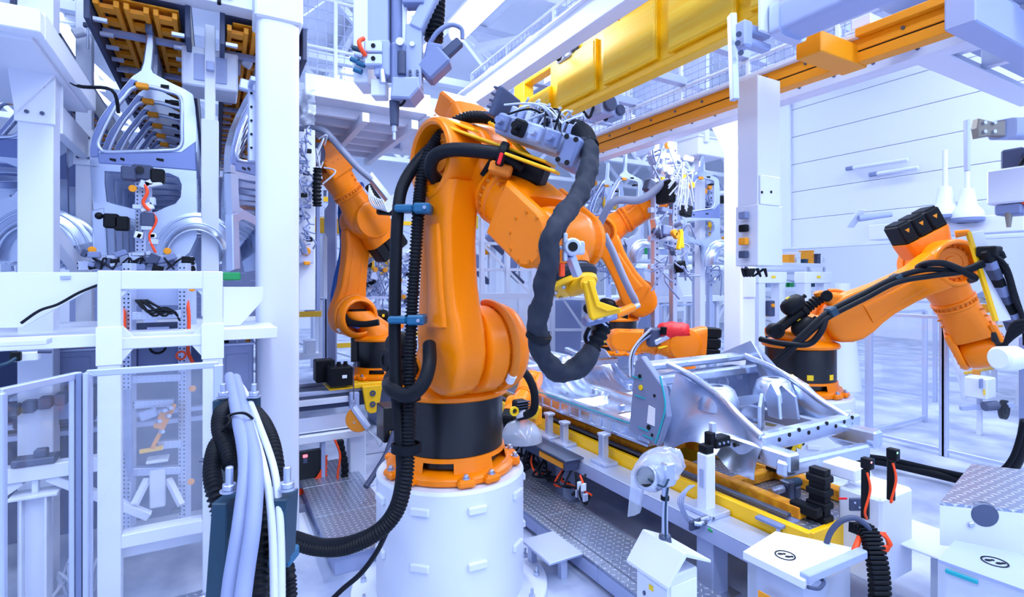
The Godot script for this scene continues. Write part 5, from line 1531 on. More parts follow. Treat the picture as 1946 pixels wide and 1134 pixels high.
func door_frame() -> void:
	var d := 3.12
	var t := thing("door_frame", "white steel door frame with cross bars around the perforated measuring fixture", "frame", V(-.22, 0, d))
	for x in [-.435, -.012]:
		part(t, "post", mb().bx(V(x - .045, 0, d - .04), V(x + .045, 1.695, d + .04), .004), "white_paint")
	part(t, "top_bar", mb().bx(V(-.39, 1.605, d - .04), V(-.057, 1.695, d + .04), .004), "white_paint")
	part(t, "mid_bar", mb().bx(V(-.39, 1.32, d - .03), V(-.057, 1.375, d + .03), .004), "white_paint")
	part(t, "low_bar", mb().bx(V(-.39, .375, d - .04), V(-.057, .44, d + .04), .004), "white_paint")
	for s in [[-.39, 1.0], [-.057, -1.0]]:
		part(t, "gusset", mb().prism([Vector2(s[0], 1.43), Vector2(s[0] + s[1] * .045, 1.375), Vector2(s[0] + s[1] * .045, 1.32), Vector2(s[0], 1.26)], .05, Transform3D(Basis(), V(0, 0, d))), "white_paint")
		part(t, "corner", mb().prism([Vector2(s[0], 1.605), Vector2(s[0] + s[1] * .03, 1.605), Vector2(s[0], 1.57)], .05, Transform3D(Basis(), V(0, 0, d))), "white_paint")
	for x in [-.435, -.012]:
		part(t, "sleeve", mb().bx(V(x - .05, 1.25, d - .045), V(x + .05, 1.43, d - .036), .002), "white_bright")
	part(t, "pane", mb().bx(V(-.39, .44, d), V(-.057, 1.22, d + .004), 0), "glass_panel")
	fence_panel("clear fence panel with aluminium edges standing before the white door frame", V(-.47, 0, 2.79), V(.012, 0, 2.79), 1.26, .04)
	fence_panel("clear fence panel turned towards us at the left edge", V(-.655, 0, 2.46), V(-.49, 0, 2.76), 1.26, .04)
	var p2 := thing("fence_post", "double aluminium fence post left of the white door frame", "post", V(-.5, 0, 2.72))
	for i in 3:
		part(p2, "profile", mb().bx(V(-.515 + i * .022, 0, 2.72), V(-.497 + i * .022, 1.27, 2.76), .002), ["alu", "grey_mid", "alu"][i])
	# tapered side plates of the shelf on both sides of the door
	var s := thing("shelf_plate", "large white tapered plate with a black cable along its sloping edge, upper left", "plate", V(-.8, 1.4, 3.3))
	part(s, "plate", mb().prism(poly([-40, 517, 190, 517, 188, 541, 44, 622, -40, 624], 3.25), .02, Transform3D(Basis(), V(0, 0, 3.25)), .002), "white_paint")
	part(s, "slot", mb().prism(poly([115, 524, 135, 524, 135, 530, 115, 530], 3.24), .004, Transform3D(Basis(), V(0, 0, 3.235))), "grey_paint")
	part(s, "cable", mb().tube([RD(40, 614, 3.2), RD(75, 590, 3.2), RD(110, 578, 3.2), RD(150, 556, 3.2), RD(187, 541, 3.2)], .007, 6), "hose_black")
	var s2 := thing("shelf_plate", "small white tapered plate between the door frame and the thick white column", "plate", V(.1, 1.4, 3.3))
	part(s2, "plate", mb().prism(poly([424, 545, 500, 545, 500, 570, 456, 618, 424, 619], 3.43), .02, Transform3D(Basis(), V(0, 0, 3.43)), .002), "white_paint")
	var sh := thing("machine_shelf", "long pale shelf at counter height behind the white door frame", "shelf", V(-.6, 1.35, 3.9))
	part(sh, "board", mb().bx(V(-1.7, 1.36, 3.2), V(.3, 1.385, 4.3), .004), "white_paint")
	part(sh, "front_edge", mb().bx(V(-1.7, 1.33, 3.18), V(.3, 1.39, 3.2), .003), "white_bright")
	# things in the machine bay under the shelf
	var bays := [[-1.3, 1.08, 3.75, .3, .22, "grey_mid", "grey case under the shelf at the far left"], [-.72, 1.16, 3.9, .3, .2, "grey_paint", "blue grey case under the shelf left of the door frame"], [-.75, .95, 3.8, .34, .16, "grey_dark", "dark machine body behind the clear panel left of the door frame"], [.12, 1.1, 3.85, .18, .3, "grey_paint", "grey case between the door frame and the white column"]]
	for q in bays:
		var c := V(q[0], q[1], q[2])
		var m := thing("machine_case", q[6], "machine", c - Vector3(0, q[4] * .5, 0))
		part(m, "case", mb().box(c, Vector3(q[3], q[4], .3), .01), q[5])
		part(m, "lid", mb().box(c + Vector3(0, q[4] * .5, 0), Vector3(q[3] + .02, .015, .32), .003), "alu")
		part(m, "panel", mb().box(c + Vector3(0, 0, .152), Vector3(q[3] * .7, q[4] * .6, .006), .002), "grey_paint")
		for i in 3:
			part(m, "fitting", mb().cyl(c + Vector3(-.06 + i * .06, q[4] * .5, .1), c + Vector3(-.06 + i * .06, q[4] * .5 + .05, .1), .014, .014, 10), ["black_plastic", "alu", "amber_paint"][i])
	var lk := []
	for i in 9:
		var c := V(-1.0 + i * .062, .98 + i * .012, 3.5)
		lk.append(c)
	var cr := thing("cable_chain", "dark cable chain lying along the bench left of the door frame", "cable chain", lk[0])
	for c in lk:
		part(cr, "link", mb().box(c, Vector3(.05, .06, .07), .006), "grey_dark")
	var tr := thing("sensor_tray", "white tray with a dark open clamp at the left edge below the shelf", "tray", V(-1.0, 1.2, 3.1))
	part(tr, "tray", mb().bx(RD(-10, 645, 3.1), RD(88, 655, 3.0), .003), "white_paint")
	part(tr, "box", mb().bx(RD(30, 668, 3.05), RD(72, 685, 3.0), .004), "white_paint")
	part(tr, "mouth", mb().box(RD(30, 677, 2.98), Vector3(.035, .04, .03), .004), "black_plastic")
	part(tr, "cable", mb().tube([RD(30, 680, 2.97), RD(15, 690, 2.95), RD(-10, 697, 2.95)], .008, 6), "teal_plastic")
	part(tr, "lever", mb().cyl(RD(72, 668, 2.98), RD(98, 668, 2.98), .007, .007, 8), "grey_dark")
	# bench rails, support trestle
	for k in [[.86, "upper"], [.8, "lower"]]:
		solo("bench_rail", "grey bench rail crossing behind the left fence panel, %s of two" % k[1], "rail", mb().bx(V(-1.8, k[0], 3.7), V(.25, k[0] + .03, 3.76), .004), "alu", "bench rails")
	solo("bay_shade_panel", "added dark blue grey panel imitating the shade of the bay under the pale shelf", "panel", mb().bx(V(-1.9, 0, 4.4), V(.12, 1.33, 4.43), .004), "bay_shade")  # added sheet whose dark colour stands in for shade deep in the bay
	solo("dark_cabinet", "dark low cabinet under the bench at the far left", "cabinet", mb().bx(V(-1.7, .45, 3.95), V(-.75, .76, 4.2), .01), "grey_dark")
	var ib := thing("support_trestle", "white steel trestle with two diagonal braces behind the left fence panel", "trestle", V(-.82, 0, 3.3))
	var x0: float = RD(66, 900, 3.3).x
	part(ib, "post", mb().bx(V(x0 - .05, 0, 3.27), V(x0 - .04, .62, 3.36), .002).bx(V(x0 + .04, 0, 3.27), V(x0 + .05, .62, 3.36), .002).bx(V(x0 - .04, 0, 3.31), V(x0 + .04, .62, 3.32), .002), "white_paint")
	part(ib, "head", mb().bx(V(x0 - .09, .62, 3.26), V(x0 + .09, .635, 3.38), .003).bx(V(x0 - .012, .635, 3.3), V(x0 + .012, .72, 3.34), .003), "white_paint")
	part(ib, "beam", mb().bx(V(-1.7, .70, 3.28), V(-.45, .77, 3.36), .004), "white_paint")
	for s3 in [-1.0, 1.0]:
		part(ib, "brace", mb().beam(V(x0 + s3 * .05, .7, 3.32), V(x0 + s3 * .45, .42, 3.32), .05, .04), "white_paint")
	part(ib, "clamp", mb().box(V(x0, .79, 3.32), Vector3(.16, .03, .1), .004).box(V(x0 + .02, .82, 3.32), Vector3(.05, .04, .05), .006), "dark_steel")
	solo("kerb_plate", "low chequer plate kerb along the floor behind the left fence panels", "kerb", mb().bx(V(-1.8, 0, 3.05), V(.2, .07, 3.12), .004), "chequer_plate")
	solo("floor_track", "grey guide track on the floor inside the door frame", "track", mb().bx(V(-.9, 0, 2.92), V(.25, .025, 2.99), .004).bx(V(-.9, .02, 2.93), V(.25, .04, 2.94), .002), "alu")
	var ht := thing("wire_tangle", "bundle of tangled cable ends lying on the floor by the left trestle", "cables", V(-.62, 0, 3.45))
	var w := mb()
	for i in 14:
		var p := V(-.62 + rng.randf_range(-.08, .08), .03, 3.5 + rng.randf_range(-.08, .1))
		w.tube([p, p + Vector3(rng.randf_range(-.05, .05), .08 + rng.randf() * .1, 0), p + Vector3(rng.randf_range(-.08, .08), .02, .05)], .008, 6)
	part(ht, "wires", w, "cable_white", "", "stuff")
	part(ht, "connector", mb().box(V(-.66, .03, 3.42), Vector3(.12, .05, .07), .008), "alu")
# pressed steel body sides, hung one behind the other
func frame_shape() -> Node3D:
	var d := 4.2
	var o := plane2(275, 300, d)
	var at := V(o.x, o.y, d)
	var t := thing("body_side_frame", "", "car part", at, "hanging body side frames")
	var tr := Transform3D(Basis(), at)
	# window ring: outer and inner outline, point for point
	var out := poly([232, 172, 252, 148, 276, 132, 300, 146, 326, 160, 352, 172, 367, 182, 371, 205, 373, 245, 373, 288, 373, 316, 330, 318, 260, 318, 190, 318, 172, 316, 172, 285, 176, 262, 190, 228, 210, 200], d, o)
	var inn := poly([238, 186, 252, 170, 276, 166, 300, 170, 320, 176, 336, 181, 344, 190, 346, 208, 346, 245, 346, 272, 338, 284, 318, 287, 260, 289, 205, 290, 192, 284, 188, 275, 192, 262, 203, 238, 220, 208], d, o)
	part(t, "window_frame", mb().ring(out, inn, .05, tr), "sheet_metal")
	var lip := []
	for p in inn:
		lip.append(tr * Vector3(p.x, p.y, .028))
	lip.append(lip[0])
	part(t, "window_lip", mb().tube(lip, .012, 8), "sheet_metal")
	var out2 := poly([172, 318, 230, 318, 300, 318, 340, 318, 373, 318, 374, 360, 375, 410, 374, 452, 360, 480, 335, 500, 300, 505, 288, 470, 290, 430, 250, 415, 215, 408, 182, 420, 176, 370], d, o)
	var inn2 := poly([200, 326, 235, 328, 290, 328, 322, 330, 340, 338, 346, 352, 344, 375, 334, 388, 322, 392, 312, 396, 300, 402, 292, 404, 270, 402, 240, 394, 215, 388, 204, 384, 200, 350], d, o)
	part(t, "lower_frame", mb().ring(out2, inn2, .05, tr), "sheet_metal")
	part(t, "left_leg", mb().prism(poly([176, 400, 200, 395, 206, 510, 180, 512], d, o), .06, tr, .006), "sheet_metal")
	part(t, "pillar", mb().prism(poly([262, 150, 272, 120, 280, 62, 293, 68, 294, 90, 290, 132, 300, 152], d, o), .045, tr, .008), "sheet_metal")
	part(t, "coated_strut", mb().prism(poly([250, 153, 262, 156, 240, 182, 218, 210, 203, 236, 192, 262, 188, 300, 174, 300, 173, 285, 177, 262, 191, 229, 211, 201, 233, 173], d, o), .064, tr, .004), "coat_belt", "blue grey coated strut")
	part(t, "belt_band", mb().prism(poly([186, 292, 345, 290, 372, 270, 374, 326, 330, 322, 190, 312], d, o), .062, tr, .006), "coat_belt", "blue grey coated belt band")
	# pressed wheel arch: a stepped sheet curling round the opening
	var rows := []
	for k in [[88.0, .026], [80.0, .03], [76.0, .045], [66.0, .05], [62.0, .075], [56.0, .08], [53.0, .12]]:
		var row := PackedVector3Array()
		for i in 17:
			var a: float = lerpf(.3, PI * 1.04, i / 16.0)
			row.append(RD(372 + cos(a) * k[0], 492 - sin(a) * k[0], d) + Vector3(0, 0, k[1]))
		rows.append(row)
	part(t, "wheel_arch", mb().loft(rows, false, false), "sheet_metal")
	for k in [[80.5, .034], [66.5, .054], [53.0, .12]]:
		var lipp := []
		for i in 13:
			var a: float = lerpf(.3, PI * 1.04, i / 12.0)
			lipp.append(RD(372 + cos(a) * k[0], 492 - sin(a) * k[0], d) + Vector3(0, 0, k[1]))
		part(t, "arch_lip", mb().tube(lipp, .007, 6), "sheet_metal")
	part(t, "hook", mb().box(tr * Vector3(.03, .925, 0), Vector3(.03, .1, .03), .004), "black_plastic", "black hook")
	for q in [[256, 160, 264, 164], [306, 163, 322, 168], [324, 192, 340, 196], [298, 302, 312, 306], [210, 302, 222, 306], [230, 301, 238, 305]]:
		part(t, "slot", mb().prism(poly([q[0], q[1], q[2], q[1] + 2, q[2], q[3] + 3, q[0], q[3]], d, o), .07, tr, 0), "dark_hole")
	part(t, "hanger", mb().box(tr * Vector3(-.01, .46, .03), Vector3(.07, .035, .05), .006), "amber_paint", "amber hanger clip")
	return t
func hanging_frames() -> void:
	side_frame = frame_shape()
	var base := side_frame.position
	var ord := ["first", "second", "third", "fourth", "fifth", "sixth", "seventh", "eighth", "ninth", "tenth", "eleventh", "twelfth"]
	side_frame.set_meta("label", "silver pressed body side hanging first in the row above the measuring fixture")
	for i in range(1, 12):
		copy(side_frame, "body_side_frame", "silver pressed body side, %s from the front in the row above the measuring fixture" % ord[i], base + V(0, 0, i * .34))
	for i in 9:
		copy(side_frame, "body_side_frame", "silver pressed body side, %s from the front in the row at the left edge" % ord[i], base + V(-.84, 0, .1 + i * .36))
	for i in 8:
		copy(side_frame, "body_side_frame", "silver pressed body side, %s from the front in the row beside the thick white column" % ord[i], base + V(.66, 0, .0 + i * .34), .85)
	for k in [[1185, 445, 7.2, "left of the rear fixture tower"], [1262, 440, 7.9, "behind the rear fixture tower"], [1330, 445, 7.0, "left of the white post"], [1152, 450, 8.2, "behind the black cloth sleeve"]]:
		copy(side_frame, "body_side_frame", "silver pressed body side on the far line, " + k[3], W(k[0], k[1] - 40, k[2]), -.25)
		var hk := W(k[0], k[1] - 40, k[2]) + Vector3(.03, .96, 0)
		solo("hanging_rail", "short dark rail from which a body side hangs, " + k[3], "rail", mb().bx(hk + Vector3(-.04, -.03, -.6), hk + Vector3(.04, 5.9 - hk.y, .1), .004), "white_paint")
	for r in [[-.405, "the middle row"], [-1.24, "the left edge row"], [.30, "the row beside the thick white column"]]:
		carriage(r[0], r[1])
# overhead carrier of a row: amber ladders and dark slatted sides
func carriage(x: float, where: String) -> void:
	var t := thing("overhead_carrier", "amber ladder carrier with dark slatted sides above " + where, "carrier", V(x, 3.1, 5))
	for s in [-.17, -.02, .13]:
		for e in [-.05, .05]:
			part(t, "chord", mb().bx(V(x + s + e - .014, 3.3, 3.95), V(x + s + e + .014, 3.34, 9.0), .003), "amber_paint")
		for i in 26:
			part(t, "rung", mb().bx(V(x + s - .05, 3.305, 4.0 + i * .19), V(x + s + .05, 3.33, 4.08 + i * .19), 0), "amber_paint")
	for i in 9:
		part(t, "amber_plate", mb().bx(V(x - .2, 3.36, 3.97 + i * .56), V(x + .2, 3.37, 4.47 + i * .56), .002), "amber_worn")
	for i in 7:
		part(t, "cross_tie", mb().bx(V(x - .24, 3.27, 4.3 + i * .7), V(x + .24, 3.3, 4.36 + i * .7), .002), "grey_paint")
	for s in [-.26, .25]:
		part(t, "side_rail", mb().bx(V(x + s - .015, 3.2, 3.95), V(x + s + .015, 3.42, 9.0), .004), "grey_dark")
		for i in 22:
			part(t, "slat", mb().bx(V(x + s - signf(s) * .02, 3.22, 4.0 + i * .22), V(x + s - signf(s) * .09, 3.24, 4.03 + i * .22), 0), "alu")
	part(t, "roof", mb().bx(V(x - .27, 3.42, 3.95), V(x + .27, 3.43, 9.0), .002), "grey_mid")
	part(t, "hanging_rail", mb().bx(V(x + .01, 3.26, 4.1), V(x + .05, 3.3, 9.0), .002), "dark_steel")
	var bk := thing("slotted_panel", "grey slotted panel closing the far end of " + where, "panel", V(x, 1.0, 8.6))
	part(bk, "sheet", mb().bx(V(x - .38, 1.0, 8.6), V(x + .38, 3.1, 8.65), .004), "grey_paint")
	for i in 16:
		for k in 3:
			part(bk, "slot", mb().box(V(x - .22 + k * .2 + (i % 2) * .06, 1.2 + i * .11, 8.598), Vector3(.09, .016, .006), .001), "alu")
	solo("row_leg", "grey leg under the far panel of " + where, "leg", mb().bx(V(x - .1, 0, 8.58), V(x + .1, 1.02, 8.66), .004), "grey_paint")
# profile with two rows of holes
func profile(t: Node3D, a: Vector3, e: Vector3, w: float, called := "profile") -> void:
	var p := part(t, called, mb().beam(a, e, w, w, .002, fwd_dir), "alu")
	var b := mb()
	var n := int(a.distance_to(e) / .022)
	var d := (e - a).normalized()
	var side := d.cross(fwd_dir).normalized()
	for i in n:
		for s in [-.25, .25]:
			var c: Vector3 = a + d * (.011 + i * .022) + side * (s * w) - fwd_dir * (w * .5)
			b.cyl(c, c - fwd_dir * .0015, .0045, .0045, 6)
	var h := inst(p, "holes", b.mesh(a_origin(t, p)), "dark_hole")
	h.set_meta("kind", "stuff")
func a_origin(t: Node3D, _p: Node3D) -> Vector3:
	return t.position
func fixture() -> void:
	var d := 3.4
	var t := thing("measuring_fixture", "tall fixture of perforated aluminium profiles with plates and clamps inside the door frame", "fixture", V(-.2, 0, d))
	for x in [246, 351]:
		profile(t, RD(x, 1000, d), RD(x, 400 if x == 0 else 500, d), .045)
	for y in [[600, 250, 345], [720, 250, 345], [768, 255, 330], [895, 250, 345], [845, 300, 345]]:
		profile(t, RD(y[1], y[0], d), RD(y[2], y[0] - 4, d), .04)
	part(t, "top_plate", mb().bx(RD(258, 545, d + .05), RD(345, 580, d + .06), .003), "grey_paint")
	part(t, "dark_plate", mb().bx(RD(258, 614, d + .03), RD(338, 642, d + .05), .003), "grey_dark")
	part(t, "name_plate", mb().bx(RD(279, 622, d + .0), RD(322, 632, d + .02), .002), "grey_paint")
	part(t, "disc_plate", mb().bx(RD(262, 658, d + .03), RD(340, 712, d + .05), .003), "grey_mid")
	part(t, "disc", mb().lathe(vv([.03, 0, .042, 0, .042, .01, .03, .01]), Transform3D(YZ, RD(300, 658, d + .01)), 24), "black_plastic")
	var b := mb()
	for i in 8:
		b.tube([RD(258 + i * 3, 570, d), RD(280 + i * 6, 590 + (i % 3) * 5, d - .05), RD(318 + i * 2, 585 + i, d - .03), RD(345, 608 + i, d)], .006, 6)
	part(t, "cables", b, "hose_black", "", "stuff")
	var rb := mb().tube([RD(232, 585, d), RD(235, 600, d - .03), RD(236, 640, d - .03)], .01, 8)
	part(t, "red_cable", rb, "signal_orange", "orange red cable")
	part(t, "orange_cable", mb().tube([RD(355, 565, d), RD(359, 600, d - .04), RD(358, 650, d - .04), RD(358, 670, d - .04), RD(367, 690, d - .04)], .009, 8), "signal_orange", "orange cable")
	part(t, "cable_loop", mb().lathe(vv([.016, -.005, .026, -.005, .026, .005, .016, .005]), Transform3D(YZ, RD(344, 675, d - .05)), 18), "signal_orange", "orange cable loop")
	part(t, "clamp_arm", mb().beam(RD(290, 850, d - .05), RD(332, 768, d - .05), .035, .02, .003), "amber_paint")
	part(t, "clamp_arm", mb().beam(RD(265, 858, d - .05), RD(310, 850, d - .05), .025, .02, .003), "yellow_paint")
	part(t, "clamp_box", mb().box(RD(282, 787, d - .06), Vector3(.075, .045, .04), .006, Basis(Vector3.BACK, .3)), "grey_paint")
	part(t, "clamp_jaw", mb().box(RD(308, 798, d - .05), Vector3(.05, .09, .04), .006, Basis(Vector3.BACK, -.4)), "amber_paint")
	for q in [[310, 780], [318, 790], [300, 800], [306, 820], [322, 775]]:
		part(t, "fitting", mb().cyl(RD(q[0], q[1], d - .07), RD(q[0] + 4, q[1], d - .1), .012, .01, 8), "alu")
	for q in [[175, 885], [363, 915], [366, 738], [365, 548]]:
		part(t, "cap", mb().cyl(RD(q[0], q[1], d - .04), RD(q[0], q[1], d - .07), .017, .017, 14, .003), "amber_paint", "round amber cap")
	part(t, "foot", mb().box(RD(300, 925, d), Vector3(.07, .2, .07), .006), "white_paint")
	part(t, "foot_flange", mb().box(RD(300, 872, d), Vector3(.1, .015, .1), .004), "white_paint")
	for s in [-1, 1]:
		part(t, "foot_brace", mb().beam(RD(300 + s * 20, 910, d), RD(300 + s * 45, 960, d - .1), .03, .03), "white_paint")
	var wires := mb()
	for i in 10:
		wires.tube([RD(238 + i, 740, d - .03), RD(232 + i * 2, 800 + i * 6, d - .05), RD(240 + i, 880 + i * 4, d - .04)], .006, 6)
	part(t, "wire_bundle", wires, "cable_grey", "", "stuff")
	solo("base_channel", "white base channel with a small dark block lying across the door frame", "channel", mb().bx(V(-.4, .28, 3.2), V(.02, .36, 3.24), .003).bx(V(-.4, .28, 3.24), V(.02, .29, 3.5), .003), "white_paint")
	solo("dark_block", "small dark blue block on the white base channel", "block", mb().box(RD(335, 970, 3.3), Vector3(.045, .02, .04), .004), "teal_plastic")
	# upper cross with boxes and cables above the shelf
	var u := 3.7
	var c := thing("upper_fixture", "perforated cross with dark sensors and orange caps in front of the hanging frames", "fixture", V(-.3, 1.68, u))
	profile(c, RD(273, 500, u), RD(273, 330, u), .06)
	profile(c, RD(192, 494, u), RD(345, 492, u), .05)
	profile(c, RD(150, 505, u), RD(230, 503, u), .05)
	part(c, "head", mb().box(RD(272, 330, u), Vector3(.1, .09, .1), .01), "grey_dark")
	part(c, "lens", mb().cyl(RD(266, 322, u - .05), RD(266, 322, u - .07), .02, .02, 14), "black_gloss")
	for q in [[245, 330], [300, 335], [212, 420], [232, 425], [281, 418]]:
		part(c, "sensor", mb().box(RD(q[0], q[1], u - .04), Vector3(.07, .08, .06), .008), ["black_plastic", "grey_dark"][int(q[0]) % 2])
	part(c, "ball_knob", mb().ball(RD(188, 410, u - .05), Vector3.ONE * .02, 12), "black_plastic")
	part(c, "lever", mb().beam(RD(288, 500, u - .06), RD(335, 486, u - .06), .05, .035, .005), "grey_mid")
	for q in [[175, 475], [318, 477], [252, 358]]:
		part(c, "cap", mb().cyl(RD(q[0], q[1], u - .04), RD(q[0], q[1], u - .07), .02, .02, 14, .003), "amber_paint", "round amber cap")
	part(c, "red_cable", mb().tube([RD(272, 345, u - .05), RD(280, 365, u - .07), RD(272, 385, u - .07), RD(284, 400, u - .07)], .009, 8), "signal_orange", "orange red cable")
	part(c, "orange_cable", mb().tube([RD(290, 405, u - .05), RD(297, 420, u - .06), RD(284, 450, u - .06), RD(296, 480, u - .06)], .007, 6), "signal_orange", "orange cable")
	part(c, "plate", mb().bx(RD(200, 505, u + .05), RD(370, 515, u - .05), .003), "grey_paint")
	part(c, "stand", mb().bx(V(-.36, 1.385, 3.68), V(-.3, 1.75, 3.74), .004).bx(V(-.16, 1.385, 3.68), V(-.1, 1.75, 3.74), .004), "alu")
	var w := mb()
	for i in 12:
		var x: float = 180 + rng.randf() * 170
		w.tube([RD(x, 500, u - .05), RD(x + rng.randf_range(-20, 20), 490, u - .09), RD(x + rng.randf_range(-30, 30), 512, u - .08)], .0045, 6)
	part(c, "cables", w, "hose_black", "", "stuff")
	for i in 34:
		var q := RD(160 + rng.randf() * 205, (480 + rng.randf() * 32) if i % 3 > 0 else (340 + rng.randf() * 130), u - .05 - rng.randf() * .04)
		if i % 3 == 0:
			q = RD(252 + rng.randf() * 44, 335 + rng.randf() * 130, u - .05)
		var sz := Vector3(.02 + rng.randf() * .05, .02 + rng.randf() * .03, .03)
		part(c, "bracket", mb().box(q, sz, .004, Basis(Vector3.BACK, rng.randf_range(-.5, .5))), ["alu", "grey_dark", "steel", "white_paint", "black_plastic", "grey_mid"][i % 6])
	part(c, "green_part", mb().box(RD(440, 525, u), Vector3(.1, .05, .06), .008), "green", "green part")
# foreground: dark blue trough carrying a bundle of thick cables
func trough() -> void:
	var t := thing("cable_trough", "dark blue cable trough with steel bolts close to us at the bottom left", "trough", W(480, 1134, 1.25))
	var bs := Basis(right_dir, Vector3.UP, -fwd_dir)
	var blk := [[424, 815, 1.72, .04, .20], [481, 800, 1.72, .025, .16]]
	for q in blk:
		part(t, "rear_block", mb().box(W(q[0], q[1], q[2]), Vector3(q[3], q[4], .06), .004, bs), "teal_plastic")
	part(t, "front_block", mb().prism([Vector2(-.016, .0), Vector2(.02, .0), Vector2(.013, -.42), Vector2(-.045, -.42)], .07, Transform3D(bs, W(430, 945, 1.27)), .003), "teal_plastic")
	part(t, "front_block", mb().prism([Vector2(-.016, .0), Vector2(.016, .0), Vector2(.008, -.16), Vector2(-.03, -.16)], .07, Transform3D(bs, W(544, 938, 1.27)), .003), "teal_plastic")
	part(t, "foot", mb().box(W(545, 1055, 1.3), Vector3(.04, .03, .06), .004, bs), "clamp_blue")
	part(t, "left_wall", mb().quad(W(418, 760, 1.72), W(432, 760, 1.72), W(440, 1134, 1.3), W(396, 1134, 1.35)).quad(W(418, 760, 1.73), W(432, 760, 1.73), W(440, 1134, 1.31), W(396, 1134, 1.36)), "teal_plastic")
	part(t, "bottom", mb().quad(W(425, 800, 1.8), W(490, 800, 1.8), W(545, 1134, 1.4), W(415, 1134, 1.4)).quad(W(425, 800, 1.81), W(490, 800, 1.81), W(545, 1134, 1.41), W(415, 1134, 1.41)), "black_plastic")
	part(t, "pin", mb().box(W(390, 874, 1.6), Vector3(.03, .008, .02), .002, bs), "dark_steel")
	for q in [[436, 930, 1.25, .055], [546, 926, 1.25, .05], [424, 752, 1.7, .04], [483, 752, 1.7, .04]]:
		var p := W(q[0], q[1], q[2])
		part(t, "bolt", mb().cyl(p, p + Vector3(0, q[3], 0), .0085, .0085, 12, .002), "steel")
		part(t, "nut", mb().cyl(p + Vector3(0, .0, 0), p + Vector3(0, .014, 0), .017, .017, 6, .002), "steel")
		part(t, "washer", mb().cyl(p + Vector3(0, -.004, 0), p + Vector3(0, .0, 0), .021, .021, 16), "steel")
	hose("cable", "left thick grey cable over the dark blue trough", [436, 715, 2.0, 441, 742, 1.8, 452, 795, 1.55, 467, 880, 1.3, 458, 985, 1.2, 440, 1100, 1.15, 430, 1190, 1.12], .0175, "cable_grey", 0, "", 14)
	hose("cable", "right thick grey cable over the dark blue trough", [448, 718, 2.0, 456, 745, 1.8, 468, 800, 1.55, 485, 880, 1.29, 482, 985, 1.19, 466, 1100, 1.14, 455, 1190, 1.1], .0175, "cable_grey", 0, "", 14)
	hose("cable", "inner thin white cable over the dark blue trough", [460, 735, 1.85, 470, 762, 1.72, 482, 815, 1.5, 500, 880, 1.3, 512, 945, 1.24, 519, 1040, 1.2, 522, 1190, 1.15], .009, "cable_white", 0, "", 10)
	hose("cable", "outer thin white cable over the dark blue trough", [462, 738, 1.84, 474, 760, 1.72, 492, 805, 1.52, 518, 880, 1.32, 529, 950, 1.25, 534, 1040, 1.21, 535, 1190, 1.16], .009, "cable_white", 0, "", 10)
	hose("hose", "black corrugated hose bulging left of the grey cables, upper", [436, 770, 1.72, 420, 786, 1.62, 418, 815, 1.56, 430, 850, 1.5, 440, 885, 1.45], .021, "hose_black", .012)
	hose("hose", "black corrugated hose bulging left of the grey cables, lower", [430, 825, 1.6, 410, 850, 1.52, 403, 890, 1.45, 408, 930, 1.4, 420, 975, 1.38], .021, "hose_black", .012)
	hose("hose", "black corrugated hose arching right of the white cables", [485, 785, 1.7, 503, 810, 1.6, 518, 850, 1.52, 527, 915, 1.45], .022, "hose_black", .012)
	hose("hose", "black corrugated hose running down between the grey and white cables", [500, 965, 1.36, 498, 1020, 1.3, 494, 1080, 1.26, 488, 1190, 1.2], .021, "hose_black", .016)
	hose("hose", "thin black corrugated hose hanging right of the dark blue trough", [548, 1075, 1.4, 552, 1100, 1.38, 556, 1180, 1.36], .014, "hose_black", .01)
	solo("cable_tie", "black tie holding the two thick grey cables together", "tie", mb().tube(pp([431, 792, 1.56, 445, 786, 1.52, 465, 785, 1.5, 480, 795, 1.53]), .004, 6), "black_plastic")
	solo("cable_tie", "black tie round the left corrugated hose", "tie", mb().tube(pp([420, 822, 1.54, 428, 812, 1.51, 438, 800, 1.52, 433, 790, 1.53]), .004, 6), "black_plastic")
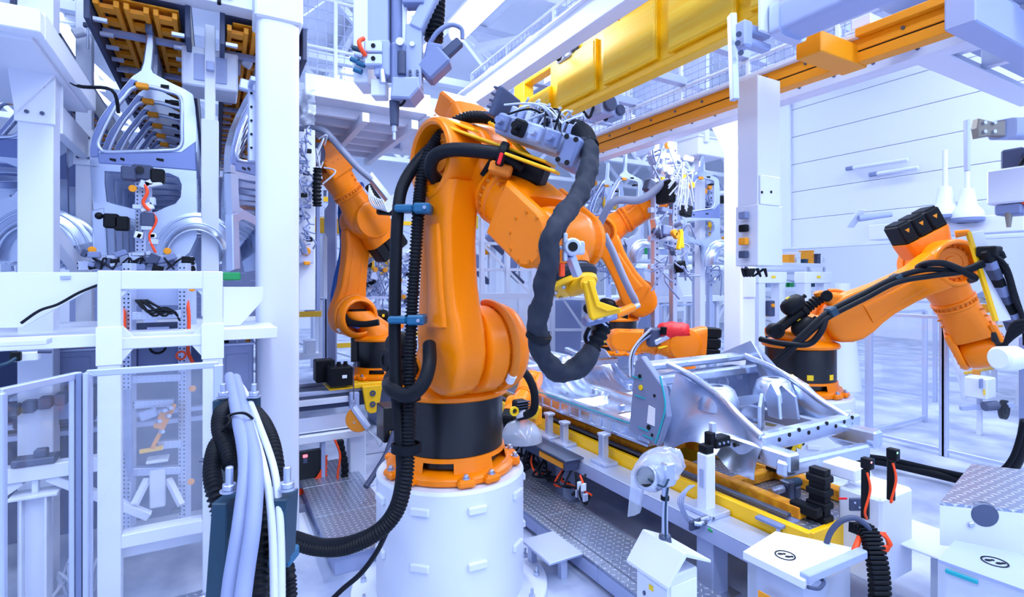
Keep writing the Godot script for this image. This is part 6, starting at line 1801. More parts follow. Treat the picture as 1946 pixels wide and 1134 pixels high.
func overhead_left() -> void:
	for q in [[-.8, 3.6, .07, "left of the hanging middle row, nearer"], [-.8, 4.7, .045, "left of the hanging middle row, farther"]]:
		var t := thing("storage_post", "white steel post " + q[3], "post", V(q[0], 0, q[1]))
		part(t, "post", mb().bx(V(q[0] - q[2], 0, q[1] - q[2]), V(q[0] + q[2], 3.6, q[1] + q[2]), .004), "white_paint")
		part(t, "joint_plate", mb().bx(V(q[0] - q[2] - .01, 2.45, q[1] - q[2] - .012), V(q[0] + q[2] + .01, 2.7, q[1] - q[2]), .003), "white_bright")
		for i in 4:
			part(t, "bolt", mb().cyl(V(q[0] - .03 + (i % 2) * .06, 2.5 + (i / 2) * .14, q[1] - q[2] - .012), V(q[0] - .03 + (i % 2) * .06, 2.5 + (i / 2) * .14, q[1] - q[2] - .022), .01, .01, 6), "dark_steel")
	var b := thing("tie_beam", "bolted white tie beam between the two posts left of the hanging middle row", "beam", V(-.8, 2.5, 4.1))
	part(b, "beam", mb().bx(V(-.83, 2.5, 3.7), V(-.77, 2.66, 4.64), .004), "white_paint")
	part(b, "lower_beam", mb().beam(V(-.8, 1.95, 3.7), V(-.8, 1.7, 4.62), .06, .09), "white_paint")
	part(b, "flange", mb().bx(V(-.88, 2.44, 3.672), V(-.72, 2.72, 3.69), .003), "white_bright")
	part(b, "cable", mb().tube([V(-.72, 2.95, 3.6), V(-.7, 2.76, 3.6), V(-.66, 2.72, 3.7), V(-.5, 2.7, 3.62), V(-.48, 2.6, 3.7)], .01, 6), "hose_black")
	var p := thing("telescopic_post", "white telescopic post with a box at its top right of the hanging middle row", "post", V(-.03, 1.4, 4.2))
	part(p, "lower_tube", mb().bx(V(-.085, 1.4, 4.15), V(.02, 2.75, 4.25), .006), "white_paint")
	part(p, "upper_tube", mb().bx(V(-.065, 2.7, 4.16), V(-.0, 3.4, 4.24), .005), "white_bright")
	part(p, "top_box", mb().bx(V(-.2, 2.98, 4.2), V(.14, 3.25, 4.5), .01), "white_paint")
	part(p, "box_panel", mb().bx(V(-.13, 3.02, 4.19), V(.07, 3.2, 4.2), .004), "grey_paint")
	part(p, "clevis", mb().box(V(-.03, 3.1, 4.12), Vector3(.05, .06, .04), .005), "grey_paint")
	var q := thing("platform_box", "big white box platform in the top left corner", "platform", V(-1.3, 2.85, 3.5))
	part(q, "box", mb().bx(V(-2.2, 2.86, 3.1), V(-.98, 3.1, 3.9), .012), "white_paint")
	part(q, "soffit", mb().bx(V(-2.2, 2.7, 3.05), V(-.7, 2.74, 4.2), .004), "white_paint")
	part(q, "edge", mb().bx(V(-2.2, 2.72, 2.98), V(-.66, 2.82, 3.06), .005), "white_bright")
	part(q, "side_edge", mb().bx(V(-.72, 2.72, 3.06), V(-.66, 2.84, 4.2), .004), "white_bright")
	part(q, "gusset", mb().prism([Vector2(-.9, 2.72), Vector2(-.7, 2.72), Vector2(-.87, 2.48)], .02, Transform3D(Basis(), V(0, 0, 3.5)), .003), "white_paint")
	for i in 5:
		part(q, "upright", mb().bx(V(-2.1 + i * .3, 3.1, 3.15), V(-2.05 + i * .3, 3.7, 3.2), .003), "white_paint")
		part(q, "diagonal", mb().beam(V(-2.05 + i * .3, 3.12, 3.17), V(-1.8 + i * .3, 3.6, 3.17), .03, .03), "white_paint")
	part(q, "handrail", mb().bx(V(-2.2, 3.65, 3.14), V(-.7, 3.7, 3.2), .003), "white_paint")
	for k in [[3.42, 3.85], [3.6, 4.05]]:
		var s := thing("cross_girder", "white cross girder with black sensors above the hanging rows, " + ("lower" if k[0] < 3.5 else "upper"), "girder", V(-.2, k[0], k[1]))
		part(s, "girder", mb().bx(V(-1.6, k[0], k[1]), V(.3, k[0] + .09, k[1] + .1), .005), "white_paint")
		part(s, "lip", mb().bx(V(-1.6, k[0] - .012, k[1] - .03), V(.3, k[0], k[1] + .12), .003), "white_bright")
		for i in 7:
			part(s, "sensor", mb().box(V(-1.0 + i * .17, k[0] + .03, k[1] - .03), Vector3(.022 + .02 * (i % 2), .1, .04), .004), "black_plastic" if i % 3 != 1 else "dark_steel")
			part(s, "screw", mb().cyl(V(-.94 + i * .17, k[0] + .05, k[1]), V(-.94 + i * .17, k[0] + .05, k[1] - .01), .014, .014, 8), "dark_steel")
	for k in [[455, 118, 3.9, "near the white column"], [512 - 345, 65, 3.6, "by the top left platform"]]:
		var c := W(k[0], k[1], k[2])
		var s := thing("lamp_cluster", "small white adjustable lamps on a bracket " + k[3], "lamp", c)
		part(s, "rod", mb().cyl(c + Vector3(0, .05, 0), c - Vector3(0, .1, 0), .008, .008, 8), "alu")
		for i in 2:
			part(s, "head", mb().box(c + Vector3(-.05 + i * .1, 0, .0), Vector3(.07, .055, .06), .01, Basis(Vector3.BACK, .5 - i)), "white_paint")
		part(s, "clamp", mb().box(c + Vector3(0, .06, 0), Vector3(.05, .03, .03), .004), "grey_dark")
	var ft := W(474, 165, 3.5)
	var fi := thing("side_clamp", "pale metal clamp arm hanging beside the thick white column", "clamp", ft)
	part(fi, "tie", mb().beam(ft, V(.21, ft.y, 3.73), .03, .03), "alu")
	part(fi, "arm", mb().box(ft, Vector3(.12, .07, .06), .008, Basis(Vector3.BACK, -.15)).box(ft + Vector3(.02, -.25, 0), Vector3(.06, .5, .05), .008), "alu")
	for i in 5:
		part(fi, "screw", mb().cyl(ft + Vector3(.01, -.05 - i * .09, .03), ft + Vector3(.01, -.05 - i * .09, .034), .008, .008, 8), "dark_hole")
# ---- the middle left and everything behind the line
func build_back() -> void:
	track()
	bench()
	spindle()
	mezzanine()
	small_arms()
	racks()
	towers()
	roof_steel()
func track() -> void:
	var t := thing("robot_track", "grey floor track carrying the rear left orange robot sideways", "track", V(.8, 0, 6.1))
	part(t, "bed", mb().bx(V(-1.5, .28, 5.85), V(2.4, .43, 6.45), .006), "grey_dark")
	part(t, "rail", mb().bx(V(-1.5, .43, 5.86), V(2.4, .47, 5.92), .003).bx(V(-1.5, .43, 6.38), V(2.4, .47, 6.44), .003), "alu")
	part(t, "cover", mb().bx(V(-1.5, .34, 5.8), V(1.25, .40, 5.85), .003), "white_paint")
	part(t, "rack_strip", mb().bx(V(-1.5, .445, 5.93), V(2.4, .455, 6.0), .002), "dark_steel")
	for x in [-1.0, .3, 1.6]:
		part(t, "foot", mb().bx(V(x, 0, 5.9), V(x + .14, .28, 6.4), .006), "grey_paint")
	part(t, "name_strip", mb().bx(V(1.72, .36, 5.845), V(1.98, .40, 5.85), .001), "paper_white", "white strip of small print")
	var c := thing("track_carriage", "yellow carriage plate with bolted lugs under the rear left orange robot", "carriage", V(1.6, .47, 6.15))
	part(c, "plate", mb().bx(V(1.3, .475, 5.78), V(2.1, .53, 6.5), .01), "yellow_paint")
	part(c, "side_plate", mb().bx(V(1.05, .475, 5.8), V(1.3, .495, 6.2), .006), "yellow_paint")
	part(c, "lug", mb().prism([Vector2(1.38, .5), Vector2(1.60, .5), Vector2(1.56, .24), Vector2(1.52, .2), Vector2(1.46, .2), Vector2(1.42, .24)], .05, Transform3D(Basis(), V(0, 0, 5.76)), .008), "yellow_paint")
	for y in [.42, .30]:
		part(c, "bolt", mb().lathe(vv([.012, 0, .032, 0, .032, .012, .012, .012]), Transform3D(YZ, V(1.49, y, 5.735)), 18), "dark_steel")
	part(c, "block", mb().box(V(1.3, .36, 5.77), Vector3(.1, .17, .06), .008), "grey_paint")
	var d := thing("drive_box", "black ribbed drive box on the yellow carriage plate", "drive", V(1.15, .5, 5.95))
	part(d, "case", mb().box(V(1.17, .62, 5.9), Vector3(.24, .2, .26), .012), "black_plastic")
	part(d, "rear_case", mb().box(V(1.05, .65, 6.12), Vector3(.2, .24, .2), .012), "black_plastic")
	for i in 3:
		part(d, "plug", mb().cyl(V(1.1 + i * .07, .72, 5.92), V(1.1 + i * .07, .76, 5.92), .025, .02, 10), "rubber")
	part(d, "tag", mb().box(V(1.2, .62, 5.768), Vector3(.05, .035, .004), .001), "paper_white", "white tag")
	var m := W(678, 662, 6.0)
	var mo := thing("monitor", "small black monitor on a thin stand left of the rear left robot's black base", "monitor", m - Vector3(0, .3, 0))
	part(mo, "screen", mb().box(m, Vector3(.13, .3, .03), .004), "black_gloss")
	part(mo, "stand", mb().cyl(m - Vector3(0, .15, 0), m - Vector3(0, .4, 0), .015, .015, 8), "grey_mid")
func bench() -> void:
	var t := thing("work_bench", "pale steel bench beam on a square leg right of the thick white column", "bench", V(.7, 0, 4.4))
	part(t, "beam", mb().bx(V(.2, .4, 4.25), V(1.05, .46, 4.42), .005), "white_paint")
	part(t, "top", mb().bx(V(.2, .47, 4.3), V(1.0, .48, 4.75), .003), "alu")
	part(t, "leg", mb().bx(V(.93, 0, 4.28), V(1.06, .4, 4.4), .008), "white_paint")
	part(t, "foot", mb().bx(V(.88, 0, 4.22), V(1.11, .015, 4.46), .003), "alu")
	var b := thing("control_box", "flat black box with a glowing red lamp under the pale bench beam", "box", V(.55, .1, 4.3))
	part(b, "case", mb().bx(V(.36, .1, 4.3), V(.72, .33, 4.36), .004), "black_gloss")
	part(b, "frame", mb().bx(V(.715, .1, 4.28), V(.745, .4, 4.36), .003), "grey_paint")
	part(b, "lamp", mb().box(V(.6, .3, 4.296), Vector3(.035, .022, .008), .003), "red_glow", "glowing red lamp")
	part(b, "switch", mb().box(V(.6, .265, 4.296), Vector3(.03, .04, .006), .002), "dark_steel")
	var w := mb()
	for i in 7:
		w.tube([V(.35, .06 + i * .008, 4.3), V(.5, .03 + i * .004, 4.25), V(.68, .05 + i * .012, 4.28), V(.76, .1 + i * .03, 4.3)], .008, 6)
	solo("cable_bundle", "loose orange cables on the floor under the black box with the red lamp", "cables", w, "signal_orange").set_meta("kind", "stuff")
	solo("hose_coil", "coiled orange hose at the foot of the thick white column", "hose", mb().lathe(vv([.03, -.02, .06, -.02, .06, .02, .03, .02]), Transform3D(YX, V(.5, .06, 4.2)), 20), "signal_orange")
	var s := thing("saddle_pipes", "black cable chain post with orange cables at the right end of the pale bench", "cable chain", V(.86, 0, 4.25))
	for i in 9:
		part(s, "link", mb().box(V(.86 + .02 * sin(i * .5), .03 + i * .045, 4.22), Vector3(.05, .036, .05), .005), "black_plastic")
	part(s, "cable", mb().tube([V(.83, .0, 4.2), V(.82, .15, 4.19), V(.84, .3, 4.2), V(.8, .42, 4.2)], .009, 6), "signal_orange", "orange cable")
	var h := W(683, 795, 4.1)
	var d := thing("tool_balancer", "orange half disc shaped tool balancer hanging on a hook above the bench", "balancer", h)
	var bs := Basis(right_dir, Vector3.UP, -fwd_dir) * Basis(Vector3.BACK, -.95)
	var half := []
	for i in 17:
		var a := PI * i / 16.0
		half.append(Vector2(cos(a), -sin(a) * 1.05) * .1)
	part(d, "disc", mb().prism(half, .05, Transform3D(bs * Basis(Vector3.BACK, -.0), h), .006), "amber_bright")
	part(d, "edge", mb().box(h + bs * Vector3(0, .014, 0), Vector3(.2, .03, .075), .004, bs), "alu")
	part(d, "hub", mb().cyl(h + bs * Vector3(0, -.04, .025), h + bs * Vector3(0, -.04, .032), .008, .008, 10), "steel")
	var r := W(672, 764, 4.1)
	part(d, "hook", mb().lathe(vv([.012, -.005, .022, -.005, .022, .005, .012, .005]), Transform3D(YZ, r), 16).cyl(r - Vector3(0, .02, 0), r - Vector3(0, .07, 0), .008, .008, 8), "steel")
	part(d, "hanger", mb().cyl(r + Vector3(0, .02, 0), r + Vector3(0, .3, .0), .004, .004, 6), "dark_steel")
	part(d, "cable", mb().tube([h + bs * Vector3(.1, -.01, 0), W(712, 830, 4.1), W(722, 848, 4.1), W(728, 835, 4.1)], .007, 6), "cable_white")
	var k := W(742, 800, 4.0)
	var c := thing("dark_cabinet", "black cabinet half hidden behind the hoses left of the black base cover", "cabinet", k - Vector3(0, .13, 0))
	part(c, "case", mb().box(k, Vector3(.16, .26, .2), .006), "black_gloss")
	part(c, "label", mb().box(k + Vector3(-.03, -.07, .102), Vector3(.01, .05, .004), .001), "sticker_yellow")
	hose("cable", "grey hose sloping to the floor between the bench leg and the big pedestal", [748, 820, 3.9, 735, 860, 3.8, 715, 895, 3.7, 695, 925, 3.6], .02, "grey_dark")
	# white post with clips right of the white column, and a fixture hung on it
	var p := thing("clip_post", "white machine post with an amber cap right of the thick white column", "post", V(.75, 0, 4.8))
	part(p, "post", mb().bx(RD(568, 590, 4.8), RD(597, 250, 4.85), .005), "white_paint")
	part(p, "rail", mb().beam(RD(604, 590, 4.9), RD(604, 320, 4.9), .03, .04), "grey_mid")
	part(p, "cap", mb().cyl(RD(582, 477, 4.75), RD(582, 477, 4.7), .035, .035, 16, .004), "amber_paint", "amber cap")
	part(p, "cap", mb().box(RD(583, 500, 4.72), Vector3(.05, .03, .04), .004), "amber_paint", "amber cap")
	part(p, "clamp", mb().box(RD(580, 487, 4.76), Vector3(.13, .12, .06), .008), "alu")
	part(p, "spring_guide", mb().tube([RD(604, 320, 4.7), RD(602, 360, 4.7), RD(603, 392, 4.7)], .035, 10, .03), "black_plastic")
	var wi := mb()
	for i in 40:
		var q := RD(566 + rng.randf() * 26, 240 + i * 6, 4.74)
		wi.tube([q, q + Vector3(rng.randf_range(-.05, .05), -.05, .04), q + Vector3(rng.randf_range(-.06, .06), rng.randf_range(-.15, 0), .02)], .008, 5, 0, .05)
	part(p, "wires", wi, "cable_grey", "", "stuff")
	for i in 12:
		var q := RD(572 + (i * 7) % 18, 245 + i * 21, 4.73)
		part(p, "clip", mb().box(q, Vector3(.05, .035, .03), .004), ["grey_dark", "alu", "black_plastic", "grey_mid"][i % 4])
	solo("steel_guide", "tall grey steel guide with kinked edge behind the track robot's blue hose", "guide", mb().prism([Vector2(-.06, -2.2), Vector2(.05, -2.2), Vector2(.05, .9), Vector2(-.05, .9), Vector2(-.05, .45), Vector2(-.1, .38), Vector2(-.1, .1), Vector2(-.06, .03)], .06, Transform3D(Basis(right_dir, Vector3.UP, -fwd_dir), W(632, 455, 6.9)), .005), "grey_paint")
	solo("hanging_film", "crumpled clear film hanging beside the top of the thick white column", "film", crumpled(W(570, 170, 4.4), .14, .3), "plastic_wrap")
func crumpled(c: Vector3, w: float, h: float) -> MB:
	var nz := FastNoiseLite.new()
	nz.seed = 21
	nz.frequency = 4.0
	var rows := []
	for i in 13:
		var row := PackedVector3Array()
		for j in 9:
			var q := c + right_dir * (w * (j / 8.0 - .1)) + Vector3(0, -h * (i / 12.0), 0)
			row.append(q + fwd_dir * (.06 * nz.get_noise_3dv(q * 4.0)))
		rows.append(row)
	return mb().loft(rows, false, false)
func spindle() -> void:
	var z := 2.5
	var o := W(755, 120, z)
	var bs := Basis(right_dir, Vector3.UP, -fwd_dir)
	var k := z / 1000.0
	var t := thing("spindle_unit", "grey vertical spindle unit with a pointed nut runner hanging from above", "spindle", o)
	# helper: box from pixel corners with a thickness in depth
	var bp := func(x0: float, y0: float, x1: float, y1: float, dz: float, th: float, bev := .004) -> MB:
		return mb().box(W((x0 + x1) * .5, (y0 + y1) * .5, z) - fwd_dir * dz, Vector3((x1 - x0) * k, (y1 - y0) * k, th), bev, bs)
	part(t, "white_casing", bp.call(681, -200, 707, 168, 0.0, .16), "white_paint")
	part(t, "back_plate", bp.call(705, -200, 744, 92, .02, .1), "grey_paint")
	part(t, "gap", bp.call(742, -200, 749, 95, -.02, .06), "dark_hole")
	part(t, "cylinder", mb().cyl(W(758, -200, z) - fwd_dir * .03, W(758, 96, z) - fwd_dir * .03, .03, .03, 20), "grey_mid")
	part(t, "guide_plate", bp.call(769, -200, 778, 100, .01, .1), "white_paint")
	part(t, "right_plate", bp.call(777, 60, 806, 176, .05, .06), "grey_paint")
	part(t, "right_arm", mb().beam(W(795, 68, z) - fwd_dir * .05, W(838, -20, z) - fwd_dir * .05, .08, .06, .006, right_dir), "grey_paint")
	part(t, "upper_block", bp.call(772, -60, 812, 26, .06, .08), "grey_mid")
	for i in 5:
		var c := W(786 + (i % 2) * 13, 149 + (i / 2) * 6, z) - fwd_dir * .08
		part(t, "screw", mb().cyl(c, c - fwd_dir * .008, .007, .007, 8), "dark_steel")
	part(t, "bolt", mb().cyl(W(790, 99, z) - fwd_dir * .08, W(790, 99, z) - fwd_dir * .09, .012, .012, 8), "steel")
	part(t, "body", bp.call(750, 96, 778, 172, .05, .1, .012), "grey_mid")
	part(t, "sensor", mb().cyl(W(772, 115, z) - fwd_dir * .1, W(772, 158, z) - fwd_dir * .1, .02, .02, 14, .003), "grey_dark")
	part(t, "collar", mb().cyl(W(770, 100, z) - fwd_dir * .1, W(770, 100, z) - fwd_dir * .12, .018, .018, 14), "steel")
	part(t, "valve_block", bp.call(722, 95, 750, 160, .06, .1, .006), "grey_paint")
	for y in [110, 133]:
		part(t, "valve_face", bp.call(706, y - 10, 738, y + 11, .1, .06, .006), "alu")
		part(t, "port", mb().cyl(W(723, y, z) - fwd_dir * .13, W(723, y, z) - fwd_dir * .134, .01, .01, 12), "dark_hole")
	part(t, "red_hose", mb().tube([W(706, 97, z) - fwd_dir * .13, W(700, 106, z) - fwd_dir * .15, W(703, 118, z) - fwd_dir * .15, W(709, 128, z) - fwd_dir * .13], .01, 8), "signal_orange", "red hose")
	for q in [[690, 113], [694, 124], [686, 133], [692, 152], [698, 140]]:
		part(t, "plug", mb().cyl(W(q[0] - 6, q[1] - 3, z) - fwd_dir * .11, W(q[0] + 8, q[1] + 2, z) - fwd_dir * .11, .012, .014, 10), ["teal_plastic", "alu", "clamp_blue"][int(q[0]) % 3])
	part(t, "lower_block", mb().prism([Vector2(-.05, .05), Vector2(.07, .05), Vector2(.075, .0), Vector2(.03, -.05), Vector2(-.06, -.045)], .14, Transform3D(bs, W(775, 182, z) - fwd_dir * .04), .008), "grey_paint")
	part(t, "white_block", bp.call(714, 163, 740, 194, .05, .08), "white_paint")
	part(t, "fitting", mb().cyl(W(738, 152, z) - fwd_dir * .12, W(740, 176, z) - fwd_dir * .12, .012, .016, 10), "steel")
	part(t, "runner", mb().cyl(W(754, 198, z) - fwd_dir * .05, W(754, 245, z) - fwd_dir * .05, .024, .02, 18, .003), "grey_dark")
	part(t, "runner_nose", mb().cyl(W(754, 245, z) - fwd_dir * .05, W(754, 256, z) - fwd_dir * .05, .013, .012, 12).cyl(W(754, 256, z) - fwd_dir * .05, W(754, 271, z) - fwd_dir * .05, .008, .009, 8), "alu")
	part(t, "small_hose", mb().tube([W(766, 210, z) - fwd_dir * .07, W(774, 205, z) - fwd_dir * .08, W(780, 190, z) - fwd_dir * .08], .006, 6), "hose_black")
	part(t, "bellows", mb().tube([W(829, -30, z), W(828, 20, z), W(824, 78, z)], .04, 14, .02), "black_plastic")
	part(t, "motor", mb().beam(W(808, 150, z) - fwd_dir * .03, W(848, 112, z) - fwd_dir * .03, .1, .1, .012, fwd_dir), "grey_mid")
	part(t, "motor_head", mb().box(W(827, 108, z) - fwd_dir * .03, Vector3(.075, .08, .08), .01, bs * Basis(Vector3.BACK, -.2)), "grey_mid")
	part(t, "connector", mb().beam(W(845, 113, z) - fwd_dir * .03, W(876, 84, z) - fwd_dir * .03, .045, .04, .006, fwd_dir), "grey_dark")
	part(t, "loop", mb().tube([W(818, 95, z) - fwd_dir * .05, W(835, 72, z) - fwd_dir * .06, W(858, 57, z) - fwd_dir * .05, W(878, 62, z) - fwd_dir * .04, W(880, 80, z) - fwd_dir * .03], .011, 8), "grey_mid")
	# column that carries it, up to the roof
	part(t, "carrier", mb().bx(o + Vector3(-.12, .45, -.12), o + Vector3(.2, 1.6, .0), .008), "white_paint")
func mezzanine() -> void:
	var t := thing("mezzanine", "white platform with ribbed underside behind the spindle unit", "platform", V(1.3, 3.0, 6.0))
	var a := W(598, 215, 5.4)
	var h: float = a.y
	part(t, "deck", mb().bx(V(.72, h, 5.2), V(1.9, h + .04, 7.2), .004), "white_paint")
	part(t, "front_edge", mb().bx(V(.72, h, 5.16), V(1.9, h + .2, 5.2), .004), "white_bright")
	part(t, "side_edge", mb().bx(V(1.9, h - .02, 5.16), V(1.94, h + .2, 7.2), .004), "white_bright")
	for i in 6:
		part(t, "joist", mb().bx(V(.74, h - .09, 5.4 + i * .32), V(1.88, h, 5.46 + i * .32), .003), "white_paint")
	for i in 3:
		part(t, "bearer", mb().bx(V(.75 + i * .5, h - .16, 5.2), V(.82 + i * .5, h - .07, 7.2), .003), "white_paint")
	railing("deck_railing", "white mesh railing on the platform left of the spindle unit", V(.6, h + .04, 5.3), V(1.85, h + .04, 5.3), .95, 4)
	railing("deck_railing", "white railing along the left side of the platform by the white column", V(.58, h + .04, 5.3), V(.58, h + .04, 7.1), .95, 3, false)
	railing("deck_railing", "white mesh railing at the back of the platform behind the spindle unit", V(.6, h + .04, 7.1), V(1.85, h + .04, 7.1), .95, 4)
	var g := thing("cross_beam", "long pale cross beam running behind the elbow of the large orange robot", "beam", V(2.2, 3.5, 7.4))
	part(g, "beam", mb().bx(V(.4, 3.5, 7.3), V(4.4, 3.82, 7.42), .006), "grey_paint")
	part(g, "flange", mb().bx(V(.4, 3.48, 7.22), V(4.4, 3.5, 7.5), .004), "white_paint")
	part(g, "flange", mb().bx(V(.4, 3.82, 7.22), V(4.4, 3.84, 7.5), .004), "white_paint")
	solo("white_duct", "white square sheet duct hanging behind the spindle's pointed tip", "duct", mb().bx(W(765, 232, 7.0), W(790, 285, 7.0) + Vector3(.1, 0, -.2), .01), "white_bright")
	var c := thing("deck_ceiling", "pale deck soffit with folded sheets between the white edge beam and the platform", "deck", V(2, 3.9, 6.5))
	part(c, "sheet", mb().bx(V(1.95, 3.66, 5.7), V(4.2, 3.7, 7.2), .004), "white_paint")
	part(c, "edge", mb().bx(V(1.95, 3.5, 5.66), V(4.2, 3.72, 5.7), .004), "white_bright")
func arm_only(called: String, label: String, at: Vector3, ang: float, pitch: float, s: float) -> Node3D:
	var t := thing(called, label, "robot", at, "", ang)
	t.scale = Vector3.ONE * s
	var f := Transform3D(Basis(Vector3.BACK, pitch), Vector3(0, .32, 0))
	inst(t, "foot", rmesh("afoot", func() -> MB: return mb().bx(Vector3(-.14, 0, -.13), Vector3(.14, .12, .13), .015)), "orange_paint")
	inst(t, "column", rmesh("acol", func() -> MB: return mb().sloft([[Vector3(0, .08, 0), Vector3(.13, 0, 0), Vector3(0, 0, .12), 3.0], [Vector3(0, .3, 0), Vector3(.14, 0, 0), Vector3(0, 0, .13), 2.5]])), "orange_paint")
	inst(t, "elbow_housing", rmesh("housing", housing_shape), "orange_paint", f)
	inst(t, "forearm", rmesh("fore.80", forearm_shape.bind(.344)), "orange_paint", f)
	inst(t, "wrist_body", rmesh("wrist.80", wrist_shape.bind(.344, .8)), "orange_paint", f)
	inst(t, "wrist_ball", rmesh("ball", ball_shape), "orange_paint", f * Transform3D(Basis(Vector3.BACK, -.6), Vector3(.8, 0, 0)))
	for k in 3:
		inst(t, "wrist_motor", rmesh("motor", motor_shape), "black_plastic", f * Transform3D(Basis(), Vector3(-.265, .03 + (k - 1) * .13, -.02)))
	return t
func small_arms() -> void:
	# robot lying low behind the car floor, red cover on its back
	var p := W(1295, 700, 5.2)
	var t := arm_only("industrial_robot", "small orange robot lying low behind the car floor beside a red cover", p, deg_to_rad(-29.4 - 180), .06, .78)
	solo("arm_stand", "white stand under the low orange robot behind the car floor", "stand", mb().bx(Vector3(p.x - .2, 0, p.z - .2), Vector3(p.x + .2, p.y, p.z + .2), .02), "white_paint")
	var rc := W(1280, 630, 5.15)
	var nz := FastNoiseLite.new()
	nz.frequency = 6.0
	var rings := []
	for i in 12:
		var f := i / 11.0
		var ring := PackedVector3Array()
		for j in 18:
			var a := TAU * j / 18
			var q := rc + right_dir * lerpf(-.16, .15, f) + (Vector3.UP * sin(a) * (.075 + .02 * sin(f * 3.0)) + fwd_dir * cos(a) * .1) * (1.0 if i > 0 and i < 11 else .6)
			ring.append(q + Vector3.ONE * (.022 * nz.get_noise_3dv(q * 2.5)))
		rings.append(ring)
	solo("red_cover", "crumpled red cloth cover over the tool on the low orange robot", "cover", mb().loft(rings), "red")
	var h := W(1240, 640, 5.1)
	var g := thing("welding_tool", "grey and black welding tool poking out left of the red cover", "tool", h)
	part(g, "body", mb().box(h, Vector3(.14, .18, .12), .02), "grey_dark")
	part(g, "clamp", mb().beam(h + Vector3(-.03, -.05, .05), h + Vector3(.15, .02, .08), .06, .05, .008), "alu")
	part(g, "fitting", mb().cyl(h + Vector3(.06, .03, .08), h + Vector3(.06, .1, .09), .03, .03, 12), "black_plastic")
	part(g, "strip", mb().beam(h + Vector3(.0, -.1, .08), h + Vector3(.4, -.05, .05), .03, .014, .003), "sticker_yellow", "yellow strip")
	for i in 3:
		part(g, "hose", mb().tube([h + Vector3(-.05, .03 + i * .03, .04), W(1215 - i * 2, 652, 5.05), W(1202 - i * 2, 678, 5.0), W(1200 - i, 715, 5.0)], .014, 8), ["cable_grey", "hose_black", "cable_white"][i])
	# wrist poking out behind the shoulder of the large robot
	var q := W(996, 690, 4.2)
	var w := arm_only("industrial_robot", "small orange robot wrist showing right of the large robot's shoulder", W(985, 812, 4.4), deg_to_rad(40), .5, .5)
	var c := W(995, 775, 4.0)
	var k := thing("welding_gun", "black and yellow welding gun with a hose behind the big orange shoulder", "tool", c)
	part(k, "body", mb().box(c + Vector3(-.03, .02, 0), Vector3(.1, .09, .1), .012), "black_plastic")
	for i in 4:
		part(k, "fin", mb().box(c + Vector3(-.03, .0 + i * .02, .05), Vector3(.11, .008, .02), .002), "grey_dark")
	part(k, "holder", mb().prism([Vector2(-.05, -.02), Vector2(.04, -.03), Vector2(.07, .05), Vector2(.04, .1), Vector2(.01, .03), Vector2(-.05, .03)], .05, Transform3D(Basis(right_dir, Vector3.UP, -fwd_dir), c + Vector3(.03, -.04, .06)), .006), "yellow_paint", "yellow holder")
	part(k, "ring", mb().lathe(vv([.02, -.01, .035, -.01, .035, .01, .02, .01]), Transform3D(YZ, c + Vector3(-.11, .0, .05)), 16), "sticker_yellow")
	part(k, "hose", mb().tube(pp([972, 697, 3.9, 990, 702, 3.85, 1006, 720, 3.85, 1016, 750, 3.85, 1012, 782, 3.88, 985, 792, 3.95]), .03, 12), "hose_black")
	part(k, "cuff", mb().cyl(W(985, 790, 3.95), W(998, 787, 3.92), .034, .034, 12), "cable_white")
	part(k, "bracket", mb().box(c + Vector3(.12, -.07, 0), Vector3(.06, .14, .06), .006), "amber_paint")
	part(k, "shroud", mb().lathe(vv([.16, -.1, .15, -.04, .11, .02, .05, .05]), Transform3D(Basis(), c + Vector3(-.02, -.14, 0)), 20), "plastic_wrap")
func rack(label: String, at: Vector3, w: float, h: float, lv: int, fill := true, tint := "white_paint") -> Node3D:
	var t := thing("storage_rack", label, "rack", at)
	for x in [-.5, .5]:
		for z in [-.2, .2]:
			part(t, "upright", mb().bx(at + Vector3(x * w - .03, 0, z - .03), at + Vector3(x * w + .03, h, z + .03), .004), tint)
	for i in lv:
		var y: float = h * (i + .6) / lv
		part(t, "shelf", mb().bx(at + Vector3(-w * .5, y, -.23), at + Vector3(w * .5, y + .04, .23), .003), tint)
		part(t, "shelf_lip", mb().bx(at + Vector3(-w * .5, y - .03, .22), at + Vector3(w * .5, y + .06, .24), .003), "yellow_paint" if (i + int(at.x * 10)) % 4 == 0 else tint)
		part(t, "brace", mb().beam(at + Vector3(-w * .5, y, -.2), at + Vector3(w * .5, y - h / lv * .9, -.2), .03, .03), tint)
	return t
func crates(t: Node3D, at: Vector3, w: float, h: float, lv: int, where: String) -> void:
	var cols := ["grey_paint", "grey_mid", "amber_paint", "white_paint", "teal_plastic", "alu", "grey_dark", "green"]
	for i in lv:
		var y: float = h * (i + .6) / lv + .045
		var n := int(w / .26)
		for j in n:
			if rng.randf() < .35:
				continue
			var s := Vector3(rng.randf_range(.12, .2), rng.randf_range(.1, h / lv * .6), .3)
			var c := at + Vector3(-w * .5 + (j + .5) * w / n, y + s.y * .5, 0)
			var nm: String = ["lowest", "second lowest", "third lowest", "fourth lowest", "fifth lowest", "sixth lowest"][i]
			var o := ["first", "second", "third", "fourth", "fifth", "sixth", "seventh", "eighth", "ninth", "tenth"]
			var b := mb().box(c, s, .008)
			b.box(c + Vector3(0, s.y * .5, 0), Vector3(s.x + .015, .02, s.z + .015), .003)
			b.box(c + Vector3(0, .1 * s.y, s.z * .5 + .004), Vector3(s.x * .4, .03, .012), .002)
			solo("crate", "crate %s from the left, %s shelf of %s" % [o[mini(j, 9)], nm, where], "crate", b, cols[rng.randi() % cols.size()], "crates on racks")
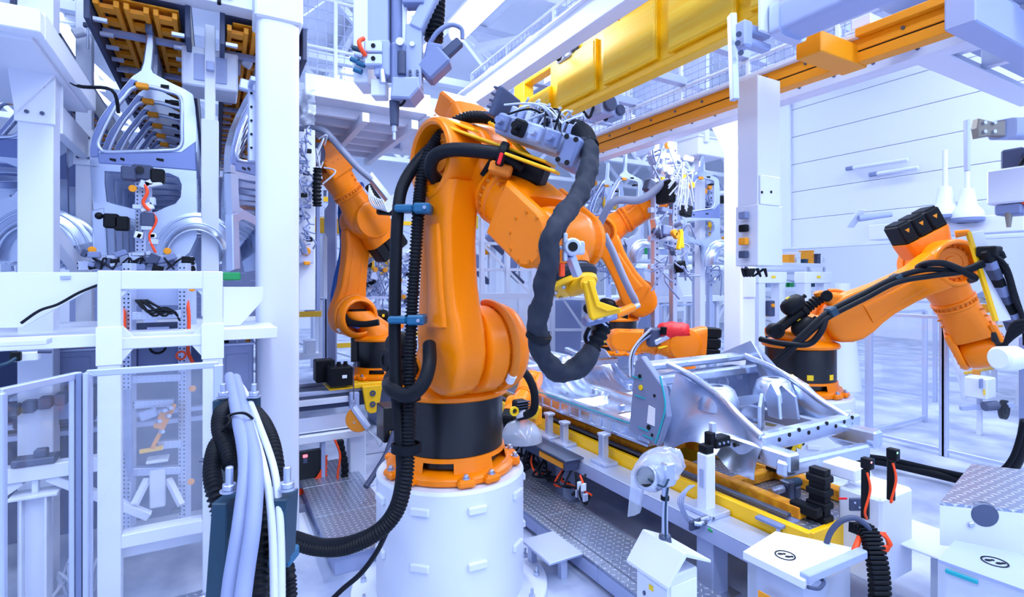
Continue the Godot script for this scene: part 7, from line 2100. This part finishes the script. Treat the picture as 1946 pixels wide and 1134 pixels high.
func racks() -> void:
	var list := [[V(.75, 0, 9.2), 1.5, 3.4, 5, "the rack behind the blue hose", "tall pale storage rack behind the track robot's blue hose"],
		[V(2.4, 0, 10.4), 1.6, 3.4, 5, "the rack behind the large robot's hoses", "tall pale storage rack behind the large robot's hoses"],
		[V(4.4, 0, 12.0), 1.8, 3.2, 5, "the rack behind the black sleeve", "tall pale storage rack behind the black cloth sleeve"],
		[V(8.6, 0, 9.0), 2.0, 2.4, 4, "the rack beyond the white post", "pale storage rack beyond the white post"],
		[V(11.5, 0, 7.5), 2.4, 2.2, 4, "the rack under the panelled wall", "pale storage rack seen under the panelled wall"]]
	for q in list:
		var t := rack(q[5], q[0], q[1], q[2], q[3])
		crates(t, q[0], q[1], q[2], q[3], q[4])
	# yellow barred stands behind the clear fence
	for k in [[9.6, 3.3, "behind the clear fence, left"], [10.4, 2.2, "behind the clear fence, middle"], [11.6, 1.0, "behind the clear fence, right"]]:
		var at := V(k[0], 0, k[1])
		var t := thing("part_stand", "white stand with yellow bars " + k[2], "stand", at)
		for x in [-.5, .5]:
			part(t, "upright", mb().bx(at + Vector3(x - .03, 0, -.03), at + Vector3(x + .03, 1.35, .03), .004), "white_paint")
			part(t, "brace", mb().beam(at + Vector3(x, .1, 0), at + Vector3(x * .3, 1.1, -.4), .05, .05), "white_paint")
		for y in [.35, .65, .95, 1.25]:
			part(t, "bar", mb().bx(at + Vector3(-.6, y, .03), at + Vector3(.6, y + .035, .07), .004), "yellow_paint")
			part(t, "peg", mb().box(at + Vector3(rng.randf_range(-.4, .4), y, .1), Vector3(.06, .12, .08), .008), "amber_paint")
			part(t, "part_blank", mb().sloft([[at + Vector3(-.35, y + .1, 0), Vector3(.02, 0, 0), Vector3(0, .05, 0), 2.5], [at + Vector3(0, y + .16, 0), Vector3(.02, 0, 0), Vector3(0, .08, .03), 2.5], [at + Vector3(.38, y + .08, 0), Vector3(.02, 0, 0), Vector3(0, .04, 0), 2.5]], 14), "sheet_metal")
	# cart at the right
	var c := W(1880, 760, 5.6)
	var ct := thing("hand_cart", "small cart with a white box and a black wheel behind the fence at the right", "cart", c * Vector3(1, 0, 1))
	part(ct, "box", mb().box(W(1862, 735, 5.6), Vector3(.22, .22, .2), .012), "white_paint")
	part(ct, "screen", mb().box(W(1866, 728, 5.5), Vector3(.1, .1, .02), .004), "grey_mid")
	part(ct, "label", mb().box(W(1872, 745, 5.49), Vector3(.05, .06, .02), .003), "sticker_yellow")
	part(ct, "frame", mb().beam(W(1825, 775, 5.6), W(1925, 768, 5.5), .05, .05), "grey_paint")
	part(ct, "wheel", mb().lathe(vv([.0, -.03, .05, -.03, .06, -.02, .1, -.02, .1, .02, .06, .02, .05, .03, 0, .03]), Transform3D(YZ, W(1908, 778, 5.5)), 24), "rubber")
	part(ct, "post", mb().bx(W(1855, 880, 5.62) * Vector3(1, 0, 1), W(1868, 740, 5.62), .004), "white_paint")
	part(ct, "motor", mb().cyl(W(1870, 772, 5.5), W(1895, 770, 5.5), .05, .05, 16, .006), "grey_dark")
	solo("brown_panel", "dull brown cabinet at the right edge behind the black wheel", "cabinet", mb().bx(V(8.0, 0, 1.9), V(8.6, 1.0, 2.4), .012), "grey_mid")
	for k in [[8.3, 4.5, "right-hand pedestal"], [9.4, 2.6, "fence"]]:
		solo("concrete_cone", "white tapered post foot standing behind the " + k[2], "post", mb().lathe(vv([0, 0, .25, 0, .1, 1.6, 0, 1.6]), Transform3D(Basis(), V(k[0], 0, k[1])), 24), "white_paint")
	# white portal frames under the panelled wall
	for k in [[1460, "left of the two, behind the right-hand robot"], [1545, "right of the two, behind the right-hand robot"]]:
		var p := W(k[0], 600, 8.5)
		var t := thing("portal_frame", "small white portal frame with a yellow label, " + k[1], "frame", p * Vector3(1, 0, 1))
		for s in [-.26, .26]:
			part(t, "post", mb().bx(Vector3(p.x + s - .08, 0, p.z - .08), Vector3(p.x + s + .08, 1.75, p.z + .08), .008), "white_paint")
		part(t, "top", mb().bx(Vector3(p.x - .36, 1.6, p.z - .09), Vector3(p.x + .36, 1.78, p.z + .09), .008), "white_bright")
		part(t, "label", mb().box(Vector3(p.x, 1.7, p.z + .095), Vector3(.1, .04, .008), .002), "sticker_yellow", "yellow label")
		part(t, "clamp", mb().box(Vector3(p.x - .1, 1.2, p.z + .1), Vector3(.12, .25, .1), .012), "grey_dark")
		part(t, "cap", mb().cyl(Vector3(p.x - .12, 1.25, p.z + .15), Vector3(p.x - .12, 1.25, p.z + .18), .03, .03, 12), "amber_paint")
	for i in 3:
		solo("ceiling_duct", "long white duct under the far ceiling seen below the panelled wall, " + ["lowest", "middle", "highest"][i], "duct", mb().cyl(V(9.3, 1.95 + i * .3, 10 + i), V(16.5, 1.95 + i * .3, 10 + i), .12, .12, 14), "white_paint")
	# white cabinets and deck behind the car floor
	for k in [[3.2, 7.6, "left"], [3.95, 7.7, "middle"], [4.7, 7.8, "right"]]:
		var at := V(k[0], 0, k[1])
		var t := thing("white_cabinet", "tall white cabinet behind the black cloth sleeve, %s of three" % k[2], "cabinet", at)
		part(t, "case", mb().bx(at + Vector3(-.36, 0, -.25), at + Vector3(.36, 1.4, .25), .01), "white_paint")
		part(t, "door", mb().bx(at + Vector3(-.33, .05, .25), at + Vector3(.33, 1.36, .262), .004), "white_bright")
		part(t, "handle", mb().box(at + Vector3(.26, .75, .27), Vector3(.03, .14, .02), .004), "grey_dark")
		part(t, "notice", mb().box(at + Vector3(-.1, 1.1, .264), Vector3(.24, .14, .004), .001), "paper_white", "white notice")
	var d := thing("work_deck", "white deck edge and posts behind the rear robot's black base", "deck", V(5.9, 0, 7))
	part(d, "deck", mb().bx(V(5.15, 1.32, 6.3), V(8.0, 1.37, 7.6), .004), "white_paint")
	part(d, "edge", mb().bx(V(5.15, 1.28, 6.26), V(8.0, 1.38, 6.3), .004), "white_bright")
	for i in 5:
		part(d, "post", mb().bx(V(5.2 + i * .65, 0, 6.4), V(5.28 + i * .65, 1.3, 6.48), .004), "white_paint")
		part(d, "brace", mb().beam(V(5.24 + i * .65, .9, 6.44), V(5.5 + i * .65, 1.28, 6.44), .05, .05), "white_paint")
	part(d, "back_wall", mb().bx(V(5.15, 0, 7.7), V(8.0, 1.3, 7.75), .004), "grey_paint")
	part(d, "step_side", mb().prism([Vector2(6.2, 1.38), Vector2(6.9, 1.38), Vector2(6.7, 1.75), Vector2(6.0, 1.78)], .04, Transform3D(Basis(), V(0, 0, 6.35)), .004), "white_paint")
	part(d, "guard", mb().bx(V(6.7, 1.38, 6.6), V(7.4, 1.85, 6.64), .004), "white_bright")
	for i in 2:
		fence_panel("clear fence panel before the white deck, %s of two" % ["left", "right"][i], V(4.9 + i * 1.24, 0, 6.1), V(6.1 + i * 1.24, 0, 6.1), 1.25)
	for i in 2:
		fence_panel("clear fence panel behind the floor track, %s of two" % ["left", "right"][i], V(.3 + i * 1.0, 0, 7.4), V(1.28 + i * 1.0, 0, 7.4), 1.4)
func truss_cage(label: String, a: Vector3, e: Vector3, y0: float, y1: float, nx: int, ny: int) -> void:
	var t := thing("truss_cage", label, "frame", a)
	for i in nx + 1:
		var p := a.lerp(e, i / float(nx))
		part(t, "upright", mb().beam(Vector3(p.x, y0, p.z), Vector3(p.x, y1, p.z), .07, .07), "white_paint")
		for j in ny:
			if i < nx:
				var q := a.lerp(e, (i + 1) / float(nx))
				var s := lerpf(y0, y1, j / float(ny))
				var u := lerpf(y0, y1, (j + 1) / float(ny))
				part(t, "cross_bar", mb().beam(Vector3(p.x, u, p.z), Vector3(q.x, u, q.z), .045, .045), "white_paint")
				if (i + j) % 2 == 0:
					part(t, "diagonal", mb().beam(Vector3(p.x, u, p.z), Vector3(q.x, s, q.z), .04, .04), "white_paint")
	part(t, "sill", mb().beam(Vector3(a.x, y0, a.z), Vector3(e.x, y0, e.z), .08, .08), "white_paint")
func tower(label: String, c: Vector3, h: float, w: float, sd: int) -> void:
	rng.seed = sd
	var t := thing("fixture_tower", label, "fixture", c)
	for x in [-.5, .5]:
		part(t, "mast", mb().bx(Vector3(c.x + x * w - .035, 0, c.z - .035), c + Vector3(x * w + .035, h, .035), .004), "alu")
		var b := mb()
		for i in int(h / .07):
			b.cyl(c + Vector3(x * w, .03 + i * .07, .035), c + Vector3(x * w, .03 + i * .07, .037), .014, .014, 6)
		part(t, "mast_holes", b, "grey_dark", "", "stuff")
	for i in 5:
		var y: float = h * (.12 + i * .19)
		part(t, "cross_bar", mb().bx(c + Vector3(-w * .8, y, -.03), c + Vector3(w * .8, y + .06, .03), .004), "alu")
	for i in 22:
		var q := c + Vector3(rng.randf_range(-w, w), rng.randf_range(.1, h), rng.randf_range(.0, .15))
		var m: String = ["alu", "grey_dark", "grey_mid", "steel", "black_plastic", "white_paint"][rng.randi() % 6]
		if i % 3 == 0:
			part(t, "clamp", mb().cyl(q, q + Vector3(rng.randf_range(-.15, .15), rng.randf_range(-.1, .1), .1), .035, .03, 12, .004), m)
		else:
			part(t, "clamp", mb().box(q, Vector3(rng.randf_range(.06, .16), rng.randf_range(.06, .16), .1), .01, Basis(Vector3.BACK, rng.randf_range(-.6, .6))), m)
	for i in 5:
		var q := c + Vector3(rng.randf_range(-w, w), rng.randf_range(.1, h), .16)
		part(t, "cap", mb().cyl(q, q + Vector3(0, 0, .05), .04, .04, 12, .005), "amber_paint", "round amber cap")
	for i in 4:
		var q := c + Vector3(rng.randf_range(-w * .6, w * .6), rng.randf_range(.2, h * .8), .12)
		part(t, "lever", mb().beam(q, q + Vector3(rng.randf_range(-.08, .08), .22, 0), .05, .04, .006), "yellow_paint")
	var b := mb()
	for i in 36:
		var q := c + Vector3(rng.randf_range(-w, w), rng.randf_range(.1, h), .08)
		b.tube([q, q + Vector3(rng.randf_range(-.15, .15), rng.randf_range(-.12, .12), .1), q + Vector3(rng.randf_range(-.2, .2), rng.randf_range(-.3, .05), .05)], .011, 5, 0, .06)
	part(t, "hoses", b, "cable_grey", "", "stuff")
func towers() -> void:
	tower("rear fixture tower of clamps and hoses touched by the rear robot's raised hand", W(1262, 545, 6.3), 1.75, .3, 3)
	tower("rear fixture tower half hidden by the white post with the knee brace", W(1335, 545, 8.0), 1.7, .3, 8)
	tower("low rear fixture under the track robot's black motors", W(728, 600, 9.0), 1.1, .5, 5)
	tower("fixture tower behind the hollow of the track robot's shoulder", W(700, 560, 8.4), .8, .3, 15)
	tower("rear fixture tower left of the rear robot's forearm", W(1140, 540, 8.6), 1.6, .35, 12)
	truss_cage("white lattice cage with diagonals right of the large robot's link arm", W(868, 580, 8.0), W(1012, 580, 8.0), 1.41, 3.0, 3, 4)
	truss_cage("white lattice frame low behind the black cloth sleeve", W(990, 580, 9.0), W(1110, 580, 9.0), 0.0, 2.4, 2, 3)
	for k in [[940, 450, 9.2], [968, 500, 9.0], [1000, 460, 9.4], [905, 500, 9.3]]:
		var p := W(k[0], k[1], k[2])
		var t := thing("robot_gripper", "dark gripper with an amber drum inside the white lattice cage, near " + ["the link arm", "its middle", "its right side", "its lower left"][[940, 968, 1000, 905].find(k[0])], "gripper", p)
		part(t, "body", mb().box(p, Vector3(.3, .25, .2), .03, Basis(Vector3.BACK, k[0] * .3)), "grey_mid")
		part(t, "jaw", mb().beam(p + Vector3(-.1, -.1, .1), p + Vector3(.2, -.35, .1), .1, .08, .01), "grey_dark")
		part(t, "stand", mb().bx(Vector3(p.x - .06, 0, p.z - .16), Vector3(p.x + .06, p.y, p.z - .06), .004), "white_paint")
		part(t, "drum", mb().cyl(p + Vector3(.1, .15, .1), p + Vector3(.1, .3, .1), .08, .08, 16, .01), "amber_paint")
	for k in [[1330, 285, 7.2, "left of the white post's knee brace"], [620, 430, 8.2, "behind the track robot's blue hose"]]:
		var p := W(k[0], k[1], k[2])
		var t := thing("white_hopper", "white sheet metal box " + k[3], "box", p)
		part(t, "box", mb().box(p, Vector3(.5, .25, .4), .012), "white_bright")
		part(t, "rim", mb().box(p + Vector3(0, .12, 0), Vector3(.54, .03, .44), .006), "white_paint")
		part(t, "stand", mb().bx(Vector3(p.x - .05, 0, p.z - .05), Vector3(p.x + .05, p.y - .1, p.z + .05), .004), "white_paint")
	for k in [[912, 412, "upper"], [880, 470, "lower"]]:
		solo("yellow_sign", "small yellow sign in the white lattice cage beside the link arm, " + k[2], "sign", mb().box(W(k[0] - 20, k[1] + 10, 7.94), Vector3(.26, .2, .03), .005, Basis(right_dir, Vector3.UP, -fwd_dir)), "sticker_yellow")
	for k in [[612, 428, "at the track robot's blue hose"], [690, 445, "behind the track robot's elbow"]]:
		solo("yellow_beam", "short yellow guard beam " + k[2], "beam", mb().box(W(k[0], k[1], 7.6), Vector3(.5, .22, .1), .01), "yellow_paint")
func roof_steel() -> void:
	for i in 4:
		var d := 5.2 + i * 3.0
		var t := thing("roof_truss", "white roof truss crossing the hall, %s from us" % ["first", "second", "third", "fourth"][i], "truss", V(3, 5.0, d), "roof trusses")
		part(t, "bottom_chord", mb().bx(V(-8, 4.9, d - .06), V(16, 5.02, d + .06), .006), "white_paint")
		part(t, "top_chord", mb().bx(V(-8, 5.9, d - .06), V(16, 6.02, d + .06), .006), "white_paint")
		for j in 12:
			part(t, "diagonal", mb().beam(V(-7.5 + j * 2, 4.96, d), V(-6.5 + j * 2, 5.95, d), .09, .09), "white_paint")
			part(t, "diagonal", mb().beam(V(-6.5 + j * 2, 5.95, d), V(-5.5 + j * 2, 4.96, d), .09, .09), "white_paint")
	for i in 5:
		var x := .2 + i * 1.9
		solo("roof_purlin", "white roof purlin running along the hall, %s from the left" % ["first", "second", "third", "fourth", "fifth"][i], "purlin", mb().bx(V(x, 6.05, 3), V(x + .12, 6.25, 18), .006), "white_paint", "roof purlins")
	var br := thing("wind_brace", "crossed white wind braces under the roof above the upper yellow truss", "brace", V(2.4, 4.5, 6))
	part(br, "brace", mb().beam(W(905, 92, 6.8), W(1100, 55, 6.2), .09, .09), "white_paint")
	part(br, "brace", mb().beam(W(880, 60, 7.6), W(985, 160, 7.6), .07, .07), "white_paint")
	tube_lamp(V(1.97, 3.95, 4.1), .9, .075, "big bright lamp right of the spindle unit's hose loop", 4.0)
const ROOF := 6.2
# x, distance along the line, length, strength
const LAMPS := [[-3.5, 0.0, 6.0, 16.0, "over the fenced door"], [0.2, -.4, 6.0, 16.0, "over the large robot"], [3.6, -.6, 6.0, 16.0, "over the yellow pallet"], [7.4, -.2, 6.0, 16.0, "over the lift table"], [-2.5, 11.0, 8.0, 26.0, "over the hanging frames"], [2.6, 11.0, 8.0, 26.0, "over the rear robots"], [7.4, 11.0, 8.0, 26.0, "over the rear racks"], [12.0, 6.0, 8.0, 26.0, "beyond the panelled wall"], [1.0, -7.0, 5.0, 16.0, "behind the camera"], [5.5, -7.0, 5.0, 16.0, "behind the lift table"]]
func roof_lamp(p: Array) -> void:
	var c := V(p[0], ROOF - .25, p[1])
	var t := thing("roof_lamp", "long white light panel under the roof " + p[4], "lamp", c, "roof light panels")
	part(t, "housing", mb().box(c + Vector3(0, .07, 0), Vector3(.7, .1, p[2]), .01), "white_paint")
	part(t, "diffuser", mb().box(c, Vector3(.64, .03, p[2] - .06), .004), "panel_glow")
	var l := AreaLight3D.new()
	l.name = "lamp_light"
	l.area_size = Vector2(.64, p[2] - .06)
	l.light_color = Color(.84, .91, 1.0)
	l.light_energy = p[3]
	l.shadow_enabled = true
	l.area_range = 60.0
	l.rotation = Vector3(-PI / 2, 0, 0)
	l.position = Vector3(0, -.03, 0)
	t.add_child(l)
func build_shell() -> void:
	struct("floor", mb().bx(V(-9, -.2, -10), V(17, 0, 19), 0), "concrete")
	for q in [[-1.9, 2.5, .3, 2.52], [-.75, -1, -.735, 2.9], [1.4, 1.2, 1.415, 2.3], [3.9, -1, 3.915, 6], [-1, 5.0, 9, 5.02]]:
		struct("floor_joint", mb().bx(V(q[0], 0, q[1]), V(q[2], .0015, q[3]), 0), "concrete_joint")
	struct("ceiling", mb().bx(V(-9, ROOF + .3, -10), V(17, ROOF + .5, 19), 0), "white_bright")
	struct("wall_left", mb().bx(V(-9.2, -.2, -10), V(-9, ROOF + .5, 19), 0), "white_bright")
	struct("wall_right", mb().bx(V(17, -.2, -10), V(17.2, ROOF + .5, 19), 0), "white_bright")
	struct("wall_back", mb().bx(V(-9.2, -.2, 19), V(17.2, ROOF + .5, 19.2), 0), "white_bright")
	struct("wall_front", mb().bx(V(-9.2, -.2, -10.2), V(17.2, ROOF + .5, -10), 0), "white_bright")
func pedestal(c: Vector3, h: float, r: float, label: String) -> Node3D:
	var t := thing("robot_pedestal", label, "pedestal", Vector3(c.x, 0, c.z))
	var tr := Transform3D(Basis(), Vector3(c.x, 0, c.z))
	part(t, "column", mb().lathe(vv([0, 0, r, 0, r, h - .015, r - .012, h, 0, h]), tr, 64), "white_paint")
	part(t, "floor_flange", mb().lathe(vv([r, 0, r + .13, 0, r + .13, .018, r + .125, .024, r, .024]), tr, 64), "white_paint")
	var b := mb()
	bolt_ring(b, r + .075, 14, Transform3D(Basis(), Vector3(c.x, .024, c.z)), .016, .02)
	bolt_ring(b, r + .075, 14, Transform3D(Basis(), Vector3(c.x, .044, c.z)), .008, .03)
	part(t, "anchor_bolts", b, "steel", "", "stuff")
	for i in 9:
		for y in [h - .09, h * .45]:
			var a: float = i * TAU / 9 + .25
			part(t, "lug", mb().box(Vector3(c.x + cos(a) * (r + .006), y, c.z + sin(a) * (r + .006)), Vector3(.02, .035, .095), .004, Basis(Vector3.UP, -a)), "white_paint")
	return t
func build_robots() -> void:
	var m := W(857, 532, 2.87)
	pedestal(m, .645, .395, "large white round pedestal under the foreground orange robot")
	big = robot("industrial_robot", "large orange robot on the white pedestal in the middle, arm bent over towards us", Vector3(m.x, .65, m.z), 51, {"t2": -3.0, "phi": -35.0, "a4": 0.0, "psi": -30.0, "l3": .71, "foot": 12.0, "motor": "orange_paint"})
	var r := W(1520, 532, 4.65)
	pedestal(r, .665, .41, "white round pedestal under the orange robot with three black motors")
	arm_r = robot("industrial_robot", "orange robot reaching right with three black motors on its raised elbow", Vector3(r.x, .67, r.z), 3, {"t2": 61.0, "phi": -62.0, "a4": 127.0, "psi": -65.0, "l2": .95, "l3": .86, "foot": 40.0, "stick": [60, 100, 130]})
	var l := W(722, 532, 6.2)
	arm_l = robot("industrial_robot", "orange robot on the floor track behind the white column, hand raised to the left", Vector3(l.x, .535, l.z), 138, {"t2": -8.0, "phi": 52.0, "psi": 40.0, "s": 1.06, "l2": 1.05, "foot": 40.0})
	var k := W(1166, 532, 6.5)
	arm_k = robot("industrial_robot", "orange robot standing behind the car floor with a blue hose down its link arm", Vector3(k.x, .76, k.z), 10, {"t2": -30.0, "phi": 30.0, "psi": 10.0, "foot": 20.0, "stick": [80, 110]})
	dress_big()
	dress_right()
	dress_rear()
func _ready() -> void:
	rng.seed = 11
	# camera
	var cam := Camera3D.new()
	cam.name = "camera"
	cam.projection = Camera3D.PROJECTION_FRUSTUM
	cam.keep_aspect = Camera3D.KEEP_HEIGHT
	cam.near = 0.1
	cam.far = 200.0
	cam.size = 0.1 * 1134.0 / FOCAL
	cam.frustum_offset = Vector2(0, -0.1 * 35.0 / FOCAL)
	cam.position = Vector3(0, EYE, 0)
	cam.rotation.y = -atan2(ST, CT)
	cam.current = true
	add_child(cam)
	# environment
	var we := WorldEnvironment.new()
	we.name = "world_environment"
	var env := Environment.new()
	env.background_mode = Environment.BG_COLOR
	env.background_color = Color(0.8, 0.87, 1.0)
	env.tonemap_mode = Environment.TONE_MAPPER_LINEAR
	env.tonemap_exposure = 1.28
	env.sdfgi_enabled = true
	env.ssao_enabled = true
	env.ssil_enabled = true
	we.environment = env
	add_child(we)
	make_materials()
	# lamps: long light panels under the roof, the whole length of the hall
	for i in LAMPS.size():
		roof_lamp(LAMPS[i])
	build_shell()
	build_left()
	build_overhead()
	build_back()
	build_line()
	build_robots()
